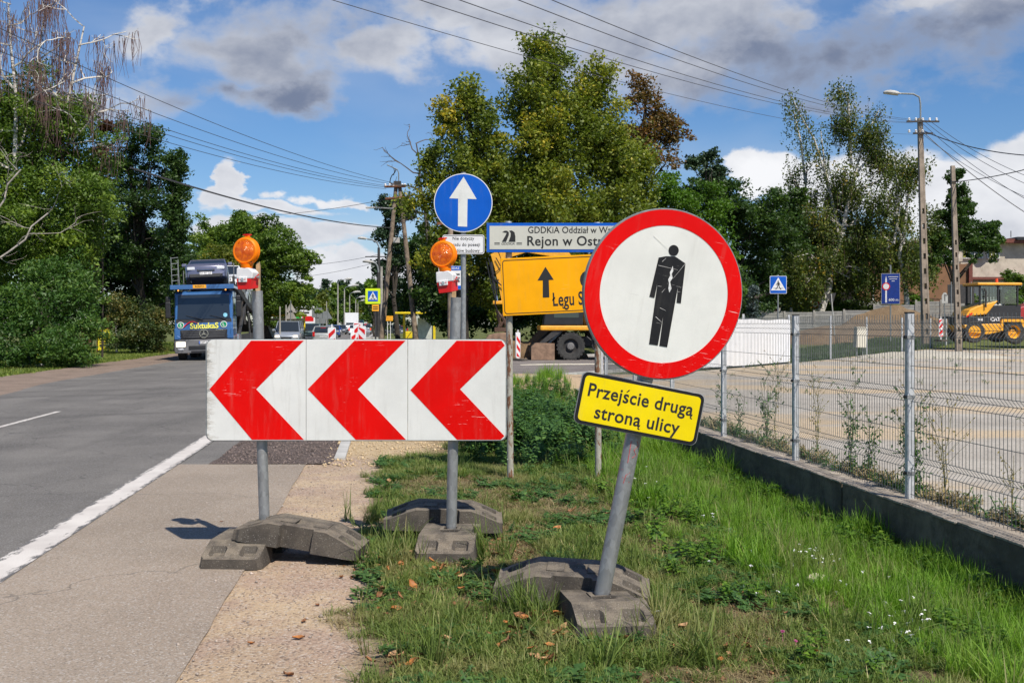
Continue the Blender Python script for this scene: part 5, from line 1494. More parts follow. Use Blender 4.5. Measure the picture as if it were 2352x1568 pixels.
# ---- wheeled excavator ----
ZE = 47.5
E = thing('wheeled_excavator', 'yellow wheeled excavator with dark blade and lowered bucket behind the amber board', 'excavator', (X(1310, ZE), ZE, 0), math.radians(2))
def el_(px, py): return ((px - 1310) / F * ZE, Zh(py, ZE))
def big_wheel(x, y, r=.62):
    b = MB().lathe([(r * .55, -.22), (r * .85, -.25), (r * .96, -.24), (r * .96, .24), (r * .85, .25), (r * .55, .22)], 36, None, False)
    for i in range(22):
        a = 2 * math.pi * i / 22
        for s in (-1, 1):
            M = Matrix.Rotation(-a - s * .07, 4, 'Y')
            b.box((r * .965, s * .13, 0), (.075, .24, .085), M)
    w = b.build('wheel', M_TYRE, E); w.location = (x, y, r)
    MB().lathe([(0, -.16), (.14, -.17), (.16, -.10), (r * .42, -.08), (r * .56, -.20), (r * .58, -.2), (r * .58, .1), (0, .1)], 30).build('rim', M_DARKM, w, smooth=True)
    MB().lathe([(0, -.26), (.15, -.25), (.17, -.15), (0, -.14)], 20).build('hub', mat('hub grey', (.18, .17, .16), .6, dirt=.3), w, smooth=True)
    for k in range(6):
        a = k * math.pi / 3
        MB().cyl((.1 * math.cos(a), -.275, .1 * math.sin(a)), (.1 * math.cos(a), -.25, .1 * math.sin(a)), .016, .016, 6).build('hub_bolt', M_GALVD, w)
for y in (0, 1.95):
    big_wheel(0, y); big_wheel(2.9, y)
MB().box((1.5, 1.0, .82), (3.9, .9, .45)).build('undercarriage', M_DARKM, E, bevel=.04)
MB().cyl((0, .2, .62), (0, 1.8, .62), .13, .13, 10).cyl((2.9, .2, .62), (2.9, 1.8, .62), .13, .13, 10).build('axle', M_DARKM, E)
for (a, c) in ((.62, 1.0),):
    MB().tube([(.72, -.1, 1.05), (.95, -.1, .85), (1.0, -.1, .5)], .03, 5).box((1.25, -.12, .48), (.5, .35, .05)).box((1.3, -.12, .95), (.7, .3, .05)).build('step', M_DARKM, E)
# blade
MB().prism([(-1.75, .02), (-.72, .02), (-.72, .75), (-1.55, .78), (-1.75, .62)][::1], -.30, -.25, None).build('blade_end_plate', M_STEELW, E)
MB().prism([(-1.68, .02), (-1.18, .02), (-1.10, .72), (-1.62, .76), (-1.78, .4)], -.25, 2.4).build('dozer_blade', M_DARKM, E, bevel=.02)
for y in (-.1, 2.0):
    MB().prism([(-1.45, .72), (-1.2, .72), (-.35, 1.30), (-.42, 1.42), (-.72, 1.36)], y - .08, y + .08).build('blade_arm', M_DARKM, E)
MB().cyl((-1.0, .0, .72), (-.42, .0, 1.25), .06, .06, 8).build('blade_ram', M_GALVD, E)
# turntable, deck, cab, engine cover
MB().cyl((1.3, 1.0, 1.03), (1.3, 1.0, 1.28), .55, .55, 24).build('turntable', M_DARKM, E)
p0 = el_(1240, 752); p1 = el_(1347, 742)
MB().box(((p0[0] + 5.6) / 2, 1.0, 1.42), (5.6 - p0[0], 2.5, .22)).build('deck', M_CATY, E, bevel=.05)
MB().prism([(-1.22, 1.54), (.55, 1.54), (.55, 3.05), (-.6, 3.05), (-1.05, 2.6)], -.22, .9).build('cab', mat('black cab frame', (.02, .02, .022), .4), E, bevel=.05)
MB().box((-.2, -.232, 2.35), (1.1, .012, .95)).build('cab_window', M_GLASSG, E)
MB().box((2.6, 1.1, 2.05), (3.6, 2.2, 1.05)).build('engine_cover', M_CATY, E, bevel=.08)
MB().box((.95, -.02, 1.9), (.55, .1, .45)).build('vent_panel', M_CATY, E, bevel=.02)
MB().box((.95, -.08, 1.9), (.38, .03, .16)).build('vent', M_BLACK, E)
# boom reaching left and up, stick coming down, bucket on the ground
bp = [el_(1345, 640), el_(1290, 575), el_(1210, 562), el_(1150, 585)]
b = MB()
def beam(b, pts, w, yc, hs_):
    up = []; dn = []
    for i, (p, h) in enumerate(zip(pts, hs_)):
        a = pts[max(0, i-1)]; c = pts[min(len(pts)-1, i+1)]
        d = Vector((c[0]-a[0], c[1]-a[1])).normalized(); n_ = Vector((-d.y, d.x))
        up.append((p[0] + n_.x * h, p[1] + n_.y * h)); dn.append((p[0] - n_.x * h, p[1] - n_.y * h))
    for i in range(len(pts) - 1):
        b.prism([dn[i], dn[i+1], up[i+1], up[i]], yc - w / 2, yc + w / 2)
beam(b, bp, .45, 1.0, (.25, .3, .28, .2)); b.build('boom', M_CATY, E)
b = MB(); beam(b, [el_(1135, 578), el_(1150, 610), el_(1162, 680), el_(1165, 715)], .38, 1.0, (.16, .26, .2, .14)); b.build('stick', M_CATY, E)
b = MB(); b.cyl((*el_(1128, 600)[:1], .8, el_(0, 600)[1]), (el_(1137, 0)[0], .8, el_(0, 665)[1]), .08, .08, 8); b.build('bucket_ram', M_BLACK, E)
MB().cyl((el_(1137, 0)[0], .8, el_(0, 655)[1]), (el_(1143, 0)[0], .8, el_(0, 690)[1]), .045, .045, 8).build('ram_rod', M_CHROME, E)
b = MB()
for (q, w) in (([(1122, 590), (1135, 640), (1160, 660)], .028), ([(1140, 590), (1152, 612), (1130, 632), (1150, 652)], .025), ([(1118, 598), (1128, 650), (1140, 690)], .025), ([(1145, 640), (1138, 700), (1150, 730)], .028)):
    b.tube([(el_(x, 0)[0], .72, el_(0, y)[1]) for x, y in q], w, 6)
b.build('hose', M_BLACK, E)
MB().box((el_(1152, 0)[0], 1.0, el_(0, 694)[1]), (.75, .5, .16)).build('link', M_CATY, E, bevel=.03)
b = MB()
for q in ([(1140, 712), (1160, 735), (1150, 750)], [(1166, 700), (1155, 726), (1165, 750)], [(1143, 722), (1150, 742), (1143, 762)]):
    b.tube([(el_(x, 0)[0], .85, el_(0, y)[1]) for x, y in q], .075, 6)
b.box((el_(1155, 0)[0], 1.0, el_(0, 757)[1]), (.7, .5, .2)).build('tilt_coupler', mat('oily brown steel', (.12, .07, .045), .5, .4), E)
bc = [el_(1172, 764), el_(1140, 765), el_(1122, 770), el_(1114, 782), el_(1116, 806), el_(1130, 818), el_(1170, 812), el_(1178, 790)]
MB().prism(bc[::-1][::-1] if False else bc[::-1], .45, 1.6).build('bucket', M_STEELW, E, bevel=.03)
for i in range(4): MB().box((el_(1126, 0)[0], .55 + i * .32, el_(0, 820)[1]), (.25, .08, .08)).build('bucket_tooth', M_STEELW, E)

# ---- wheel loader at the right edge ----
ZL = 62.0
LZ = Zh(787, ZL)
Ld = thing('wheel_loader', 'yellow and black wheel loader with an open cab behind the fence', 'loader', (X(2325, ZL), ZL, LZ), math.radians(4))
def ll(px, py): return ((px - 2325) / F * ZL, Zh(py, ZL) - LZ)
def lw(x, y, r=.63):
    w = MB().lathe([(r * .6, -.22), (r * .92, -.24), (r, -.16), (r, .16), (r * .92, .24), (r * .6, .22)], 30, None, False).build('wheel', M_TYRE, Ld, smooth=True); w.location = (x, y, r)
    MB().lathe([(0, -.05), (.12, -.08), (.16, -.05), (r * .5, -.05), (r * .62, -.2), (r * .62, .1), (0, .1)], 26).build('rim', M_CATY, w, smooth=True)
for x in (0, -2.35):
    for y in (0, 1.7): lw(x, y)
hood = [ll(2205, 765), ll(2207, 725), ll(2222, 706), ll(2262, 698), ll(2290, 695), ll(2290, 765)]
MB().prism([ll(2222, 726), ll(2262, 722), ll(2290, 690), ll(2262, 697), ll(2240, 703), ll(2222, 712), ll(2213, 726)], -.1, 1.8).build('hood', M_CATY, Ld, bevel=.05)
MB().prism([ll(2206, 740), ll(2206, 727), ll(2350, 727), ll(2360, 760), ll(2215, 760)], -.05, 1.75).build('engine_bay', mat('loader black', (.025, .025, .027), .45), Ld, bevel=.03)
MB().prism([ll(2207, 746), ll(2210, 762), ll(2262, 768), ll(2300, 760), ll(2300, 742)], -.2, 1.9).build('frame', M_CATY, Ld, bevel=.04)
MB().prism([ll(2262, 733), ll(2262, 702), ll(2345, 700), ll(2345, 733)][::-1], -.02, 1.45).build('cab_base', mat('loader black', (.025, .025, .027), .45), Ld)
MB().prism([ll(2212, 762), ll(2225, 775), ll(2300, 775), ll(2300, 762)], .1, 1.6).build('belly', M_DARKM, Ld)
MB().prism([ll(2212, 728), ll(2228, 717), ll(2227, 722), ll(2216, 728)], -.13, -.09).build('red_panel', M_REDP, Ld)
fa = [ll(2290, 752), ll(2296, 733), ll(2345, 733), ll(2352, 752), ll(2345, 752), ll(2341, 739), ll(2300, 739), ll(2296, 752)]
for y in (-.26, 1.5): MB().prism(fa, y, y + .4).build('fender', M_CATY, Ld)
c0, c1 = ll(2246, 700), ll(2338, 655)
for (px, y) in ((2247, -.05), (2247, 1.5), (2336, -.05), (2336, 1.5), (2290, -.05), (2302, 1.5)):
    x = ll(px, 0)[0]
    MB().box((x, y, (c0[1] + c1[1]) / 2), (.09, .09, c1[1] - c0[1])).build('cab_post', M_BLACK, Ld)
MB().box(((c0[0] + c1[0]) / 2, .72, c1[1] + .07), (c1[0] - c0[0] + .35, 1.85, .15)).build('cab_roof', M_CATY, Ld, bevel=.05)
MB().box(((c0[0] + c1[0]) / 2, .72, c1[1] - .02), (c1[0] - c0[0] + .2, 1.7, .05)).build('roof_lining', M_BLACK, Ld)
m_clear = newmat('clear cab glass'); 
gl_m, gT, gb_, go_ = m_clear
mxs = gT.new('ShaderNodeMixShader'); tr_ = gT.new('ShaderNodeBsdfTransparent'); tr_.inputs[0].default_value = (.75, .82, .80, 1)
gls = gT.new('ShaderNodeBsdfGlossy'); gls.inputs['Roughness'].default_value = .03
mxs.inputs[0].default_value = .12; gT.link(tr_.outputs[0], mxs.inputs[1]); gT.link(gls.outputs[0], mxs.inputs[2]); gT.link(mxs.outputs[0], go_.inputs[0])
MB().box((ll(2268, 0)[0], -.06, (c0[1] + c1[1]) / 2), (.95, .012, c1[1] - c0[1] - .1)).box((ll(2314, 0)[0], -.06, (c0[1] + c1[1]) / 2), (.95, .012, c1[1] - c0[1] - .1)).build('cab_window', gl_m, Ld)
s0 = ll(2300, 700)
MB().box((s0[0], .7, s0[1] + .15), (.5, .5, .15)).box((s0[0] + .25, .7, s0[1] + .5), (.14, .5, .8)).build('seat', M_BLACK, Ld, bevel=.04)
MB().tube([(ll(2280, 0)[0], .7, s0[1]), (ll(2276, 0)[0], .7, s0[1] + .45)], .03, 6).lathe([(.16, -.02), (.19, 0), (.16, .02)], 16, Matrix.Translation((ll(2276, 0)[0], .7, s0[1] + .5)) @ Matrix.Rotation(1.2, 4, 'X')).build('steering_wheel', M_BLACK, Ld)
MB().cyl((ll(2258, 0)[0], -.2, ll(0, 706)[1]), (ll(2258, 0)[0], -.2, ll(0, 668)[1]), .05, .05, 8).tube([(ll(2258, 0)[0], -.2, ll(0, 670)[1]), (ll(2254, 0)[0], -.2, ll(0, 663)[1])], .05, 8).build('exhaust_pipe', M_DARKM, Ld)
MB().cyl((ll(2303, 0)[0], .7, c1[1] + .15), (ll(2303, 0)[0], .7, c1[1] + .42), .09, .07, 12).build('beacon', mat('red orange beacon', (.75, .09, .02), .3), Ld)
text('CAT', .30, M_WHITEP, Ld, (ll(2270, 0)[0] + .35, -.06, ll(0, 733)[1]), bold=.03)
text('908', .2, M_WHITEP, Ld, (ll(2244, 0)[0] + .1, -.06, ll(0, 734)[1]), bold=.02)
# red machine beside it
R_ = thing('red_machine', 'red machine body half behind the loader cab at the right edge', 'machine', (X(2372, 66), 66, .4))
MB().prism([(-1.9, .9), (1.8, .9), (1.8, 2.4), (.5, 2.6), (-.9, 2.2), (-1.9, 1.6)], 0, 1.6).build('body', paint('machine red', (.35, .01, .012), 0, .4), R_, bevel=.06)
for x in (-1.1, 1.1): 
    w = MB().lathe([(.3, -.2), (.5, -.2), (.55, -.1), (.55, .1), (.5, .2), (.3, .2)], 20, None, False).build('wheel', M_TYRE, R_, smooth=True); w.location = (x, 0, .5)
    MB().lathe([(0, -.1), (.33, -.12), (.33, .1), (0, .1)], 20).build('rim', M_REDP, w)
# ================= poles, lamps, wires, street things =================
def lamp_head(par, p, d, s=1.0, m=M_CONCL):
    """street lamp head at p pointing along +-x (d)"""
    M = Matrix.Translation(p) @ Matrix.Rotation(-.12 * d, 4, 'Y')
    prof = [(-.02, .05), (.06, .10), (.22, .15), (.42, .15), (.60, .10), (.68, .03), (.68, 0), (.0, 0)]
    b = MB(); n = 10; vs = []; fs = []
    L = [(0, .05, .04), (.1, .09, .09), (.25, .13, .12), (.45, .15, .12), (.6, .11, .08), (.68, .03, .02)]
    for (x, w, h) in L:
        for i in range(n + 1):
            a = math.pi * i / n
            vs.append((d * x * s, math.cos(a) * w * s, math.sin(a) * h * s))
    for k in range(len(L) - 1):
        for i in range(n): fs.append((k*(n+1)+i, k*(n+1)+i+1, (k+1)*(n+1)+i+1, (k+1)*(n+1)+i))
    h = b.add(vs, fs, M).build('lamp_head', m, par, smooth=True)
    vs = []; fs = []
    for (x, w, hh) in L[1:]:
        for i in range(n + 1):
            a = math.pi * i / n
            vs.append((d * x * s, math.cos(a) * w * .92 * s, -math.sin(a) * .07 * s))
    for k in range(len(L) - 2):
        for i in range(n): fs.append((k*(n+1)+i, k*(n+1)+i+1, (k+1)*(n+1)+i+1, (k+1)*(n+1)+i))
    MB().add(vs, fs, M).build('lamp_glass', mat('lamp bowl', (.5, .5, .46), .2), h, smooth=True)
def concrete_pole(t, x0, z0, x1, z1, w0, w1, slots=True):
    """tapered H-section pole with recessed slots"""
    b = MB(); d = Vector((x1 - x0, 0, z1 - z0))
    for s in (-1, 1):
        b.add([(x0 + s*w0*.5 - .0, -w0*.45, z0), (x0 + s*w0*.22, -w0*.45, z0), (x0 + s*w0*.22, w0*.45, z0), (x0 + s*w0*.5, w0*.45, z0),
               (x1 + s*w1*.5, -w1*.45, z1), (x1 + s*w1*.22, -w1*.45, z1), (x1 + s*w1*.22, w1*.45, z1), (x1 + s*w1*.5, w1*.45, z1)],
              [(0,1,5,4), (1,2,6,5), (2,3,7,6), (3,0,4,7), (4,5,6,7)] if s > 0 else [(1,0,4,5), (2,1,5,6), (3,2,6,7), (0,3,7,4), (7,6,5,4)])
    n = 15
    for i in range(n):
        f0 = i / n; f1 = f0 + (.62 if i < n * .6 else 1.0) / n
        w = w0 + (w1 - w0) * f0
        a = Vector((x0, 0, z0)) + d * f0; c = Vector((x0, 0, z0)) + d * min(1, f1)
        b.add([(a.x - w*.23, -w*.41, a.z), (a.x + w*.23, -w*.41, a.z), (a.x + w*.23, w*.41, a.z), (a.x - w*.23, w*.41, a.z),
               (c.x - w*.23, -w*.41, c.z), (c.x + w*.23, -w*.41, c.z), (c.x + w*.23, w*.41, c.z), (c.x - w*.23, w*.41, c.z)],
              [(0,1,5,4), (1,2,6,5), (2,3,7,6), (3,0,4,7), (4,5,6,7), (3,2,1,0)])
    return b.build('shaft', mat('brownish pole concrete', (.27, .22, .17), .9, var=.25, scale=2, bmp=.006, bscale=30, dirt=.3, dirtcol=(.13, .10, .08)), t)
def insulator(par, p, s=1.0):
    MB().lathe([(.0, -.08*s), (.05*s, -.08*s), (.07*s, -.03*s), (.05*s, 0), (.07*s, .03*s), (.03*s, .08*s), (0, .08*s)], 10, Matrix.Translation(p) @ Matrix.Rotation(math.pi/2, 4, 'X')).build('insulator', M_WHITEP if s > .9 else M_DARKM, par)
# right lamp pole
Z_ = 66
bx0, bz0 = X(2127, Z_), .4
lp = thing('lamp_pole', 'tall slotted concrete pole with a curved lamp arm and wires', 'utility pole', (0, Z_, 0))
tx, tz = X(2113, Z_), Zh(272, Z_)
concrete_pole(lp, bx0, bz0, tx, tz, .44, .26)
MB().tube([(tx, -.1, tz - .6), (tx - .01, -.1, Zh(240, Z_)), (tx - .08, -.1, Zh(224, Z_)), (tx - .45, -.1, Zh(217, Z_)), (X(2064, Z_), -.1, Zh(216, Z_))], .055, 8).build('lamp_arm', M_GALVD, lp, smooth=True)
lamp_head(lp, Vector((X(2067, Z_), -.1, Zh(217.5, Z_))), -1, 1.55)
for zz, a in ((Zh(281, Z_), .06), (Zh(308, Z_), -.03)):
    MB().box((tx + .1, -.22, zz), (2.0 if a > 0 else 1.2, .09, .10), None).build('crossarm', M_DARKM, lp)
    for k in range(5 if a > 0 else 3): insulator(lp, (tx - .75 + k * .42, -.22, zz + .14), 1.15)
# second slotted concrete pole
Z_ = 59.5
cp = thing('concrete_pole', 'bare slotted concrete pole standing right of the lamp pole', 'utility pole', (0, Z_, 0))
concrete_pole(cp, X(2202, Z_), .07, X(2188, Z_), Zh(381, Z_), .32, .20)
MB().box((X(2190, Z_), -.13, Zh(418, Z_)), (.35, .06, .06)).build('wire_hook', M_DARKM, cp)
# A shaped timber pole across the side road
Z_ = 60
ap = thing('timber_pole', 'A shaped double timber pole with rusty crossarms beside the lime tree', 'utility pole', (0, Z_, 0))
for (p, q, lab) in (((873, 786), (910, 425), 1), ((959, 792), (918, 428), 2)):
    MB().cyl((X(p[0], Z_), 0, -.1), (X(q[0], Z_), 0, Zh(q[1], Z_)), .165, .11, 14).build('leg', M_WOODPOLE, ap, smooth=True)
for (x0, y0, x1, y1) in ((884, 430, 932, 429), (886, 458, 942, 453)):
    MB().cyl((X(x0, Z_), -.2, Zh(y0, Z_)), (X(x1, Z_), -.2, Zh(y1, Z_)), .065, .065, 6).build('crossarm', M_RUST, ap)
MB().box((X(913, Z_), -.05, Zh(423, Z_)), (.4, .3, .3)).build('pole_cap', M_DARKM, ap)
for px in (886, 896, 904, 925, 931): insulator(ap, (X(px, Z_), -.2, Zh(426, Z_)), 1.0)
MB().cyl((X(916, Z_), -.05, Zh(425, Z_)), (X(916, Z_), -.05, Zh(398, Z_)), .035, .035, 6).tube([(X(916, Z_), -.05, Zh(398, Z_)), (X(913, Z_), -.05, Zh(390, Z_)), (X(889, Z_), -.05, Zh(379, Z_))], .03, 6).build('bent_pipe', M_GALVD, ap)
MB().cyl((X(905, Z_), -.1, Zh(480, Z_)), (X(862, Z_), -.1, Zh(477, Z_)), .045, .03, 6).build('lamp_arm', M_GALV, ap)
MB().box((X(852, Z_), -.1, Zh(477.5, Z_)), (.55, .16, .09)).build('lamp_head', M_CONCL, ap, bevel=.02)
MB().box((X(912, Z_), -.25, Zh(553, Z_)), (.35, .25, .3)).build('junction_box', M_CONCL, ap, bevel=.03)
# street lamps down the road
def street_lamp(label, px, Z, pytop, side=-1, dark=False, arm=30, h2=0, group='lamps along the far street'):
    t = thing('street_lamp', label, 'street lamp', (X(px, Z), Z, 0), 0, group)
    H = Zh(pytop, Z)
    m = M_DARKM if dark else M_CONC
    MB().cyl((0, 0, -.1), (0, 0, H - .6), .13, .09, 10).build('shaft', m, t, smooth=True)
    a = arm / F * Z
    MB().tube([(0, 0, H - .9), (0, 0, H - .5), (side * a * .12, 0, H - .22), (side * a * .4, 0, H - .05), (side * a * .7, 0, H)], .05, 6).build('lamp_arm', M_GALVD, t, smooth=True)
    lamp_head(t, Vector((side * a * .68, 0, H)), side, max(1.0, .011 * Z))
    return t
street_lamp('dark lamp post with crossarm behind the yellow crossing sign', 870, 74, 549, -1, True, 38)
cpx = thing('concrete_pole', 'grey concrete pole behind the dark lamp post', 'utility pole', (X(876, 80), 80, 0))
MB().cyl((0, 0, -.1), (0, 0, Zh(612, 80)), .14, .1, 10).build('shaft', M_CONC, cpx, smooth=True)
MB().cyl((-1.2, 0, Zh(577, 74) ), (.9, 0, Zh(577, 74)), .04, .04, 6).build('crossarm', M_DARKM, cpx)
for i, (px, Z, top, lab) in enumerate(((776, 150, 642, 'nearest tall lamp on the far straight of the street'), (791, 172, 657, 'second lamp along the far straight of the street'), (803, 195, 672, 'third lamp along the far straight of the street'), (817, 225, 683, 'fourth lamp along the far straight of the street'), (822, 255, 691, 'last small lamp along the far straight of the street'))):
    street_lamp(lab, px, Z, top, 1 if i < 2 else 1, False, 22 if i < 2 else 10)
for (px, Z, top, lab) in ((869, 66, 603, 'second lower lamp head right beside the dark lamp post'),):
    street_lamp(lab, px, Z, top, -1, True, 16)
for (px, Z, top, lab) in ((750, 140, 692, 'thin pole among the grey sign backs'), (698, 120, 700, 'thin timber pole beside the white billboard'), (643, 78, 704, 'thin grey pole behind the transporter tail'), (657, 84, 700, 'thin pole with a sign hoop left of the warning triangles')):
    t = thing('thin_pole', lab, 'pole', (X(px, Z), Z, 0)); MB().cyl((0, 0, -.1), (0, 0, Zh(top, Z)), .07, .05, 8).build('shaft', M_CONC if 'timber' not in lab else M_WOODPOLE, t)
# crossing sign with yellow green border
Z_ = 43
t = thing('crossing_sign', 'yellow green bordered pedestrian crossing sign by the timber pole', 'road sign', (X(856.5, Z_), Z_, 0))
zc_ = Zh(680, Z_)
MB().cyl((.1, .06, -.1), (.1, .06, zc_), .035, .035, 10).build('pole', M_DARKM, t)
MB().prism(rrect(.60, .62, .03, 4, 0, zc_), 0, .03).build('border', M_LIME, t)
MB().prism(rrect(.40, .42, .01, 2, 0, zc_), -.006, .001).build('blue_face', M_BLUE, t)
MB().prism([(-.18, zc_ - .14), (.18, zc_ - .14), (0, zc_ + .18)], -.011, -.005).build('white_triangle', M_WHITEP, t)
walker(t, 0, zc_ - .02, .23, -.0105)
MB().box((0, -.0125, zc_ - .095), (.28, .003, .012)).build('stripe', M_BLACKT, t)
MB().box((.1, .02, zc_ - .47), (.27, .02, .26)).build('amber_plate', mat('amber plate', (.85, .38, .02), .5), t)
for i in range(2): MB().box((.1, .006, zc_ - .43 - .08 * i), (.2, .004, .03)).build('print_line', M_BLACKT, t)
# far signs
def tri_back(label, px, Z, pys, m=M_GALVD):
    t = thing('triangle_sign', label, 'road sign', (X(px, Z), Z, 0), 0, 'grey backs of far road signs')
    MB().cyl((0, -.03, -.1), (0, -.03, Zh(pys[0] - 16, Z)), .03, .03, 8).build('pole', M_GALVD, t)
    for py in pys:
        zc = Zh(py, Z); MB().prism([(-.48, zc - .4), (.48, zc - .4), (0, zc + .42)], 0, .02).build('plate', m, t)
tri_back('two grey triangle sign backs stacked on one pole', 668, 88, (706.5, 721), M_CONC)
tri_back('grey triangle sign back right of the square sign backs', 753, 108, (723,))
for (px, py, w, h, Z, lab) in ((728, 718, .95, .9, 100, 'square grey sign back left of the small triangle'), (742, 724, .85, .8, 104, 'lower square grey sign back beside the pole'), (736, 737, 1.0, .5, 102, 'low wide grey sign back')):
    t = thing('road_sign', lab, 'road sign', (X(px, Z), Z, 0), 0, 'grey backs of far road signs')
    MB().cyl((0, -.04, -.1), (0, -.04, Zh(py, Z) + h/2 + .15), .035, .035, 8).build('pole', M_GALVD, t)
    MB().box((0, 0, Zh(py, Z)), (w, .02, h)).build('plate', M_GALVD, t)
t = thing('billboard', 'white roadside billboard with dark and red print', 'billboard', (X(695, 125), 125, 0))
MB().box((0, 0, Zh(721, 125)), (2.9, .2, 2.2)).build('panel', M_WHITEP, t, bevel=.02)
for s in (-1, 1): MB().box((s * 1.2, .1, .8), (.15, .15, 1.7)).build('leg', M_GALVD, t)
for (x, z, w, h, m) in ((.1, .6, 1.9, .22, M_BLACKT), (.0, .15, 1.6, .2, M_BLACKT), (.65, -.55, 1.3, .6, M_REDP)):
    MB().box((x, -.105, Zh(721, 125) + z), (w, .01, h)).build('print_block', m, t)
t = thing('green_sign', 'small green sign left of the white billboard', 'sign', (X(684, 110), 110, 0))
MB().box((0, 0, Zh(733, 110)), (.75, .06, .6)).build('plate', mat('bright green', (.02, .5, .08), .5), t)
MB().box((0, .05, .9), (.08, .08, 2)).build('post', M_GALVD, t)
# bus shelter on the left, partly behind the transporter
t = thing('bus_shelter', 'yellow roofed bus shelter behind the transporter tail', 'bus shelter', (X(655, 92), 92, 0), .12)
MB().box((0, 0, 2.35), (3.6, 1.6, .22)).build('roof', mat('yellow enamel', (.8, .6, .02), .4), t, bevel=.03)
for x in (-1.6, 0, 1.6):
    MB().box((x, .6, 1.15), (.12, .12, 2.3)).build('post', mat('yellow enamel', (.8, .6, .02), .4), t)
for x in (-.8, .8): MB().box((x, .62, 1.2), (1.45, .03, 1.8)).build('pane', mat('frosted panel', (.6, .62, .58), .4), t)
MB().box((0, .3, .45), (2.6, .35, .06)).build('bench', M_WOOD, t)
t = thing('bus_shelter', 'shaded bus shelter with yellow roof behind the timber pole', 'bus shelter', (X(950, 78), 80, 0), -.1)
MB().box((0, 0, 2.42), (2.9, 1.5, .16)).build('roof', mat('yellow enamel', (.8, .6, .02), .4), t, bevel=.03)
for x in (-1.0, 1.3): MB().box((x, .5, 1.2), (.16, .16, 2.4)).build('post', mat('yellow enamel', (.8, .6, .02), .4), t)
MB().box((.6, .6, 1.2), (1.2, .03, 1.7)).build('pane', mat('frosted panel', (.6, .62, .58), .4), t)
t = thing('litter_bin', 'yellow litter bin beside the shaded bus shelter', 'litter bin', (X(936, 72), 73, 0))
MB().box((0, 0, .75), (.45, .35, .7)).build('bin', mat('yellow enamel', (.8, .6, .02), .4), t, bevel=.03)
MB().box((0, 0, .2), (.08, .08, .5)).build('post', M_DARKM, t)
t = thing('detour_sign', 'small yellow detour sign on two pale legs in the shade', 'road sign', (X(893, 80), 80, 0))
MB().box((0, 0, Zh(731, 80)), (.62, .03, .38)).build('plate', mat('amber plate', (.85, .38, .02), .5), t)
for s in (-.1, .12): MB().cyl((s, .04, 0), (s, .04, Zh(736, 80)), .03, .03, 6).build('leg', M_WHITEP, t)
t = thing('notice_board', 'white and blue notice board behind the right warning lamp', 'sign board', (X(1034, 30), 30, 0))
MB().box((0, 0, Zh(638, 30)), (.65, .04, .66)).build('board', M_WHITEP, t)
MB().box((0, -.024, Zh(616, 30)), (.60, .01, .11)).build('blue_band', M_BLUE, t)
MB().box((.0, -.024, Zh(660, 30)), (.60, .01, .10)).build('blue_band', M_BLUE, t)
for i in range(3): MB().box((.12, -.024, Zh(630 + i * 8, 30)), (.3, .01, .035)).build('print_line', M_BLACKT, t)
text('SPRZEDAŻ', .085, M_WHITEP, t, (.06, -.031, Zh(616, 30)), bold=.01)
MB().cyl((0, .12, -.1), (0, .12, Zh(500, 30)), .085, .075, 12).build('post', M_WOODPOLE, t, smooth=True)
MB().box((-.1, 0.05, Zh(513, 30)), (.55, .08, .07)).build('bracket', M_RUST, t)
# works clutter on the right kerb far off
t = thing('paver_pallet', 'grey paver stack with torn film behind the guide boards', 'pallet', (X(846, 66), 66, 0), .2)
for i in range(3):
    for j in range(3): MB().box((-.4 + i * .4, 0, .2 + j * .24), (.38, .9, .22)).build('paver_block', M_CONCL, t, bevel=.02)
MB().box((0, 0, .05), (1.3, 1, .1)).build('pallet', M_WOOD, t)
t = thing('paver_pallet', 'reddish paver stack right of the grey sign pole', 'pallet', (X(868, 70), 72, 0), -.2)
for i in range(3):
    for j in range(2): MB().box((-.4 + i * .4, 0, .2 + j * .24), (.38, .9, .22)).build('paver_block', mat('reddish pavers', (.30, .16, .12), .9), t, bevel=.02)
for (px, Z, w, lab, c_) in ((905, 70, 3.2, 'long low stack of kerb stones by the timber pole', 'kerb stone stack'), (985, 66, 2.2, 'short stack of kerb stones right of the timber pole', 'kerb stone stack')):
    t = thing('kerb_stack', lab, c_, (X(px, Z), Z, 0), .1)
    for i in range(3): MB().box((0, i * .2 - .2, .15), (w, .16, .28)).build('kerb_stone', M_CONCL, t, bevel=.01)
    MB().box((.1, 0, .42), (w * .9, .16, .24)).build('kerb_stone', M_CONCL, t, bevel=.01)
t = thing('wheelbarrow', 'black wheelbarrow with a shovel near the timber pole', 'wheelbarrow', (X(934, 62), 62, 0), .3)
MB().prism([(-.5, .75), (-.3, .3), (.3, .3), (.6, .8)][::-1][::-1], -.3, .3).build('tray', M_BLACK, t)
MB().lathe([(.1, -.04), (.2, -.05), (.2, .05), (.1, .04)], 14, Matrix.Translation((-.45, 0, .2))).build('wheel', M_TYRE, t)
MB().cyl((-.4, .25, .3), (1.1, .28, .75), .02, .02, 6).build('handle', M_GALVD, t)
MB().cyl((-.4, -.25, .3), (1.1, -.28, .75), .02, .02, 6).build('handle', M_GALVD, t)
t = thing('shovel', 'shovel leaning up out of the wheelbarrow', 'shovel', (X(938, 62), 61.9, .6))
MB().cyl((-.2, 0, 0), (.5, 0, 1.0), .02, .02, 6).build('handle', M_WOOD, t)
MB().box((-.28, 0, -.1), (.2, .03, .28)).build('blade', M_GALVD, t)
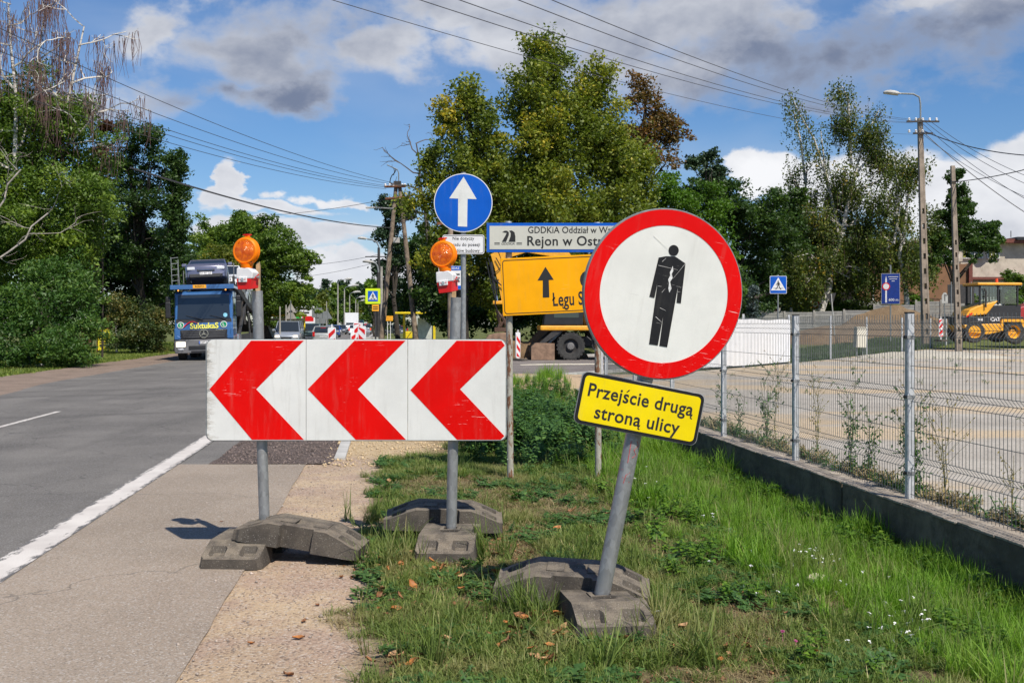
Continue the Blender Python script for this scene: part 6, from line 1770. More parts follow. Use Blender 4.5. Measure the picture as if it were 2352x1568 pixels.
# rusty gate frame and yellow sign on the left verge
Z_ = 61
t = thing('rusty_gate', 'rusty gate frame with mesh under the bushes on the left', 'gate', (X(233, Z_), Z_, 0))
for px in (191, 207, 225, 268): MB().box((X(px, Z_) - X(233, Z_), 0, .85), (.11, .11, 2.0)).build('post', M_RUST if px != 268 else M_CONC, t)
for (a, c, y) in ((190, 208, 766), (190, 208, 793), (225, 268, 792)):
    MB().box(((X(a, Z_) + X(c, Z_)) / 2 - X(233, Z_), 0, Zh(y, Z_)), (X(c, Z_) - X(a, Z_), .06, .08)).build('rail', M_RUST, t)
for i in range(5): MB().cyl((X(192 + i * 4, Z_) - X(233, Z_), 0, Zh(792, Z_)), (X(192 + i * 4, Z_) - X(233, Z_), 0, Zh(768, Z_)), .015, .015, 4).build('bar', M_RUST, t)
t = thing('yellow_notice', 'yellow notice board with black lines on a rusty post', 'sign', (X(242, Z_), Z_ - .2, 0))
MB().box((0, 0, Zh(780, Z_)), (.68, .03, 1.2)).build('plate', mat('notice yellow', (.75, .62, .02), .5, var=.15), t)
for i in range(5): MB().box((.0, -.02, Zh(768 + i * 6, Z_)), (.5, .006, .07)).build('print_line', M_BLACKT, t)
MB().box((.2, .06, 1.0), (.1, .08, 2.1)).build('post', M_RUST, t)
t = thing('hydrant_marker', 'small yellow post with a white foot half in the bushes', 'marker post', (X(118, 41), 40, 0))
MB().box((0, 0, .35), (.22, .15, .5)).build('post', mat('notice yellow', (.75, .62, .02), .5, var=.15), t, bevel=.02)
MB().box((0, 0, .06), (.26, .2, .16)).build('foot', M_WHITEP, t)
MB().box((0, 0, .68), (.26, .19, .14)).build('cap', mat('orange marker', (.8, .2, .014)), t, bevel=.03)
# overhead wires
def wire(label, a, c, sag=.6, r=.012, n=24):
    a, c = Vector(a), Vector(c)
    pts = [a + (c - a) * (i / n) - Vector((0, 0, sag * 4 * (i / n) * (1 - i / n))) for i in range(n + 1)]
    o = MB().tube(pts, r, 4).build('overhead_wire', M_WIRE); return tag(o, label, 'wire', 'overhead wires')
AP = 60
for i, (px, py, qx, qy, lab) in enumerate(((905, 421, -250, -55, 'topmost overhead wire from timber pole towards the birches'), (897, 423, -250, 10, 'second overhead wire from timber pole towards the birches'),
        (888, 427, -250, 62, 'third overhead wire from timber pole towards the birches'), (886, 430, -250, 84, 'fourth overhead wire from timber pole towards the birches'), (887, 434, -250, 118, 'lowest overhead wire from timber pole towards the birches'))):
    wire(lab, P(px, py, AP), P(qx, qy, 26), .55)
wire('thick drooping cable from the timber pole across the street', P(900, 523, AP), P(300, 385, 30), .35, .03)
wire('thin wire from the dark lamp post across the street', P(868, 585, 74), P(640, 612, 85), .2, .014)
wire('thin wire above the far tree tops', P(875, 600, 80), P(650, 640, 95), .2, .014)
wire('thin wire high above the far tree tops', P(886, 458, AP), P(560, 497, 75), .2, .015)
for i, (qx, qy, zq, px, py, lab) in enumerate(((430, -180, 17.5, 2096, 283, 'first overhead wire crossing in front of the lime tree'), (600, -165, 17.5, 2102, 281, 'second overhead wire crossing in front of the lime tree'),
        (720, -190, 17.5, 2122, 279, 'third overhead wire crossing in front of the lime tree'), (830, -190, 17.5, 2130, 277, 'highest overhead wire crossing in front of the lime tree'), (240, -160, 17.5, 2098, 309, 'lowest overhead wire crossing in front of the lime tree'))):
    wire(lab, P(qx, qy, zq), P(px, py, 66), .75, .011 if i < 4 else .009)
for i, (px, py, qx, qy, lab, r) in enumerate(((2135, 277, 2480, 445, 'upper thin wire from the lamp pole to the right', .014), (2125, 280, 2480, 470, 'second thin wire from the lamp pole to the right', .014),
        (2118, 283, 2480, 520, 'third thin wire from the lamp pole to the right', .014), (2120, 309, 2480, 500, 'lower thin wire from the lamp pole to the right', .013),
        (2122, 301, 2480, 358, 'thick dark cable from the lamp pole to the right', .032), (2120, 303, 2480, 560, 'steep thin cable from the lamp pole to the right', .024))):
    wire(lab, P(px, py, 65.8), P(qx, qy, 48 if i != 5 else 60), .5, r)
wire('thick cable from the bare concrete pole to the right', P(2192, 418, 59.4), P(2480, 352, 50), .2, .028)
# ================= trees and shrubs =================
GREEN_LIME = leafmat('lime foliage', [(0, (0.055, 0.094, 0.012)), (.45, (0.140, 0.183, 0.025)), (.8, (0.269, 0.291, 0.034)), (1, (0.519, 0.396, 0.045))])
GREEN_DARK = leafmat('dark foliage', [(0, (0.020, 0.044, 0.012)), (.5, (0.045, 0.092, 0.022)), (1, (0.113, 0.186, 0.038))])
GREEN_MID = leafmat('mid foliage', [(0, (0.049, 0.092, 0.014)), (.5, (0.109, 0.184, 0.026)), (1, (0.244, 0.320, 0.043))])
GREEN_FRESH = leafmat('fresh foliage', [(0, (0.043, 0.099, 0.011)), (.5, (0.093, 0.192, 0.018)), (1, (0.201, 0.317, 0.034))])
GREEN_YEL = leafmat('yellow green foliage', [(0, (0.050, 0.077, 0.011)), (.5, (0.121, 0.154, 0.022)), (1, (0.286, 0.264, 0.033))])
BROWN_TREE = leafmat('browning foliage', [(0, (0.049, 0.063, 0.017)), (.4, (0.140, 0.091, 0.028)), (.75, (0.238, 0.112, 0.042)), (1, (0.154, 0.168, 0.035))])
BIRCH_L = leafmat('birch foliage', [(0, (0.031, 0.057, 0.011)), (.5, (0.084, 0.121, 0.022)), (.85, (0.183, 0.203, 0.040)), (1, (0.366, 0.257, 0.034))])
BUSH_L = leafmat('bronze shrub foliage', [(0, (0.035, 0.067, 0.022)), (.5, (0.073, 0.112, 0.035)), (.8, (0.182, 0.163, 0.048)), (1, (0.288, 0.211, 0.056))])
PINE_L = leafmat('pine needles', [(0, (0.014, 0.036, 0.019)), (.6, (0.036, 0.072, 0.031)), (1, (0.072, 0.120, 0.048))], trans=.1)
SPRUCE_B = leafmat('blue spruce needles', [(0, (0.050, 0.080, 0.080)), (1, (0.150, 0.190, 0.180))], trans=.1)
WEED_L = leafmat('weed leaves', [(0, (0.036, 0.087, 0.022)), (.6, (0.080, 0.174, 0.043)), (1, (0.174, 0.290, 0.072))])

def leaf_quads(C, size, rng, up=.35, aspect=.62, droop=0.0, fan=None):
    """one diamond leaf at each centre"""
    n = len(C)
    nrm = rng.normal(size=(n, 3)); nrm[:, 2] = np.abs(nrm[:, 2]) + up; nrm /= np.linalg.norm(nrm, axis=1)[:, None]
    a = rng.normal(size=(n, 3)); a[:, 2] -= droop
    a -= nrm * (a * nrm).sum(1)[:, None]; a /= np.linalg.norm(a, axis=1)[:, None] + 1e-9
    b = np.cross(nrm, a)
    s = size * rng.uniform(.65, 1.35, n)[:, None]
    V = np.stack([C - a * s * .5, C + b * s * .5 * aspect - a * s * .05, C + a * s * .55 - nrm * s * .12, C - b * s * .5 * aspect - a * s * .05], 1)
    return V.reshape(-1, 3)
def crown_points(blobs, dens, rc, leafn, rng, shell=.55, flat=.6, jag=.25, per=6, sag=.35):
    """leaf centres in clumps, the clumps strung along boughs that reach outward; plus a loose inner fill.
    blobs: (cx,cy,cz,rx,ry,rz). returns leaf centres, tones, clump centres"""
    P_, Tn, CC = [], [], []
    for (cx, cy, cz, rx, ry, rz) in blobs:
        n = max(6, int(dens * (rx * ry + rx * rz + ry * rz)))
        nb_ = max(3, n // per)
        d = rng.normal(size=(nb_, 3)); d /= np.linalg.norm(d, axis=1)[:, None]
        r = shell + (1 - shell) * rng.random(nb_) ** .6
        nz = np.array([mnoise.noise(Vector((q[0] * 1.9 + cx, q[1] * 1.9 + cy, q[2] * 1.9 + cz))) for q in d])
        r = r * (1 + jag * 1.5 * nz)
        rad = np.array([rx, ry, rz]); ctr = np.array([cx, cy, cz])
        tip = ctr + d * r[:, None] * rad
        btone = rng.normal(.5, .13, nb_)
        k = per
        t = np.linspace(0, 1, k)[None, :, None] * np.ones((nb_, 1, 1))
        back = tip - d * np.minimum(rad, 3.2 * rc / .6) * .55 * r[:, None]
        side = rng.normal(0, .34 * rc, (nb_, k, 3))
        C = back[:, None, :] * (1 - t) + tip[:, None, :] * t + side
        C[:, :, 2] += (sag * rc * 1.6) * (t[:, :, 0] - .3) * -1 * t[:, :, 0] + .25 * rc * (1 - (2 * t[:, :, 0] - 1) ** 2)
        C = C.reshape(-1, 3); n = len(C)
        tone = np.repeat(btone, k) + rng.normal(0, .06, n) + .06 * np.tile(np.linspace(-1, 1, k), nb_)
        CC.append(C)
        R = rc * np.tile(np.linspace(1.0, .62, k), nb_) * rng.uniform(.7, 1.2, n)
        off = rng.normal(size=(n, leafn, 3)); off /= np.linalg.norm(off, axis=2)[:, :, None]
        off *= (rng.random((n, leafn, 1)) ** .45) * R[:, None, None]
        off[:, :, 2] *= flat
        P_.append((C[:, None, :] + off).reshape(-1, 3)); Tn.append((tone[:, None] + rng.normal(0, .13, (n, leafn))).ravel())
        # inner fill
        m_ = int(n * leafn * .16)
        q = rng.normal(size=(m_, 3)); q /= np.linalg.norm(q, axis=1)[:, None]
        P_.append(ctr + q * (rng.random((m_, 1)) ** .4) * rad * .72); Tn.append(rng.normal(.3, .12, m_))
    return np.concatenate(P_), np.concatenate(Tn), np.concatenate(CC)
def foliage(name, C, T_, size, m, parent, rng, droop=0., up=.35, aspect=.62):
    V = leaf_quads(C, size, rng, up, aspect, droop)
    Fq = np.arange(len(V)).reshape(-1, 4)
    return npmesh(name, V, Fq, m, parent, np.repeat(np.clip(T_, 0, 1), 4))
def limbs(parent, base, blobs, clumps, r, rng, m, nb=14, name='branch', top=None):
    """trunk and a handful of limbs into the crown"""
    base = Vector(base)
    tops = sorted([Vector((b[0], b[1], b[2])) for b in blobs], key=lambda q: -q.z)
    t = tops[0] if top is None else Vector(top)
    fork = base.lerp(t, .35)
    pts = [base]
    for i in range(1, 7):
        q = base.lerp(t, i / 6); q += Vector((rng.normal(0, r * .7), rng.normal(0, r * .7), 0)); pts.append(q)
    MB().tube(pts, r, 9, r1=r * .25).build('trunk', m, parent, smooth=True)
    b = MB()
    idx = rng.choice(len(clumps), min(nb, len(clumps)), replace=False)
    for i in idx:
        c = Vector(clumps[i]); k = rng.uniform(.25, .85); s = pts[0].lerp(t, k)
        if c.z < s.z - .5: s = pts[0].lerp(t, clampf((c.z - base.z) / max(.1, t.z - base.z) * .7, .1, .8))
        mid = s.lerp(c, .5) + Vector((rng.normal(0, .2), rng.normal(0, .2), .25 * (c - s).length * .3))
        b.tube([s, s.lerp(mid, .5) + Vector((0, 0, .05)), mid, c], r * (1 - k) * .55 + .02, 5, r1=.015)
    o = b.build('branch', m, parent, smooth=True); o['kind'] = 'stuff'
    return pts
def bb(px, py, rx, ry, Z, depth=None):
    """crown lobe given in layout units at distance Z"""
    s = Z / F
    rx *= 1.07; ry *= 1.05
    return (X(px, Z), Z, Zh(py, Z), rx * s, (depth if depth else rx * s * .9), ry * s)
def tree(name, label, cat, lobes, m, leaf=.2, dens=1.6, rc=.75, leafn=55, trunk=.25, base=None, bark=None, group=None, seed=1, shell=.5, flat=.6, jag=.25, droop=0, aspect=.62, gz=0, nb=16):
    rng = np.random.default_rng(seed)
    t = thing(name, label, cat, (0, 0, 0), 0, group)
    if lobes[0][1] < 130: rc *= 1.12; dens *= 2.3; leaf *= .80; leafn = int(leafn * 1.45)
    else: dens *= 1.3
    C, Tn, CC = crown_points(lobes, dens, rc, leafn, rng, shell, flat, jag)
    ok = C[:, 2] > gz + .02
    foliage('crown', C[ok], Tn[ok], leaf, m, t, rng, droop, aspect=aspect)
    if base is None: base = (lobes[0][0], lobes[0][1], gz)
    limbs(t, base, lobes, CC, trunk, rng, bark or M_BARK, nb)
    return t
def strands(tips, rng, n, L, leaf_step, spread=.5):
    """hanging birch twigs: leaf centres down each strand"""
    P_, Tn, S_ = [], [], []
    for c in tips:
        tone = rng.normal(.5, .16)
        for k in range(n):
            o = np.array(c) + np.array([rng.normal(0, spread), rng.normal(0, spread), rng.normal(0, .45)])
            l = L * rng.uniform(.4, 1.25); q = int(l / leaf_step)
            z = -np.arange(q) * leaf_step
            sway = np.cumsum(rng.normal(0, .02, (q, 2)), 0)
            p = o + np.column_stack([sway[:, 0], sway[:, 1], z]) + rng.normal(0, .11, (q, 3))
            P_.append(p); Tn.append(np.full(q, tone) + rng.normal(0, .15, q)); S_.append((o, l))
    return np.concatenate(P_), np.concatenate(Tn), S_

# --- trees right of the street ---
Z_ = 54
tree('lime_tree', 'tall olive green lime tree with pointed crown behind the amber board', 'tree',
     [bb(1300, 330, 120, 190, 54), bb(1260, 160, 55, 75, 54), bb(1350, 210, 75, 85, 55), bb(1225, 300, 75, 140, 53), bb(1400, 360, 100, 130, 54), bb(1300, 520, 190, 130, 53), bb(1200, 480, 110, 120, 52), bb(1420, 520, 110, 120, 53), bb(1300, 650, 200, 90, 55), bb(1245, 115, 22, 38, 54), bb(1190, 420, 90, 110, 54), bb(1210, 240, 45, 70, 54), bb(1440, 430, 90, 110, 55)],
     GREEN_LIME, leaf=.22, dens=2.4, rc=.75, leafn=60, trunk=.5, base=(X(1290, 55), 55.5, 0), seed=3, shell=.45, jag=.3, droop=.7, flat=.9)
tree('lime_tree', 'lower olive lime tree leaning over the timber pole', 'tree',
     [bb(1090, 290, 70, 90, 51), bb(1060, 400, 95, 110, 51), bb(1000, 480, 65, 110, 51), bb(1100, 500, 110, 120, 51), bb(1010, 600, 70, 80, 51), bb(1070, 220, 32, 40, 51), bb(1030, 280, 45, 45, 51), bb(1110, 640, 120, 90, 53), bb(1130, 380, 60, 110, 51), bb(1010, 390, 50, 70, 51)],
     GREEN_LIME, leaf=.21, dens=2.1, rc=.62, leafn=58, trunk=.4, base=(X(1060, 52), 52.5, 0), seed=4, shell=.45, jag=.35, droop=.6, flat=.85)
tree('ash_tree', 'browning tree behind the right shoulder of the tall lime', 'tree',
     [bb(1480, 220, 55, 75, 60), bb(1520, 290, 55, 75, 60), bb(1470, 330, 70, 80, 60), bb(1545, 310, 30, 30, 60), bb(1500, 370, 60, 40, 60)],
     BROWN_TREE, leaf=.22, dens=1.9, rc=.6, leafn=40, trunk=.25, base=(X(1450, 60), 60, 0), seed=5, shell=.3, jag=.4)
tree('maple_tree', 'bright green maple right behind the round red ringed sign', 'tree',
     [bb(1570, 520, 110, 110, 58), bb(1650, 560, 65, 130, 58), bb(1530, 440, 60, 50, 58), bb(1640, 450, 50, 55, 58), bb(1600, 650, 110, 80, 58)],
     GREEN_FRESH, leaf=.2, dens=2.2, rc=.6, leafn=60, trunk=.3, base=(X(1600, 58), 58.5, .05), seed=6, shell=.5, jag=.2)
tree('maple_tree', 'dark maple between the bright maple and the birches', 'tree',
     [bb(1690, 480, 75, 95, 84), bb(1760, 500, 70, 100, 84), bb(1640, 440, 60, 65, 84), bb(1720, 600, 100, 110, 86), bb(1810, 520, 60, 120, 88)],
     GREEN_DARK, leaf=.3, dens=1.6, rc=.8, leafn=45, trunk=.35, base=(X(1720, 86), 86, .5), seed=7, shell=.45, gz=.5)
tree('larch_tree', 'thin dark larch top above the bright maple', 'tree',
     [bb(1600, 375, 40, 14, 70), bb(1625, 362, 25, 10, 70), bb(1640, 395, 60, 20, 72), bb(1610, 440, 50, 40, 72)],
     PINE_L, leaf=.25, dens=2.6, rc=.45, leafn=35, trunk=.15, base=(X(1620, 72), 72, .2), seed=8, shell=.2, gz=.3, jag=.5)
def birch(label, base, tp, arms, lobes, seed, r=.3, bark=M_BIRCH, L=2.6, n=7, dens=.35, bare=0, leaf=.22, extra=None):
    rng = np.random.default_rng(seed)
    t = thing('birch_tree', label, 'tree')
    base, tp = Vector(base), Vector(tp)
    pts = [base.lerp(tp, i / 7) + Vector((rng.normal(0, .12), 0, 0)) * (1 if i else 0) for i in range(8)]
    MB().tube(pts, r, 9, r1=.06).build('trunk', bark, t, smooth=True)
    tips = []
    for arm in arms:
        q = [Vector(a) for a in arm]
        MB().tube(q, .13 if len(q) > 2 else .08, 6, r1=.03).build('limb', bark, t, smooth=True)
        for i in range(1, len(q)):
            for k in range(3): tips.append(q[i-1].lerp(q[i], rng.random()))
        tips.append(q[-1])
    tw = MB(); 
    C, Tn, CC = crown_points(lobes, dens, .1, 1, rng, .15, 1, .2) if lobes else (np.zeros((0, 3)), None, np.zeros((0, 3)))
    cc = [Vector(c) for c in CC]
    for c in cc:
        # a thin arched branch from the nearest point of the stem
        s = min([base.lerp(tp, k / 12) for k in range(3, 13)] + [x for a in arms for x in map(Vector, a)], key=lambda q: (q - c).length + abs(q.z - c.z + 1) * .5)
        tw.tube([s, s.lerp(c, .6) + Vector((0, 0, .3 * (c - s).length * .4)), c], .035, 4, r1=.012)
    alltips = [tuple(c) for c in cc] + [tuple(q) for q in tips] * 1
    C2, T2, S_ = strands(alltips, rng, n, L, .12)
    if len(tw.v): o = tw.build('branch', bark, t, smooth=True); o['kind'] = 'stuff'
    hb = MB()
    for (o_, l) in S_:
        if rng.random() < .12: hb.cyl(tuple(o_), (o_[0] + rng.normal(0, .08), o_[1], o_[2] - l), .012, .006, 3, caps=False)
    o = hb.build('hanging_twig', mat('birch twig', (.10, .055, .05), .8), t); o['kind'] = 'stuff'
    keep = rng.random(len(C2)) > bare
    if keep.sum() > 10:
        foliage('crown', C2[keep] + rng.normal(0, .06, (keep.sum(), 3)), T2[keep], leaf, BIRCH_L, t, rng, droop=1.2, up=.1, aspect=.7)
    return t
def pt(px, py, Z): return (X(px, Z), Z, Zh(py, Z))
birch('tall weeping birch with white limbs and sparse top behind the wall', pt(1885, 716, 91), pt(1985, 330, 91),
      [[pt(1930, 560, 91), pt(1905, 430, 91), pt(1870, 320, 90), pt(1835, 260, 90), pt(1820, 225, 90)], [pt(1905, 440, 91), pt(1893, 370, 91), pt(1885, 300, 91)],
       [pt(1955, 380, 91), pt(1952, 290, 91), pt(1948, 230, 91), pt(1935, 200, 91), pt(1915, 205, 91)], [pt(1985, 330, 91), pt(1995, 300, 91), pt(2020, 250, 92)], [pt(1975, 350, 91), pt(2000, 330, 91), pt(2030, 322, 91)],
       [pt(1965, 400, 91), pt(2000, 360, 91), pt(2030, 350, 91)], [pt(1960, 440, 91), pt(2020, 415, 91), pt(2080, 395, 91)]],
      [bb(1880, 520, 100, 90, 91), bb(1960, 480, 70, 110, 91), bb(1850, 600, 110, 80, 90), bb(1960, 610, 80, 80, 90), bb(1925, 260, 22, 40, 91), bb(2000, 300, 28, 40, 91), bb(2030, 360, 22, 25, 91)], 21, .33, L=1.5, n=11, dens=1.5, leaf=.19)
birch('weeping birch with a bare grey top at the left of the birch group', pt(1835, 716, 94), pt(1850, 380, 94),
      [[pt(1850, 420, 94), pt(1840, 330, 94), pt(1822, 250, 94)], [pt(1845, 450, 94), pt(1815, 400, 94), pt(1825, 390, 94)]],
      [bb(1830, 560, 80, 120, 94), bb(1800, 640, 70, 70, 93), bb(1880, 650, 60, 60, 93)], 22, .22, L=1.5, n=10, dens=1.5, leaf=.19)
birch('slim birch with crooked stem left of the lamp pole', pt(2083, 700, 88), pt(2060, 440, 88),
      [[pt(2052, 560, 88), pt(2063, 500, 88), pt(2050, 440, 88)], [pt(2075, 560, 88), pt(2085, 450, 88), pt(2093, 390, 88), pt(2080, 350, 88)], [pt(2060, 520, 88), pt(2060, 420, 88), pt(2052, 360, 88)]],
      [bb(2050, 500, 42, 70, 88), bb(2085, 400, 28, 55, 88), bb(2060, 600, 70, 80, 88), bb(2110, 620, 40, 80, 87), bb(2020, 560, 40, 90, 88)], 23, .22, L=1.4, n=11, dens=1.9, leaf=.19)
tree('birch_tree', 'dense drooping birch foliage low behind the precast wall', 'tree',
     [bb(1860, 560, 100, 80, 95), bb(1960, 560, 75, 80, 95), bb(1800, 630, 70, 60, 94), bb(1900, 640, 90, 60, 94), bb(2010, 620, 40, 60, 92), bb(2075, 590, 45, 80, 91), bb(1920, 470, 45, 60, 95), bb(1830, 480, 45, 40, 95), bb(2070, 500, 30, 50, 91), bb(2140, 530, 30, 70, 92)],
     BIRCH_L, leaf=.26, dens=1.7, rc=.7, leafn=44, trunk=.2, base=(X(1910, 95), 95, .9), seed=61, shell=.3, gz=1.2, jag=.4, droop=1.0, flat=1.5)
tree('larch_tree', 'feathery green larch behind the bare concrete pole', 'tree',
     [bb(2200, 520, 55, 75, 93), bb(2192, 415, 12, 40, 93), bb(2196, 465, 24, 40, 93), bb(2170, 490, 34, 14, 93), bb(2205, 440, 26, 10, 93), bb(2270, 520, 30, 14, 93), bb(2265, 560, 40, 34, 93),  bb(2240, 540, 50, 50, 93), bb(2150, 560, 40, 80, 92), bb(2215, 480, 40, 30, 93), bb(2150, 600, 25, 40, 94)],
     leafmat('larch needles', [(0, (.025, .06, .015)), (.5, (.055, .11, .025)), (1, (.11, .18, .04))]), leaf=.3, dens=2.2, rc=.55, leafn=42, trunk=.22, base=(X(2190, 93), 93, .8), seed=9, shell=.35, gz=.8, jag=.5)
tree('spruce_tree', 'small blue spruce at the right edge of the round sign', 'tree',
     [bb(1728, 668, 10, 16, 66), bb(1730, 700, 24, 22, 66), bb(1728, 730, 30, 22, 66)], SPRUCE_B, leaf=.16, dens=6, rc=.28, leafn=50, trunk=.08, base=(X(1729, 66), 66, .1), seed=10, shell=.3, gz=.1)
def conifer(label, px, Z, pyt, w, m, seed, gz=0, group=None, pyb=740, leaf=.3, name='spruce_tree'):
    lob = []
    H0, H1 = pyt, pyb; n = 15
    for i in range(n):
        f = (i + .5) / n
        lob.append(bb(px + (4 * math.sin(i * 2.3 + seed)), H0 + (H1 - H0) * f, max(2.5, w * (.03 + .97 * f) * (1 if i % 2 else .72)), (H1 - H0) / n * .75, Z))
    return tree(name, label, 'tree', lob, m, leaf=leaf, dens=2.4, rc=.5, leafn=36, trunk=.16, base=(X(px, Z), Z, gz), seed=seed, shell=.4, gz=gz, jag=.55)
# hedge and low shrubs along the far wall
tree('hedge', 'clipped green hedge and creeper over the far concrete wall', 'hedge',
     [bb(1850 + i * 32, 706 + (i % 3) * 3, 26, 14, 93, 1.0) for i in range(8)] + [bb(2100 + i * 30, 700, 26, 20, 93, 1.0) for i in range(2)] + [bb(2325, 690, 24, 28, 90, 1)], GREEN_FRESH, leaf=.2, dens=6, rc=.4, leafn=50, trunk=.05, base=(X(1900, 94), 94, 1.0), seed=12, gz=.9)
tree('garden_shrub', 'loose green shrub in front of the white house wall', 'shrub',
     [bb(2325, 640, 30, 26, 98), bb(2345, 680, 40, 40, 98), bb(2230, 700, 30, 24, 98)], GREEN_MID, leaf=.22, dens=4, rc=.4, leafn=50, trunk=.08, base=(X(2330, 98), 98, 1.0), seed=13, gz=.9)
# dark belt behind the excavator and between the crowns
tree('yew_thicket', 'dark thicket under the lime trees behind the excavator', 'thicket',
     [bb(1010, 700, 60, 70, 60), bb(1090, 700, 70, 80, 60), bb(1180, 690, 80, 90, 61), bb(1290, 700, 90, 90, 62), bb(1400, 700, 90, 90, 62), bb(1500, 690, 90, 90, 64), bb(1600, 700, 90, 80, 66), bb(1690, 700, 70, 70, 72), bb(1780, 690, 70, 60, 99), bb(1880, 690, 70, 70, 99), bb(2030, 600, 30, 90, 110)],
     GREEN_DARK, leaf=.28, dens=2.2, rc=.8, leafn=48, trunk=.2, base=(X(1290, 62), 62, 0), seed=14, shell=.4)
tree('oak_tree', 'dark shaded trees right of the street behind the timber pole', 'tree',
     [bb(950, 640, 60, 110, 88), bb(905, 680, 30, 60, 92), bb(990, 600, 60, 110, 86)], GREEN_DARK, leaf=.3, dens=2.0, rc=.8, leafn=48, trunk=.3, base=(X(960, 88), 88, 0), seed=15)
tree('pine_tree', 'pine with tufted dark crown left of the timber pole', 'tree',
     [bb(885, 470, 22, 18, 82), bb(900, 500, 30, 22, 82), bb(890, 540, 22, 20, 82), bb(905, 580, 30, 30, 82), bb(880, 620, 20, 20, 82), bb(935, 480, 26, 30, 82), bb(895, 640, 30, 28, 84)], PINE_L, leaf=.26, dens=2.8, rc=.6, leafn=55, trunk=.22, base=(X(915, 82), 82, 0), seed=16, jag=.45)
tree('maple_tree', 'small light green tree just left of the lamp posts', 'tree', [bb(855, 650, 18, 18, 130), bb(860, 690, 20, 30, 130)], GREEN_FRESH, leaf=.35, dens=2.6, rc=.6, leafn=40, trunk=.15, base=(X(860, 130), 130, 0), seed=17)
def bare_tree(label, base, tp, seed, r=.16, m=M_DEADWOOD, n1=7, twig=.0, spread=1.0, L1=2.2, name='dead_tree', hang=False):
    rng = np.random.default_rng(seed); t = thing(name, label, 'tree')
    base, tp = Vector(base), Vector(tp)
    MB().tube([base.lerp(tp, i / 5) + Vector((rng.normal(0, .1), 0, 0)) for i in range(6)], r, 7, r1=.03).build('trunk', m, t, smooth=True)
    b = MB(); h = MB()
    def grow(p, d, l, rr, lev):
        q = [p]; 
        for i in range(4):
            d = (d + Vector((rng.normal(0, .28), rng.normal(0, .28), rng.normal(0, .22)))).normalized()
            q.append(q[-1] + d * l / 4)
        b.tube(q, rr, 4, r1=rr * .45)
        if lev:
            for k in range(3):
                i = rng.integers(1, 5); d2 = (d + Vector((rng.normal(0, .8), rng.normal(0, .5), rng.normal(.15, .5)))).normalized()
                grow(q[i], d2, l * .55, rr * .55, lev - 1)
        if hang and lev <= 1:
            for k in range(5):
                s = q[rng.integers(1, 5)] + Vector((rng.normal(0, .1), rng.normal(0, .1), 0)); hh = rng.uniform(.6, 2.0)
                h.tube([s, s + Vector((rng.normal(0, .1), 0, -hh * .5)), s + Vector((rng.normal(0, .12), 0, -hh))], .014, 3, r1=.006)
    for i in range(n1):
        k = .3 + .7 * i / max(1, n1 - 1)
        s = base.lerp(tp, k); sd = 1 if i % 2 else -1
        grow(s, Vector((sd * spread, rng.normal(0, .4), .55)).normalized(), L1 * (1.25 - k * .6), r * .55 * (1.1 - k * .6), 2)
    o = b.build('branch', m, t, smooth=True); o['kind'] = 'stuff'
    if len(h.v): o = h.build('hanging_twig', mat('birch twig', (.10, .055, .05), .8), t); o['kind'] = 'stuff'
    return t
bare_tree('bare dead tree top reaching over the timber pole', pt(985, 560, 56), pt(955, 330, 56), 31, .14, mat('grey dead bark', (.11, .09, .08), .9), 8, spread=1.0, L1=2.0)
# --- left of the street ---
tree('locust_tree', 'broad dark green locust tree at the left edge', 'tree',
     [bb(60, 330, 150, 160, 46), bb(150, 440, 120, 120, 45), bb(-80, 420, 170, 200, 46), bb(40, 540, 170, 120, 45), bb(190, 260, 50, 60, 47), bb(180, 560, 90, 90, 46), bb(60, 210, 100, 60, 47), bb(150, 300, 95, 95, 46), bb(210, 370, 60, 100, 47), bb(215, 520, 70, 100, 46), bb(120, 620, 130, 80, 46), bb(-20, 260, 110, 100, 46)],
     GREEN_MID, leaf=.20, dens=2.0, rc=.75, leafn=58, trunk=.4, base=(X(60, 46), 47, 0), seed=41, jag=.3, droop=.4, aspect=.5)
tree('locust_shrub', 'low feathery locust shrubs spilling over the left verge', 'shrub',
     [bb(-40, 720, 130, 100, 40), bb(80, 720, 90, 90, 40), bb(150, 760, 80, 70, 40.5), bb(60, 800, 110, 50, 39), bb(180, 680, 70, 60, 42), bb(-60, 810, 110, 50, 38), bb(130, 640, 110, 50, 43), bb(170, 810, 45, 32, 40)],
     leafmat('locust foliage', [(0, (.028, .065, .014)), (.5, (.060, .135, .025)), (1, (.16, .25, .045))]), leaf=.19, dens=2.6, rc=.55, leafn=56, trunk=.12, base=(X(60, 41), 41, 0), seed=42, jag=.5, droop=.5, aspect=.42)
tree('ash_tree', 'dark ash tree with open branching left of the transporter', 'tree',
     [bb(300, 300, 58, 65, 64), bb(345, 360, 42, 60, 64), bb(300, 420, 80, 70, 65), bb(300, 540, 100, 70, 66), bb(380, 450, 30, 60, 65), bb(265, 360, 45, 60, 64), bb(330, 460, 60, 60, 64), bb(350, 320, 28, 40, 64), bb(270, 480, 60, 60, 64), bb(360, 560, 70, 60, 65), bb(290, 600, 80, 60, 65), bb(400, 640, 60, 60, 66)],
     GREEN_DARK, leaf=.2, dens=1.5, rc=.6, leafn=50, trunk=.32, base=(X(318, 65), 66, 0), seed=43, shell=.35, jag=.4, nb=24)
conifer('slim drooping spruce between the ash and the transporter', 405, 62, 358, 62, GREEN_DARK, 44, pyb=700, leaf=.22)
tree('lilac_shrub', 'large rounded bronze green shrub left of the transporter', 'shrub',
     [bb(315, 728, 68, 66, 59), bb(275, 720, 44, 52, 58.5), bb(362, 742, 36, 58, 59), bb(318, 775, 74, 38, 58)], BUSH_L, leaf=.15, dens=4.0, rc=.55, leafn=62, trunk=.1, base=(X(315, 59), 59.5, 0), seed=45, jag=.15)
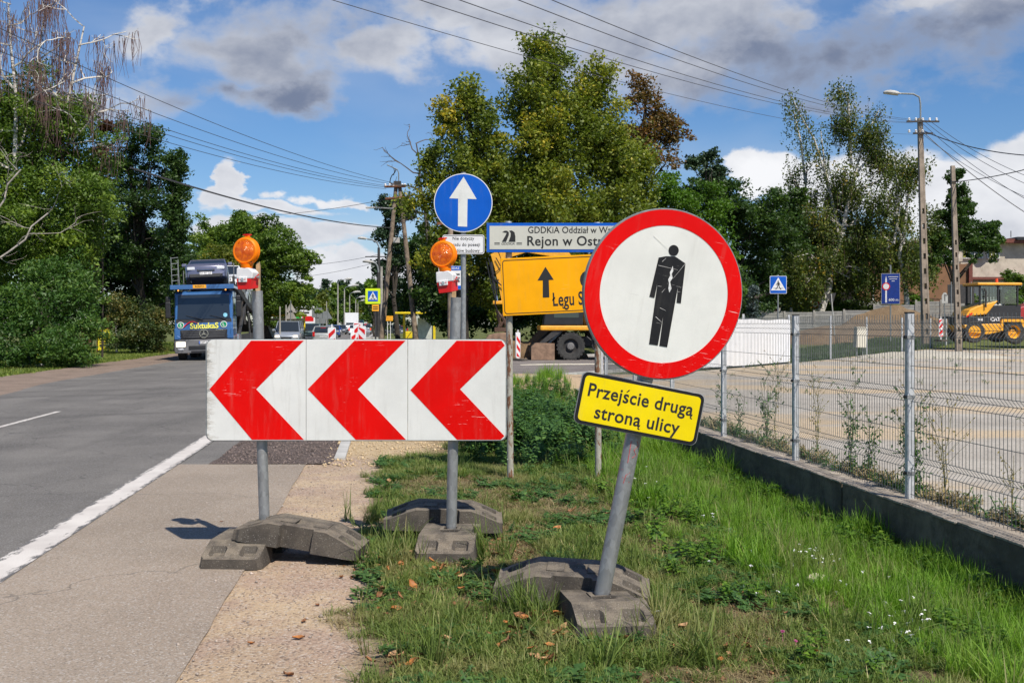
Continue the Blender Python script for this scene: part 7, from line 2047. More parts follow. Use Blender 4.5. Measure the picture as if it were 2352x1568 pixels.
tree('maple_tree', 'yellow green tree behind the transporter cab', 'tree',
     [bb(460, 620, 60, 60, 76), bb(520, 600, 60, 50, 76), bb(440, 690, 60, 60, 76), bb(500, 690, 80, 60, 78)], GREEN_YEL, leaf=.22, dens=2.6, rc=.6, leafn=55, trunk=.2, base=(X(480, 76), 77, 0), seed=46)
tree('maple_tree', 'round mid green maple above the tail of the transporter', 'tree',
     [bb(550, 560, 75, 80, 92), bb(640, 580, 80, 80, 90), bb(600, 620, 90, 80, 91), bb(500, 620, 60, 70, 92), bb(690, 600, 32, 60, 90), bb(600, 530, 50, 32, 92), bb(545, 515, 26, 28, 94), bb(640, 680, 80, 70, 90), bb(560, 680, 80, 70, 92), bb(480, 560, 60, 60, 96)],
     GREEN_MID, leaf=.28, dens=2.0, rc=.75, leafn=55, trunk=.35, base=(X(620, 91), 91, 0), seed=47, jag=.22)
tree('oak_tree', 'dark tree mass behind the locust and the ash', 'tree',
     [bb(200, 600, 140, 120, 70), bb(330, 640, 110, 110, 70), bb(-60, 690, 120, 60, 72), bb(120, 700, 120, 60, 72), bb(290, 710, 110, 50, 76), bb(430, 700, 90, 60, 84), bb(60, 560, 160, 160, 66), bb(410, 560, 50, 90, 74), bb(230, 420, 60, 100, 66)], GREEN_DARK, leaf=.3, dens=1.6, rc=.8, leafn=50, trunk=.3, base=(X(200, 68), 68, 0), seed=48)
tree('russet_tree', 'thin tree with russet dry leaves beside the ash', 'tree', [bb(237, 350, 18, 50, 50), bb(228, 420, 22, 40, 50), bb(240, 300, 10, 22, 50)], # slim
    
     leafmat('russet foliage', [(0, (.06, .03, .015)), (1, (.20, .09, .04))]), leaf=.15, dens=3.0, rc=.35, leafn=34, trunk=.05, base=(X(235, 50), 50, 0), seed=49, shell=.1, nb=4)
bare_tree('bare weeping birch with white limbs at the far left top', pt(40, 560, 45), pt(25, 10, 45), 51, .13, M_BIRCH, 9, L1=2.5, name='bare_birch', hang=True)
bare_tree('bare white birch leaning right above the ash tree', pt(90, 560, 47), pt(190, 60, 47), 52, .13, M_BIRCH, 9, L1=3.0, name='bare_birch', hang=True)
bare_tree('bare birch with dense hanging twigs between the two others', pt(60, 560, 48), pt(100, 30, 48), 53, .11, M_BIRCH, 8, L1=2.6, name='bare_birch', hang=True)
bare_tree('dead grey branches sticking out of the locust at mid height', pt(-60, 560, 41), pt(40, 390, 41), 54, .04, M_DEADWOOD, 3, L1=2.2, spread=1.4)
bare_tree('bleached dead branches lower in the locust tree', pt(-40, 640, 41), pt(110, 490, 41), 55, .045, M_DEADWOOD, 4, L1=2.6, spread=1.4)
# --- far end of the street ---
rngf = np.random.default_rng(77)
for i in range(16):
    px = 690 + i * 12.5 + rngf.normal(0, 3); Z = 300 + rngf.uniform(-30, 60); pyt = 655 + rngf.uniform(-12, 10) + (8 if i < 4 else 0)
    lab = 'dark pine in the woodland row closing the far end of the street'
    tree('pine_tree', lab, 'tree', [bb(px, pyt + 14, 12, 14, Z), bb(px + 3, pyt + 40, 15, 22, Z), bb(px - 2, pyt + 70, 16, 22, Z)], PINE_L if i % 3 else GREEN_MID, leaf=.75, dens=.9, rc=1.3, leafn=34, trunk=.25, base=(X(px, Z), Z, 0), group='pines closing the far street', seed=100 + i, nb=3, jag=.4)
for i, (px, Z, pyt, w, m, lab) in enumerate(((705, 150, 655, 24, GREEN_MID, 'mid green tree right of the round maple on the far side'), (740, 160, 668, 26, GREEN_YEL, 'yellow green tree behind the white billboard'), (765, 190, 680, 22, GREEN_MID, 'tree behind the grey sign backs'),
        (680, 130, 640, 30, GREEN_DARK, 'dark tree behind the bus shelter'), (830, 260, 690, 20, GREEN_YEL, 'light tree beyond the refrigerated lorry'), (800, 270, 688, 22, GREEN_MID, 'tree beyond the white box truck'), (850, 200, 680, 22, GREEN_MID, 'tree behind the refrigerated lorry by the lamp posts'), (880, 150, 690, 20, GREEN_DARK, 'dark tree behind the timber pole foot'), (770, 240, 684, 24, GREEN_DARK, 'dark tree left of the far lamps'))):
    tree('roadside_tree', lab, 'tree', [bb(px, pyt + w * .8, w * .8, w, Z), bb(px + 6, pyt + w * 1.7, w, w, Z), bb(px - 6, 730, w * 1.1, 20, Z)], m, leaf=.38, dens=2.0 * 150 / Z, rc=.9, leafn=44, trunk=.2, base=(X(px, Z), Z, 0), seed=130 + i, nb=5)
# woodland beyond, as one mass
rw = np.random.default_rng(5)
lob = []
for i in range(46):
    a = -1.05 + 2.1 * i / 45; D = 420 + rw.uniform(-40, 40)
    lob.append((math.sin(a) * D, math.cos(a) * D, 5 + rw.uniform(0, 3), 16, 10, 9 + rw.uniform(-2, 3)))
C, Tn, CC = crown_points(lob, .05, 3.0, 60, rw, .4, .8, .3)
ok = C[:, 2] > 0
o = foliage('woodland', C[ok], Tn[ok], 1.6, PINE_L, None, rw); tag(o, 'dark woodland on the horizon all round', 'woodland', kind='stuff')
# ================= grass, weeds, litter =================
def grassmat(name, stops, patch, trans=.3, patch_amt=.7):
    m, T, b, out = newmat(name)
    at = T.new('ShaderNodeAttribute', attribute_name='tone')
    oi = T.new('ShaderNodeObjectInfo')
    f = T.math('ADD', at.outputs['Fac'], T.math('MULTIPLY', T.math('SUBTRACT', oi.outputs['Random'], .5), .45), clamp=True)
    r = T.new('ShaderNodeValToRGB'); e = r.color_ramp.elements
    e[0].position = stops[0][0]; e[0].color = (*stops[0][1], 1); e[1].position = stops[-1][0]; e[1].color = (*stops[-1][1], 1)
    for p, c in stops[1:-1]:
        q = e.new(p); q.color = (*c, 1)
    T.link(f, r.inputs[0])
    pos = worldco(T)
    w = T.step(T.noise(T.mapping(pos, loc=(3, 7, 0), scale=(1, 1, .1)), 1.5, 5, .65), .48, .66)
    c = T.mix(T.math('MULTIPLY', w, patch_amt), r.outputs[0], patch)
    T.link(c, b.inputs['Base Color']); b.inputs['Roughness'].default_value = .55; b.inputs['Specular IOR Level'].default_value = .3
    tr = T.new('ShaderNodeBsdfTranslucent'); T.link(T.mix(1.0, c, (1.3, 1.4, .6), 'MULTIPLY'), tr.inputs[0])
    mx = T.new('ShaderNodeMixShader'); mx.inputs[0].default_value = trans
    T.link(b.outputs[0], mx.inputs[1]); T.link(tr.outputs[0], mx.inputs[2]); T.link(mx.outputs[0], out.inputs[0])
    return m
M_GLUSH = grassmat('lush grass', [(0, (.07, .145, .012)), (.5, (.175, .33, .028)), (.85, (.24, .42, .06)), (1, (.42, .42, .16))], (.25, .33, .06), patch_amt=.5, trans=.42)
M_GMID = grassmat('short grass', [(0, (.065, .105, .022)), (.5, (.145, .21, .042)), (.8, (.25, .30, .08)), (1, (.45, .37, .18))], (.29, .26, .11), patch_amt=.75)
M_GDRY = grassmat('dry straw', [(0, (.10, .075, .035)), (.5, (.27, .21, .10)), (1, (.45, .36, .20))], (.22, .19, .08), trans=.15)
M_GFAR = grassmat('far verge grass', [(0, (.06, .10, .018)), (.5, (.17, .24, .04)), (1, (.34, .35, .08))], (.28, .27, .08), patch_amt=.5)
SRC = bpy.data.collections.new('sources')        # never linked to the scene: only read by the scatter
def src(V, Fq, tone, m, nm):
    me = bpy.data.meshes.new(nm); me.from_pydata([tuple(v) for v in V], [], [tuple(int(i) for i in f) for f in Fq])
    a = me.attributes.new('tone', 'FLOAT', 'POINT'); a.data.foreach_set('value', np.asarray(tone, dtype=np.float32))
    me.materials.append(m); o = bpy.data.objects.new(nm, me); return o
def tuft(rng, n, R, h0, h1, w, lean, m, curl=1.0, nm='tuft'):
    V, Fq, T_ = [], [], []
    for i in range(n):
        a = rng.uniform(0, 2*math.pi); r = R * math.sqrt(rng.random()); bx, by = r*math.cos(a), r*math.sin(a)
        h = rng.uniform(h0, h1); th = rng.uniform(0, 2*math.pi); l = h * abs(rng.normal(0, lean)) + .01
        dx, dy = math.cos(th), math.sin(th); ww = w * rng.uniform(.6, 1.3)
        fx, fy = -dy * ww, dx * ww; tone = clampf(rng.normal(.5, .2), 0, 1)
        k = len(V)
        for (t, q) in ((0, 1), (.45, .85), (.8, .5)):
            z = h * (t - .25 * curl * t * t * min(1.5, l / h)); o = l * t * t
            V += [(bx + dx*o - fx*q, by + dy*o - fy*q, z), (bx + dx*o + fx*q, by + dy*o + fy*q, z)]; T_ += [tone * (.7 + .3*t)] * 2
        V.append((bx + dx*l, by + dy*l, h * (1 - .25 * curl * min(1.5, l / h)))); T_.append(tone)
        Fq += [(k, k+1, k+3, k+2), (k+2, k+3, k+5, k+4), (k+4, k+5, k+6)]
    return src(V, Fq, T_, m, nm)
def leafy(rng, nleaf, h, ls, m, aspect=.5, stems=2, nm='weed', spread=.16, droop=.5):
    V, Fq, T_ = [], [], []
    for s in range(stems):
        th = rng.uniform(0, 2*math.pi); lx, ly = math.cos(th)*spread, math.sin(th)*spread; H = h * rng.uniform(.7, 1.1)
        bx, by = rng.normal(0, spread*.5, 2)
        k = len(V); w = .004
        for t in (0, .5, 1): V += [(bx+lx*t*t-w, by+ly*t*t, H*t), (bx+lx*t*t+w, by+ly*t*t, H*t)]; T_ += [.3, .3]
        Fq += [(k, k+1, k+3, k+2), (k+2, k+3, k+5, k+4)]
        for i in range(nleaf):
            t = rng.uniform(.12, 1) ** .8; a = i * 2.4 + rng.normal(0, .4); L = ls * (1.25 - .7*t) * rng.uniform(.7, 1.2)
            px, py, pz = bx+lx*t*t, by+ly*t*t, H*t
            dx, dy = math.cos(a), math.sin(a); up = rng.uniform(.1, .7); tone = clampf(rng.normal(.5, .2), 0, 1)
            k = len(V); W_ = L * aspect * .5
            V += [(px, py, pz), (px+dx*L*.45-dy*W_, py+dy*L*.45+dx*W_, pz+L*up*.35), (px+dx*L*.5, py+dy*L*.5, pz+L*up*.3), (px+dx*L*.45+dy*W_, py+dy*L*.45-dx*W_, pz+L*up*.35), (px+dx*L, py+dy*L, pz+L*(up*.35-droop*.35))]
            T_ += [tone]*5; Fq += [(k, k+2, k+1), (k, k+3, k+2), (k+1, k+2, k+4), (k+2, k+3, k+4)]
    return src(V, Fq, T_, m, nm)
def scatter(name, label, sources, pts, rots, scales, idx, kind='stuff'):
    coll = bpy.data.collections.new(name + '_sources')
    for i, s in enumerate(sources): s.name = '%02d_' % i + name; coll.objects.link(s)
    me = bpy.data.meshes.new(name); n = len(pts)
    me.vertices.add(n); me.vertices.foreach_set('co', np.asarray(pts, dtype=np.float32).ravel())
    for (nm, ty, arr) in (('rot', 'FLOAT_VECTOR', rots), ('scl', 'FLOAT', scales), ('idx', 'INT', idx)):
        a = me.attributes.new(nm, ty, 'POINT'); a.data.foreach_set('vector' if ty == 'FLOAT_VECTOR' else 'value', np.asarray(arr).ravel())
    o = bpy.data.objects.new(name, me); COL.objects.link(o)
    ng = bpy.data.node_groups.new(name, 'GeometryNodeTree')
    ng.interface.new_socket('Geometry', in_out='INPUT', socket_type='NodeSocketGeometry'); ng.interface.new_socket('Geometry', in_out='OUTPUT', socket_type='NodeSocketGeometry')
    N = ng.nodes; L = ng.links
    gi = N.new('NodeGroupInput'); go = N.new('NodeGroupOutput'); ip = N.new('GeometryNodeInstanceOnPoints'); ci = N.new('GeometryNodeCollectionInfo')
    ci.inputs['Collection'].default_value = coll; ci.inputs['Separate Children'].default_value = True; ci.inputs['Reset Children'].default_value = True
    m2p = N.new('GeometryNodeMeshToPoints')
    L.new(gi.outputs[0], m2p.inputs[0]); L.new(m2p.outputs[0], ip.inputs['Points']); L.new(ci.outputs[0], ip.inputs['Instance'])
    ip.inputs['Pick Instance'].default_value = True
    for nm, ty, sk in (('rot', 'FLOAT_VECTOR', 'Rotation'), ('scl', 'FLOAT', 'Scale'), ('idx', 'INT', 'Instance Index')):
        na = N.new('GeometryNodeInputNamedAttribute'); na.data_type = ty; na.inputs['Name'].default_value = nm
        L.new(na.outputs[0], ip.inputs[sk])
    L.new(ip.outputs[0], go.inputs[0])
    md = o.modifiers.new('scatter', 'NODES'); md.node_group = ng
    tag(o, label, kind=kind); return o
rg_ = np.random.default_rng(99)
def nz2(u, v, s, k=0): return mnoise.noise(Vector((u * s, v * s, k)))
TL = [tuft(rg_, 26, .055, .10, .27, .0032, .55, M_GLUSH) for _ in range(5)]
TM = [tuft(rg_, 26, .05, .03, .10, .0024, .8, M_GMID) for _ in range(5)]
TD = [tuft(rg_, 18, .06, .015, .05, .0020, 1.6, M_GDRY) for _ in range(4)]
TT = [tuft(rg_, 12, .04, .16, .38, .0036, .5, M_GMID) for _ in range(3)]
def bare(u, v):
    """0 grass .. 1 bare patches"""
    b = 0
    for (cu, cv, r) in ((1.35, 4.35, .42), (1.0, 4.5, .3), (2.5, 5.9, .35), (1.9, 5.2, .4), (1.75, 7.6, .45), (.9, 8.8, .5), (1.6, 9.6, .4), (2.2, 8.3, .35), (.7, 10.4, .45), (.25, 6.3, .28), (.15, 7.4, .25), (2.35, 4.6, .3), (.1, 5.0, .22), (3.0, 7.4, .3)):
        d = math.hypot(u - cu, (v - cv)) / r; b = max(b, 1 - d + .8 * nz2(u, v, 3.5, 2))
    return clampf(b, 0, 1)
cnt = {'l': [], 'm': [], 'd': [], 't': []}
def addp(k, u, v, s, far=1.0):
    cnt[k].append((tuple(U(u, v, vh(u, v) - .008)), (rg_.normal(0, .12), rg_.normal(0, .12), rg_.uniform(0, 6.28)), s))
def try_point(u, v, s0):
    q_ = U(u, v)
    if in_base(q_.x, q_.y, .02): return
    edge = u - (-.12 + .35 * nz2(u * .3, v, 1.3, 7) + .12 * nz2(u, v, 5, 1))
    if v > 12.6 and v < 16 and u < .9 + .4 * nz2(u, v, 1, 3): return
    if v > 15.5: edge = min(edge, u - .35)
    if edge < 0: return
    if v > 21 and u > 2.3 + .9 * nz2(u, v, .7, 5) and rg_.random() < .8: return
    if v > 26.5 + 2 * nz2(u, v, .5, 1) and rg_.random() < .93: return
    L = sst(u + .5 * nz2(u, v, .9, 4) - (1.1 if v > 9 else 0) * 0 , 1.9, 2.9)
    if v < 6.5: L = sst(u + .5 * nz2(u, v, .9, 4), 2.1, 3.1)
    dry = sst(nz2(u, v, 1.1, 11) + (.4 if 7 < v < 11 and .2 < u < 1.9 else .08), .10, .33) * (1 - L)
    b = bare(u, v)
    if rg_.random() < b * .92: 
        if rg_.random() < .25: addp('d', u, v, s0)
        return
    if rg_.random() < sst(.5 - edge, .1, .5) * .5: return
    r = rg_.random()
    if r < L * .10: addp('t', u, v, s0 * rg_.uniform(.5, .95))
    elif r < L * .16: addp('d', u, v, s0 * 1.5)
    elif r < L: addp('l', u, v, s0 * rg_.uniform(.5, 1.15) * (.72 + .35 * sst(u, 2.8, 3.9)) * (1 + .75 * nz2(u, v, 1.6, 41)))
    elif r < L + (1 - L) * dry * .7: addp('d', u, v, s0 * rg_.uniform(.8, 1.3))
    else:
        addp('m', u, v, s0 * rg_.uniform(.6, 1.25) * (1 - .35 * dry))
        if rg_.random() < .012: addp('t', u, v, s0 * rg_.uniform(.5, .9))
for i in range(21000): try_point(rg_.uniform(-.35, 4.2), 3.3 + 9.2 * rg_.random(), 1.0)
for i in range(12000): try_point(rg_.uniform(-.35, 4.2), 12.5 + 17 * rg_.random(), 1.35)
# long blades that lean over the rubber bases
for (px, py, n) in ((1245, 1400, 30), (1290, 1370, 16), (1200, 1440, 26), (1330, 1480, 10), (1475, 1470, 22), (1080, 1280, 16), (905, 1300, 18), (950, 1270, 14), (1110, 1290, 10), (870, 1200, 14), (1345, 1345, 6), (1395, 1545, 14), (1600, 1540, 14), (950, 1530, 10)):
    g_ = GP(px, py)
    for k in range(n):
        x, y = g_.x + rg_.normal(0, .09), g_.y + rg_.normal(0, .07); u = x + K * y
        if in_base(x, y, .0): continue
        cnt['t'].append(((x, y, vh(u, y) - .005), (rg_.normal(0, .25), rg_.normal(0, .25), rg_.uniform(0, 6.28)), rg_.uniform(.4, .95)))
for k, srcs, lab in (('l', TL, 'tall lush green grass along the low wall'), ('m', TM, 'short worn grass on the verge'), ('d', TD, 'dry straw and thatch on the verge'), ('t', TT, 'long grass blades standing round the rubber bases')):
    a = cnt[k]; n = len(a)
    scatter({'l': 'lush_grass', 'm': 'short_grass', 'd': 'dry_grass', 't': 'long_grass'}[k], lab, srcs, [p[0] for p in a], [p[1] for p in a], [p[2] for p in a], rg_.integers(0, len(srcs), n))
# far verge on the left, strip behind the second fence
TF = [tuft(rg_, 30, .35, .05, .16, .012, .6, M_GFAR) for _ in range(3)]
a = []
for i in range(9000):
    v = 20 + 75 * rg_.random() ** 1.3; u = -12.0 - 9 * rg_.random() ** 1.4 + .25 * nz2(v, 0, .7)
    a.append((tuple(U(u, v, -.06)), (0, 0, rg_.uniform(0, 6.28)), rg_.uniform(.6, 1.2)))
for i in range(1500):
    v = 45 + 60 * rg_.random(); u = -1.5 + 5 * rg_.random() + 2
    a.append((tuple(U(u + 1.0 * 0, v + 12, -.06)), (0, 0, rg_.uniform(0, 6.28)), rg_.uniform(.6, 1.0)))
scatter('verge_grass', 'mown grass strip on the far side of the street', TF, [p[0] for p in a], [p[1] for p in a], [p[2] for p in a], rg_.integers(0, 3, len(a)))
M_GDK = grassmat('deep green grass', [(0, (.025, .06, .015)), (.5, (.05, .11, .022)), (1, (.10, .16, .04))], (.10, .13, .04))
TG = [tuft(rg_, 30, .35, .08, .30, .012, .5, M_GDK) for _ in range(3)]
a = []
for i in range(7000):
    k = rg_.integers(2, len(F2) - 2); f = rg_.random(); x = F2[k][0] + (F2[k+1][0] - F2[k][0]) * f; y = F2[k][1] + (F2[k+1][1] - F2[k][1]) * f
    d = rg_.random() ** .8 * 5.5 + .1
    x -= d * .55; y += d * .83
    a.append(((x, y, max(.02, lot_h(x, y) - .12)), (0, 0, rg_.uniform(0, 6.28)), rg_.uniform(.5, 1.2)))
scatter('bank_grass', 'dark green grass strip behind the far fence', TG, [p[0] for p in a], [p[1] for p in a], [p[2] for p in a], rg_.integers(0, 3, len(a)))
# leafy weeds
WD = [leafy(rg_, 26, .55, .13, WEED_L, .55, 3, spread=.12) for _ in range(4)]
WN = [leafy(rg_, 12, .20, .085, GREEN_FRESH, .6, 3, spread=.08) for _ in range(3)]
WT = [leafy(rg_, 8, .045, .045, WEED_L, .7, 4, spread=.05, droop=.2) for _ in range(3)]
a = []
for i in range(270):
    v = 11.6 + 6.5 * rg_.random() ** 1.3; u = .95 + 1.75 * rg_.random() + .25 * nz2(v, i, .5)
    if v < 12.3 and u > 2.2: continue
    a.append((tuple(U(u, v, vh(u, v))), (rg_.normal(0, .15), rg_.normal(0, .15), rg_.uniform(0, 6.28)), rg_.uniform(.45, 1.0) * (1.1 if v > 12.5 else .6), rg_.integers(0, 4)))
for i in range(350):
    v = 17 + 7.5 * rg_.random(); u = 1.8 + 2.3 * rg_.random()
    a.append((tuple(U(u, v, vh(u, v))), (rg_.normal(0, .15), rg_.normal(0, .15), rg_.uniform(0, 6.28)), rg_.uniform(.3, .8), rg_.integers(0, 4)))
scatter('undergrowth', 'dark leafy weeds round the foot of the rusty sign poles', WD, [p[0] for p in a], [p[1] for p in a], [p[2] for p in a], [p[3] for p in a])
a = []
for i in range(900):
    v = 4.2 + 17 * rg_.random() ** 1.2; u = 4.12 - abs(rg_.normal(0, .22))
    if nz2(u * .3, v, .9, 21) < -.05: continue
    a.append((tuple(U(u, v, vh(u, v))), (rg_.normal(0, .2), rg_.normal(0, .2), rg_.uniform(0, 6.28)), rg_.uniform(.6, 1.3), rg_.integers(0, 3)))
for (px, py, n) in ((1640, 1310, 8), (1560, 1200, 14), (2330, 1440, 30), (2250, 1420, 20), (1790, 1190, 14)):
    g_ = GP(px, py)
    for k in range(n):
        x, y = g_.x + rg_.normal(0, .15), g_.y + rg_.normal(0, .2); a.append(((x, y, vh(x + K*y, y)), (0, 0, rg_.uniform(0, 6.28)), rg_.uniform(.5, 1.0), rg_.integers(0, 3)))
for i in range(300):
    v = 4.2 + 15 * rg_.random() ** 1.1; u = rg_.uniform(1.7, 4.0)
    if nz2(u, v, 1.3, 51) < .05: continue
    a.append((tuple(U(u, v, vh(u, v))), (rg_.normal(0, .2), rg_.normal(0, .2), rg_.uniform(0, 6.28)), rg_.uniform(.4, .85), rg_.integers(0, 3)))
scatter('nettles', 'fresh green nettles growing along the foot of the low wall', WN, [p[0] for p in a], [p[1] for p in a], [p[2] for p in a], [p[3] for p in a])
a = []
for i in range(3600):
    v = 3.6 + 9 * rg_.random(); u = -.15 + 4.2 * rg_.random()
    if nz2(u, v, 1.7, 31) < .0 or bare(u, v) > .5 or in_base(U(u, v).x, U(u, v).y): continue
    a.append((tuple(U(u, v, vh(u, v))), (rg_.normal(0, .2), rg_.normal(0, .2), rg_.uniform(0, 6.28)), rg_.uniform(.6, 1.4), rg_.integers(0, 3)))
scatter('ground_cover', 'small leafy clover and knotgrass on the verge', WT, [p[0] for p in a], [p[1] for p in a], [p[2] for p in a], [p[3] for p in a])
# tall weeds behind the mesh fence, one by one
def tall_weed(label, u, v, h, seed, bushy=1.0, dry=False):
    r = np.random.default_rng(seed); p = U(u, v, .09)
    t = thing('tall_weed', label, 'weed', p, 0, 'tall weeds behind the mesh fence')
    b = MB(); C = []; S_ = []
    for s in range(int(3 * bushy) + 1):
        a = r.uniform(0, 6.28); l = r.uniform(.02, .16) * h; H = h * r.uniform(.6, 1.0)
        pts = [Vector((math.cos(a) * l * f * f + r.normal(0, .008), math.sin(a) * l * f * f, H * f)) for f in (0, .25, .5, .75, 1)]
        b.tube(pts, .005, 4, r1=.0015)
        for k in range(int(6 * h / .8)):
            f = r.uniform(.35, 1); q = Vector((math.cos(a) * l * f * f, math.sin(a) * l * f * f, H * f)); ph = r.uniform(0, 6.28); bl = r.uniform(.06, .2) * h
            e = q + Vector((math.cos(ph) * bl, math.sin(ph) * bl, bl * 1.1)); b.tube([q, q.lerp(e, .5) + Vector((0, 0, .01)), e], .002, 3, r1=.001)
            for m_ in range(4): C.append(tuple(q.lerp(e, r.uniform(.3, 1))))
        for k in range(int(60 * bushy)):
            f = r.random() ** 1.4; C.append((math.cos(a) * l * f * f + r.normal(0, .035 * bushy), math.sin(a) * l * f * f + r.normal(0, .035), H * f * .75 + .02))
    b.build('stem', mat('weed stem', (.13, .13, .05), .8), t)
    C = np.array(C); foliage('leaf', C, np.clip(r.normal(.45, .2, len(C)), 0, 1), .042 if not dry else .028, WEED_L if not dry else leafmat('dry seed heads', [(0, (.22, .17, .07)), (1, (.50, .40, .12))]), t, r, droop=.3, aspect=.45)['kind'] = 'stuff'
WDS = [(4.62, 13.1, 1.15, 1.2, 0, 'tall leafy weed between the first and second visible fence posts'), (4.62, 14.1, .8, .6, 0, 'thin weed beside the farthest visible fence post'), (4.70, 10.9, 1.0, 1.1, 0, 'tall weed just right of the middle fence post'),
       (4.66, 10.4, .9, .9, 0, 'bushy weed second from the middle fence post'), (4.8, 9.9, .95, .6, 1, 'pale seeding weed between middle and near fence posts'), (4.62, 9.42, 1.0, 1.6, 0, 'dense dark weed left of the near fence post'),
       (4.75, 9.15, 1.25, .8, 1, 'tall pale seeding weed at the near fence post'), (4.8, 12.0, 1.1, .7, 1, 'pale seeding weed left of the middle fence post'), (4.7, 7.75, .85, .9, 0, 'weed with branching stems right of the near fence post'),
       (4.66, 7.35, .55, .9, 0, 'low weed near the right edge of the near fence'), (4.75, 8.15, .6, .5, 1, 'wispy dry weed right of the near fence post'), (4.9, 13.6, 1.2, .6, 1, 'pale airy weed behind the farthest fence post'), (4.66, 7.05, .5, .7, 1, 'small dry weed at the right edge behind the fence'), (4.75, 15.2, .9, 1.0, 0, 'weed under the round sign edge behind the fence')]
for i, (u, v, h, bu_, d, lab) in enumerate(WDS): tall_weed(lab, u, v, h, 300 + i, bu_, bool(d))
# dry stalks and small weeds dotted over the yard and wall foot
WY = [leafy(rg_, 7, .10, .06, M_GDRY, .4, 3, spread=.06) for _ in range(2)] + [leafy(rg_, 9, .10, .05, WEED_L, .5, 3, spread=.05) for _ in range(2)]
a = []
for i in range(900):
    v = 4 + 20 * rg_.random(); u = 4.52 + abs(rg_.normal(0, .16)); a.append((tuple(U(u, v, .09)), (0, 0, rg_.uniform(0, 6.28)), rg_.uniform(.5, 1.6), rg_.integers(0, 4)))
for i in range(800):
    x, y = rg_.uniform(6, 34), rg_.uniform(22, 62)
    if nz2(x, y, .25, 3) < .0 or (y - 37.3) > (x - 8) * 1.6: continue
    a.append(((x, y, .09), (0, 0, rg_.uniform(0, 6.28)), rg_.uniform(.6, 1.6), rg_.integers(0, 4)))
scatter('yard_weeds', 'sparse low weeds along the fence line and on the yard', WY, [p[0] for p in a], [p[1] for p in a], [p[2] for p in a], [p[3] for p in a])
# ---- dry fallen leaves, one object each ----
def curled(seed, L=.09):
    r = np.random.default_rng(seed); b = MB(); n = 5; vs = []; fs = []
    wd = [.05, .62, 1.0, .72, .08]
    for i in range(n):
        t = i / (n - 1); 
        for j in (-1, 0, 1):
            w = wd[i] * L * .38
            vs.append(((t - .5) * L, j * w * (1 - .25 * t), (.25 if j == 0 else 0) * 0 + L * (.10 * abs(j) * (1 + .8 * r.random()) + .28 * (t - .45) ** 2 + r.normal(0, .02)) + .002))
            if i and j > -1: k = len(vs) - 1; fs.append((k - 4, k - 3, k, k - 1))
    vs.append((-L * .5, 0, L * .07)); vs.append((-L * .72, .003, L * .1)); vs.append((-L * .5, .004, L * .06)); fs.append((len(vs) - 3, len(vs) - 2, len(vs) - 1))
    me = bpy.data.meshes.new('fallen_leaf'); me.from_pydata(vs, [], fs); me.polygons.foreach_set('use_smooth', [True] * len(fs))
    return me
LM = [mat('brown dry leaf', (.19, .08, .03), .7, var=.45, scale=30), mat('orange dry leaf', (.33, .125, .03), .65, var=.35, scale=30), mat('tan dry leaf', (.33, .19, .085), .7, var=.35, scale=30)]
LV = []
for i in range(9):
    me = curled(500 + i, (.075, .095, .06)[i % 3]); me.materials.append(LM[i // 3]); LV.append(me)
spots = []
for (px, py, n, sx_, sy_, wh) in ((855, 1300, 16, 26, 9, 'at the right end of the left rubber base'), (825, 1320, 8, 24, 8, 'on the sand edge below the left rubber base'), (1230, 1450, 12, 40, 10, 'just left of the leaning pole foot'), (940, 1535, 12, 30, 12, 'at the bottom of the grass edge beside the sand'),
        (1010, 1330, 6, 14, 5, 'in the grass below the middle rubber base'), (1330, 1480, 10, 36, 8, 'in front of the dark block of the leaning pole'), (1170, 1500, 9, 60, 18, 'on the bare soil left of the leaning pole block'), (1240, 1552, 9, 24, 6, 'in the large leaf pile at the bottom middle'), (950, 1300, 9, 60, 12, 'between the left and the middle rubber bases'),
        (1450, 1500, 6, 80, 16, 'right below the block of the leaning pole'), (880, 1380, 12, 40, 30, 'along the ragged grass edge'), (1080, 1360, 12, 90, 40, 'in the open grass left of the leaning pole'), (1600, 1400, 8, 140, 50, 'in the grass right of the leaning pole'), (700, 1350, 12, 130, 110, 'on the sand strip before the left base'), (600, 1240, 5, 90, 40, 'near the shadow of the chevron board'),
        (1330, 1240, 6, 60, 30, 'in the dry grass behind the leaning pole foot'), (1120, 1200, 5, 60, 30, 'in the dry grass behind the middle rubber base'), (1700, 1520, 6, 120, 20, 'in the grass at the bottom right'), (900, 1130, 5, 50, 40, 'on the grass edge behind the chevron posts')):
    for k in range(int(n * 1.6)): spots.append((px + rg_.normal(0, sx_), py + rg_.normal(0, sy_), wh))
for i, (px, py, wh) in enumerate(spots):
    g_ = GP(px, py); u = g_.x + K * g_.y
    if u < -2.3 or (u < -.1 and rg_.random() < .62) or in_base(g_.x, g_.y): continue
    li = int(rg_.integers(0, 9)); o = bpy.data.objects.new('fallen_leaf', LV[li]); COL.objects.link(o)
    grass = u > -.1
    o.location = (g_.x, g_.y, (vh(u, g_.y) if u > -.95 else .004) + (.02 + .035 * rg_.random() if grass else .001)); s = rg_.uniform(.35, .85) if grass else rg_.uniform(.3, .7)
    o.scale = (s, s, s * rg_.uniform(.8, 1.5)); o.rotation_euler = (rg_.normal(0, .35 if grass else .1), rg_.normal(0, .35 if grass else .1), rg_.uniform(0, 6.28))
    tag(o, ('brown', 'orange', 'tan')[li // 3] + ' curled dry leaf ' + wh, 'leaf', 'dry leaves fallen on the verge')
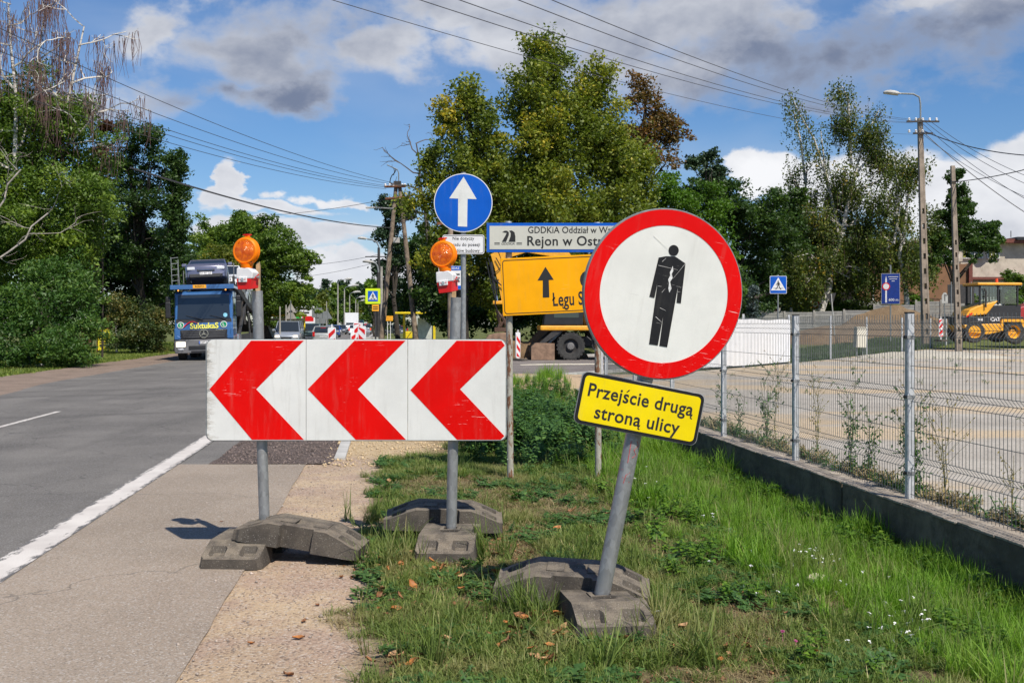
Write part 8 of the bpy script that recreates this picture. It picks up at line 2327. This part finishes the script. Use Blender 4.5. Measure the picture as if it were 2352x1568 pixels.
# gravel and crumbs as one mass
def stones(name, label, n, fu, fv, s0, s1, m, zf):
    V, Fq, T_ = [], [], []; base = np.array([(1,0,0),(-1,0,0),(0,1,0),(0,-1,0),(0,0,.7),(0,0,-.7)], float); FF = np.array([(0,2,4),(2,1,4),(1,3,4),(3,0,4),(2,0,5),(1,2,5),(3,1,5),(0,3,5)])
    r = rg_; Vs = []; Fs = []
    for i in range(n):
        u, v = fu(r), fv(r); s = r.uniform(s0, s1) * (.5 + r.random() ** 3)
        p = U(u, v, zf(u, v)); q = base * r.uniform(.6, 1.3, (6, 3)) * s; a = r.uniform(0, 6.28); c, d = math.cos(a), math.sin(a)
        q = np.column_stack([q[:, 0]*c - q[:, 1]*d, q[:, 0]*d + q[:, 1]*c, q[:, 2]]) + np.array(p) + [0, 0, s * .2]
        Fs.append(FF + 6 * i); Vs.append(q)
    o = npmesh(name, np.concatenate(Vs), np.concatenate(Fs), m); tag(o, label, kind='stuff'); return o
M_PEB = mat('mixed pebbles', (.36, .30, .25), .9, var=.5, scale=9, world_=True)
stones('gravel', 'loose grit and pebbles on the sand strip and shoulder', 1500, lambda r: clampf(r.normal(-.6, .45), -2.3, .3), lambda r: 3.6 + 9 * r.random(), .004, .011, M_PEB, lambda u, v: vh(u, v) if u > -.95 else .004)
stones('gravel', 'pale yellow crumbs of sand stone by the rubble strip', 1600, lambda r: r.uniform(-.75, .85), lambda r: 12.0 + 3 * r.random() ** 1.2, .006, .022, mat('yellow crumbs', (.50, .38, .23), .95, var=.3, scale=12, world_=True), lambda u, v: vh(u, v))
stones('rubble', 'dark broken aggregate lying in the dug strip', 4200, lambda r: r.uniform(-2.02, -.68), lambda r: 12.2 + 4.2 * r.random(), .006, .020, mat('dark crumbs', (.15, .115, .10), .95, var=.6, scale=14, world_=True), lambda u, v: .008)
def litter_u(r): return clampf(abs(r.normal(.0, 1.2)), 0, 3.2)
stones('litter', 'crumbled brown leaf litter and chaff on the bare soil', 5200, litter_u, lambda r: 3.6 + 4.6 * r.random() ** 1.3, .005, .017, mat('leaf litter', (.22, .11, .05), .9, var=.6, scale=15, world_=True), lambda u, v: vh(u, v) + .006)
stones('clods', 'clods of brown earth scattered round the excavator', 500, lambda r: r.normal(5.9, .9), lambda r: 48 + 3 * r.random(), .03, .12, M_EARTH, lambda u, v: .02)
st_ = MB(); st_.v = []; 
rr_ = np.random.default_rng(3)
o = MB().add([(.09*math.cos(a)*rr_.uniform(.7,1.1), .06*math.sin(a)*rr_.uniform(.7,1.1), z) for z in (0, .035) for a in [k*math.pi/4 for k in range(8)]], [tuple(range(8))[::-1], tuple(range(8, 16))] + [(k, (k+1)%8, 8+(k+1)%8, 8+k) for k in range(8)]).build('flat_stone', mat('pale stone', (.52, .45, .33), .9, var=.15), bevel=.01)
g_ = GP(1880, 1352); o.location = (g_.x, g_.y, vh(g_.x + K*g_.y, g_.y) + .03); o.rotation_euler = (.25, .1, .3); tag(o, 'pale flat stone lying in the grass right of the leaning pole', 'stone')
# ---- small white flowers ----
def flowerhead(seed):
    r = np.random.default_rng(seed); b = MB()
    for i in range(9):
        x, y = r.normal(0, .010, 2); z = .0 + r.normal(0, .003)
        b.add([(x-.006, y-.006, z), (x+.006, y-.006, z), (x+.006, y+.006, z+.003), (x-.006, y+.006, z+.003)], [(0, 1, 2, 3)])
    b.tube([(0, 0, -.03), (.002, 0, -.015), (0, 0, 0)], .0015, 3)
    return b
fl = [flowerhead(s) for s in (1, 2, 3)]
FLS = .55
M_PETAL = mat('white petals', (.78, .78, .74), .7, var=.05)
fm = []
for f in fl:
    o = f.build('tmp', M_PETAL); fm.append(o.data); bpy.data.objects.remove(o)
fs_ = []
for (px, py, n, sx_, sy_, wh) in ((1630, 1215, 6, 10, 8, 'in the small group right of the yellow plate'), (1880, 1290, 18, 28, 16, 'in the dense cluster above the flat stone'), (1480, 1120, 6, 20, 30, 'behind the leaning pole'), (1760, 1390, 12, 60, 50, 'left of the flat stone'), (2060, 1490, 22, 70, 36, 'in the wide cluster near the bottom right'), (1950, 1360, 10, 90, 60, 'right of the flat stone')):
    for k in range(n): fs_.append((px + rg_.normal(0, sx_), py + rg_.normal(0, sy_), wh))
for i, (px, py, wh) in enumerate(fs_):
    g_ = GP(px, py + 18); u = g_.x + K * g_.y
    if u > 4.1: continue
    o = bpy.data.objects.new('white_flower', fm[i % 3]); COL.objects.link(o)
    o.location = (g_.x, g_.y, vh(u, g_.y) + rg_.uniform(.12, .19)); o.rotation_euler = (rg_.normal(0, .15) + .15, rg_.normal(0, .2), rg_.uniform(0, 6.28)); o.scale = (.42, .42, .42); tag(o, 'small white flower head ' + wh, 'flower', 'small white flowers in the grass')
b = MB(); b.lathe([(.002, .0), (.014, -.010), (.030, -.016), (.032, -.015), (.016, -.006), (.0, .004)], 16)
o = b.build('bindweed_flower', M_PETAL, smooth=True); g_ = GP(1507, 1440); o.location = (g_.x, g_.y, .075); o.rotation_euler = (.45, 0, .2); tag(o, 'large white bindweed flower right of the dark rubber base', 'flower')
for (px, py, lab) in ((1827, 1502, 'larger pink clover head low in the grass'), (1797, 1478, 'smaller pink clover head low in the grass')):
    g_ = GP(px, py + 10); b = MB()
    for i in range(26):
        d = Vector((rg_.normal(), rg_.normal(), abs(rg_.normal()) + .2)).normalized(); b.cyl(d * .004, d * .013, .0022, .001, 4)
    b.tube([(0, 0, 0), (.004, 0, -.08)], .0012, 3)
    o = b.build('clover_flower', mat('clover pink', (.55, .12, .30), .7)); o.location = (g_.x, g_.y, .08); tag(o, lab, 'flower')
# a thin dry twig in the shadow of the board
b = MB()
for k in range(3):
    p = GP(500 + 20 * k, 1226); pts = [p + Vector((.06 * i, .02 * math.sin(i * 1.3 + k), .012 + .01 * math.sin(i))) for i in range(6)]; b.tube(pts, .0025, 4, r1=.001)
o = b.build('dry_twig', M_BARK); tag(o, 'thin dark twig lying in the shadow of the chevron board', 'twig')
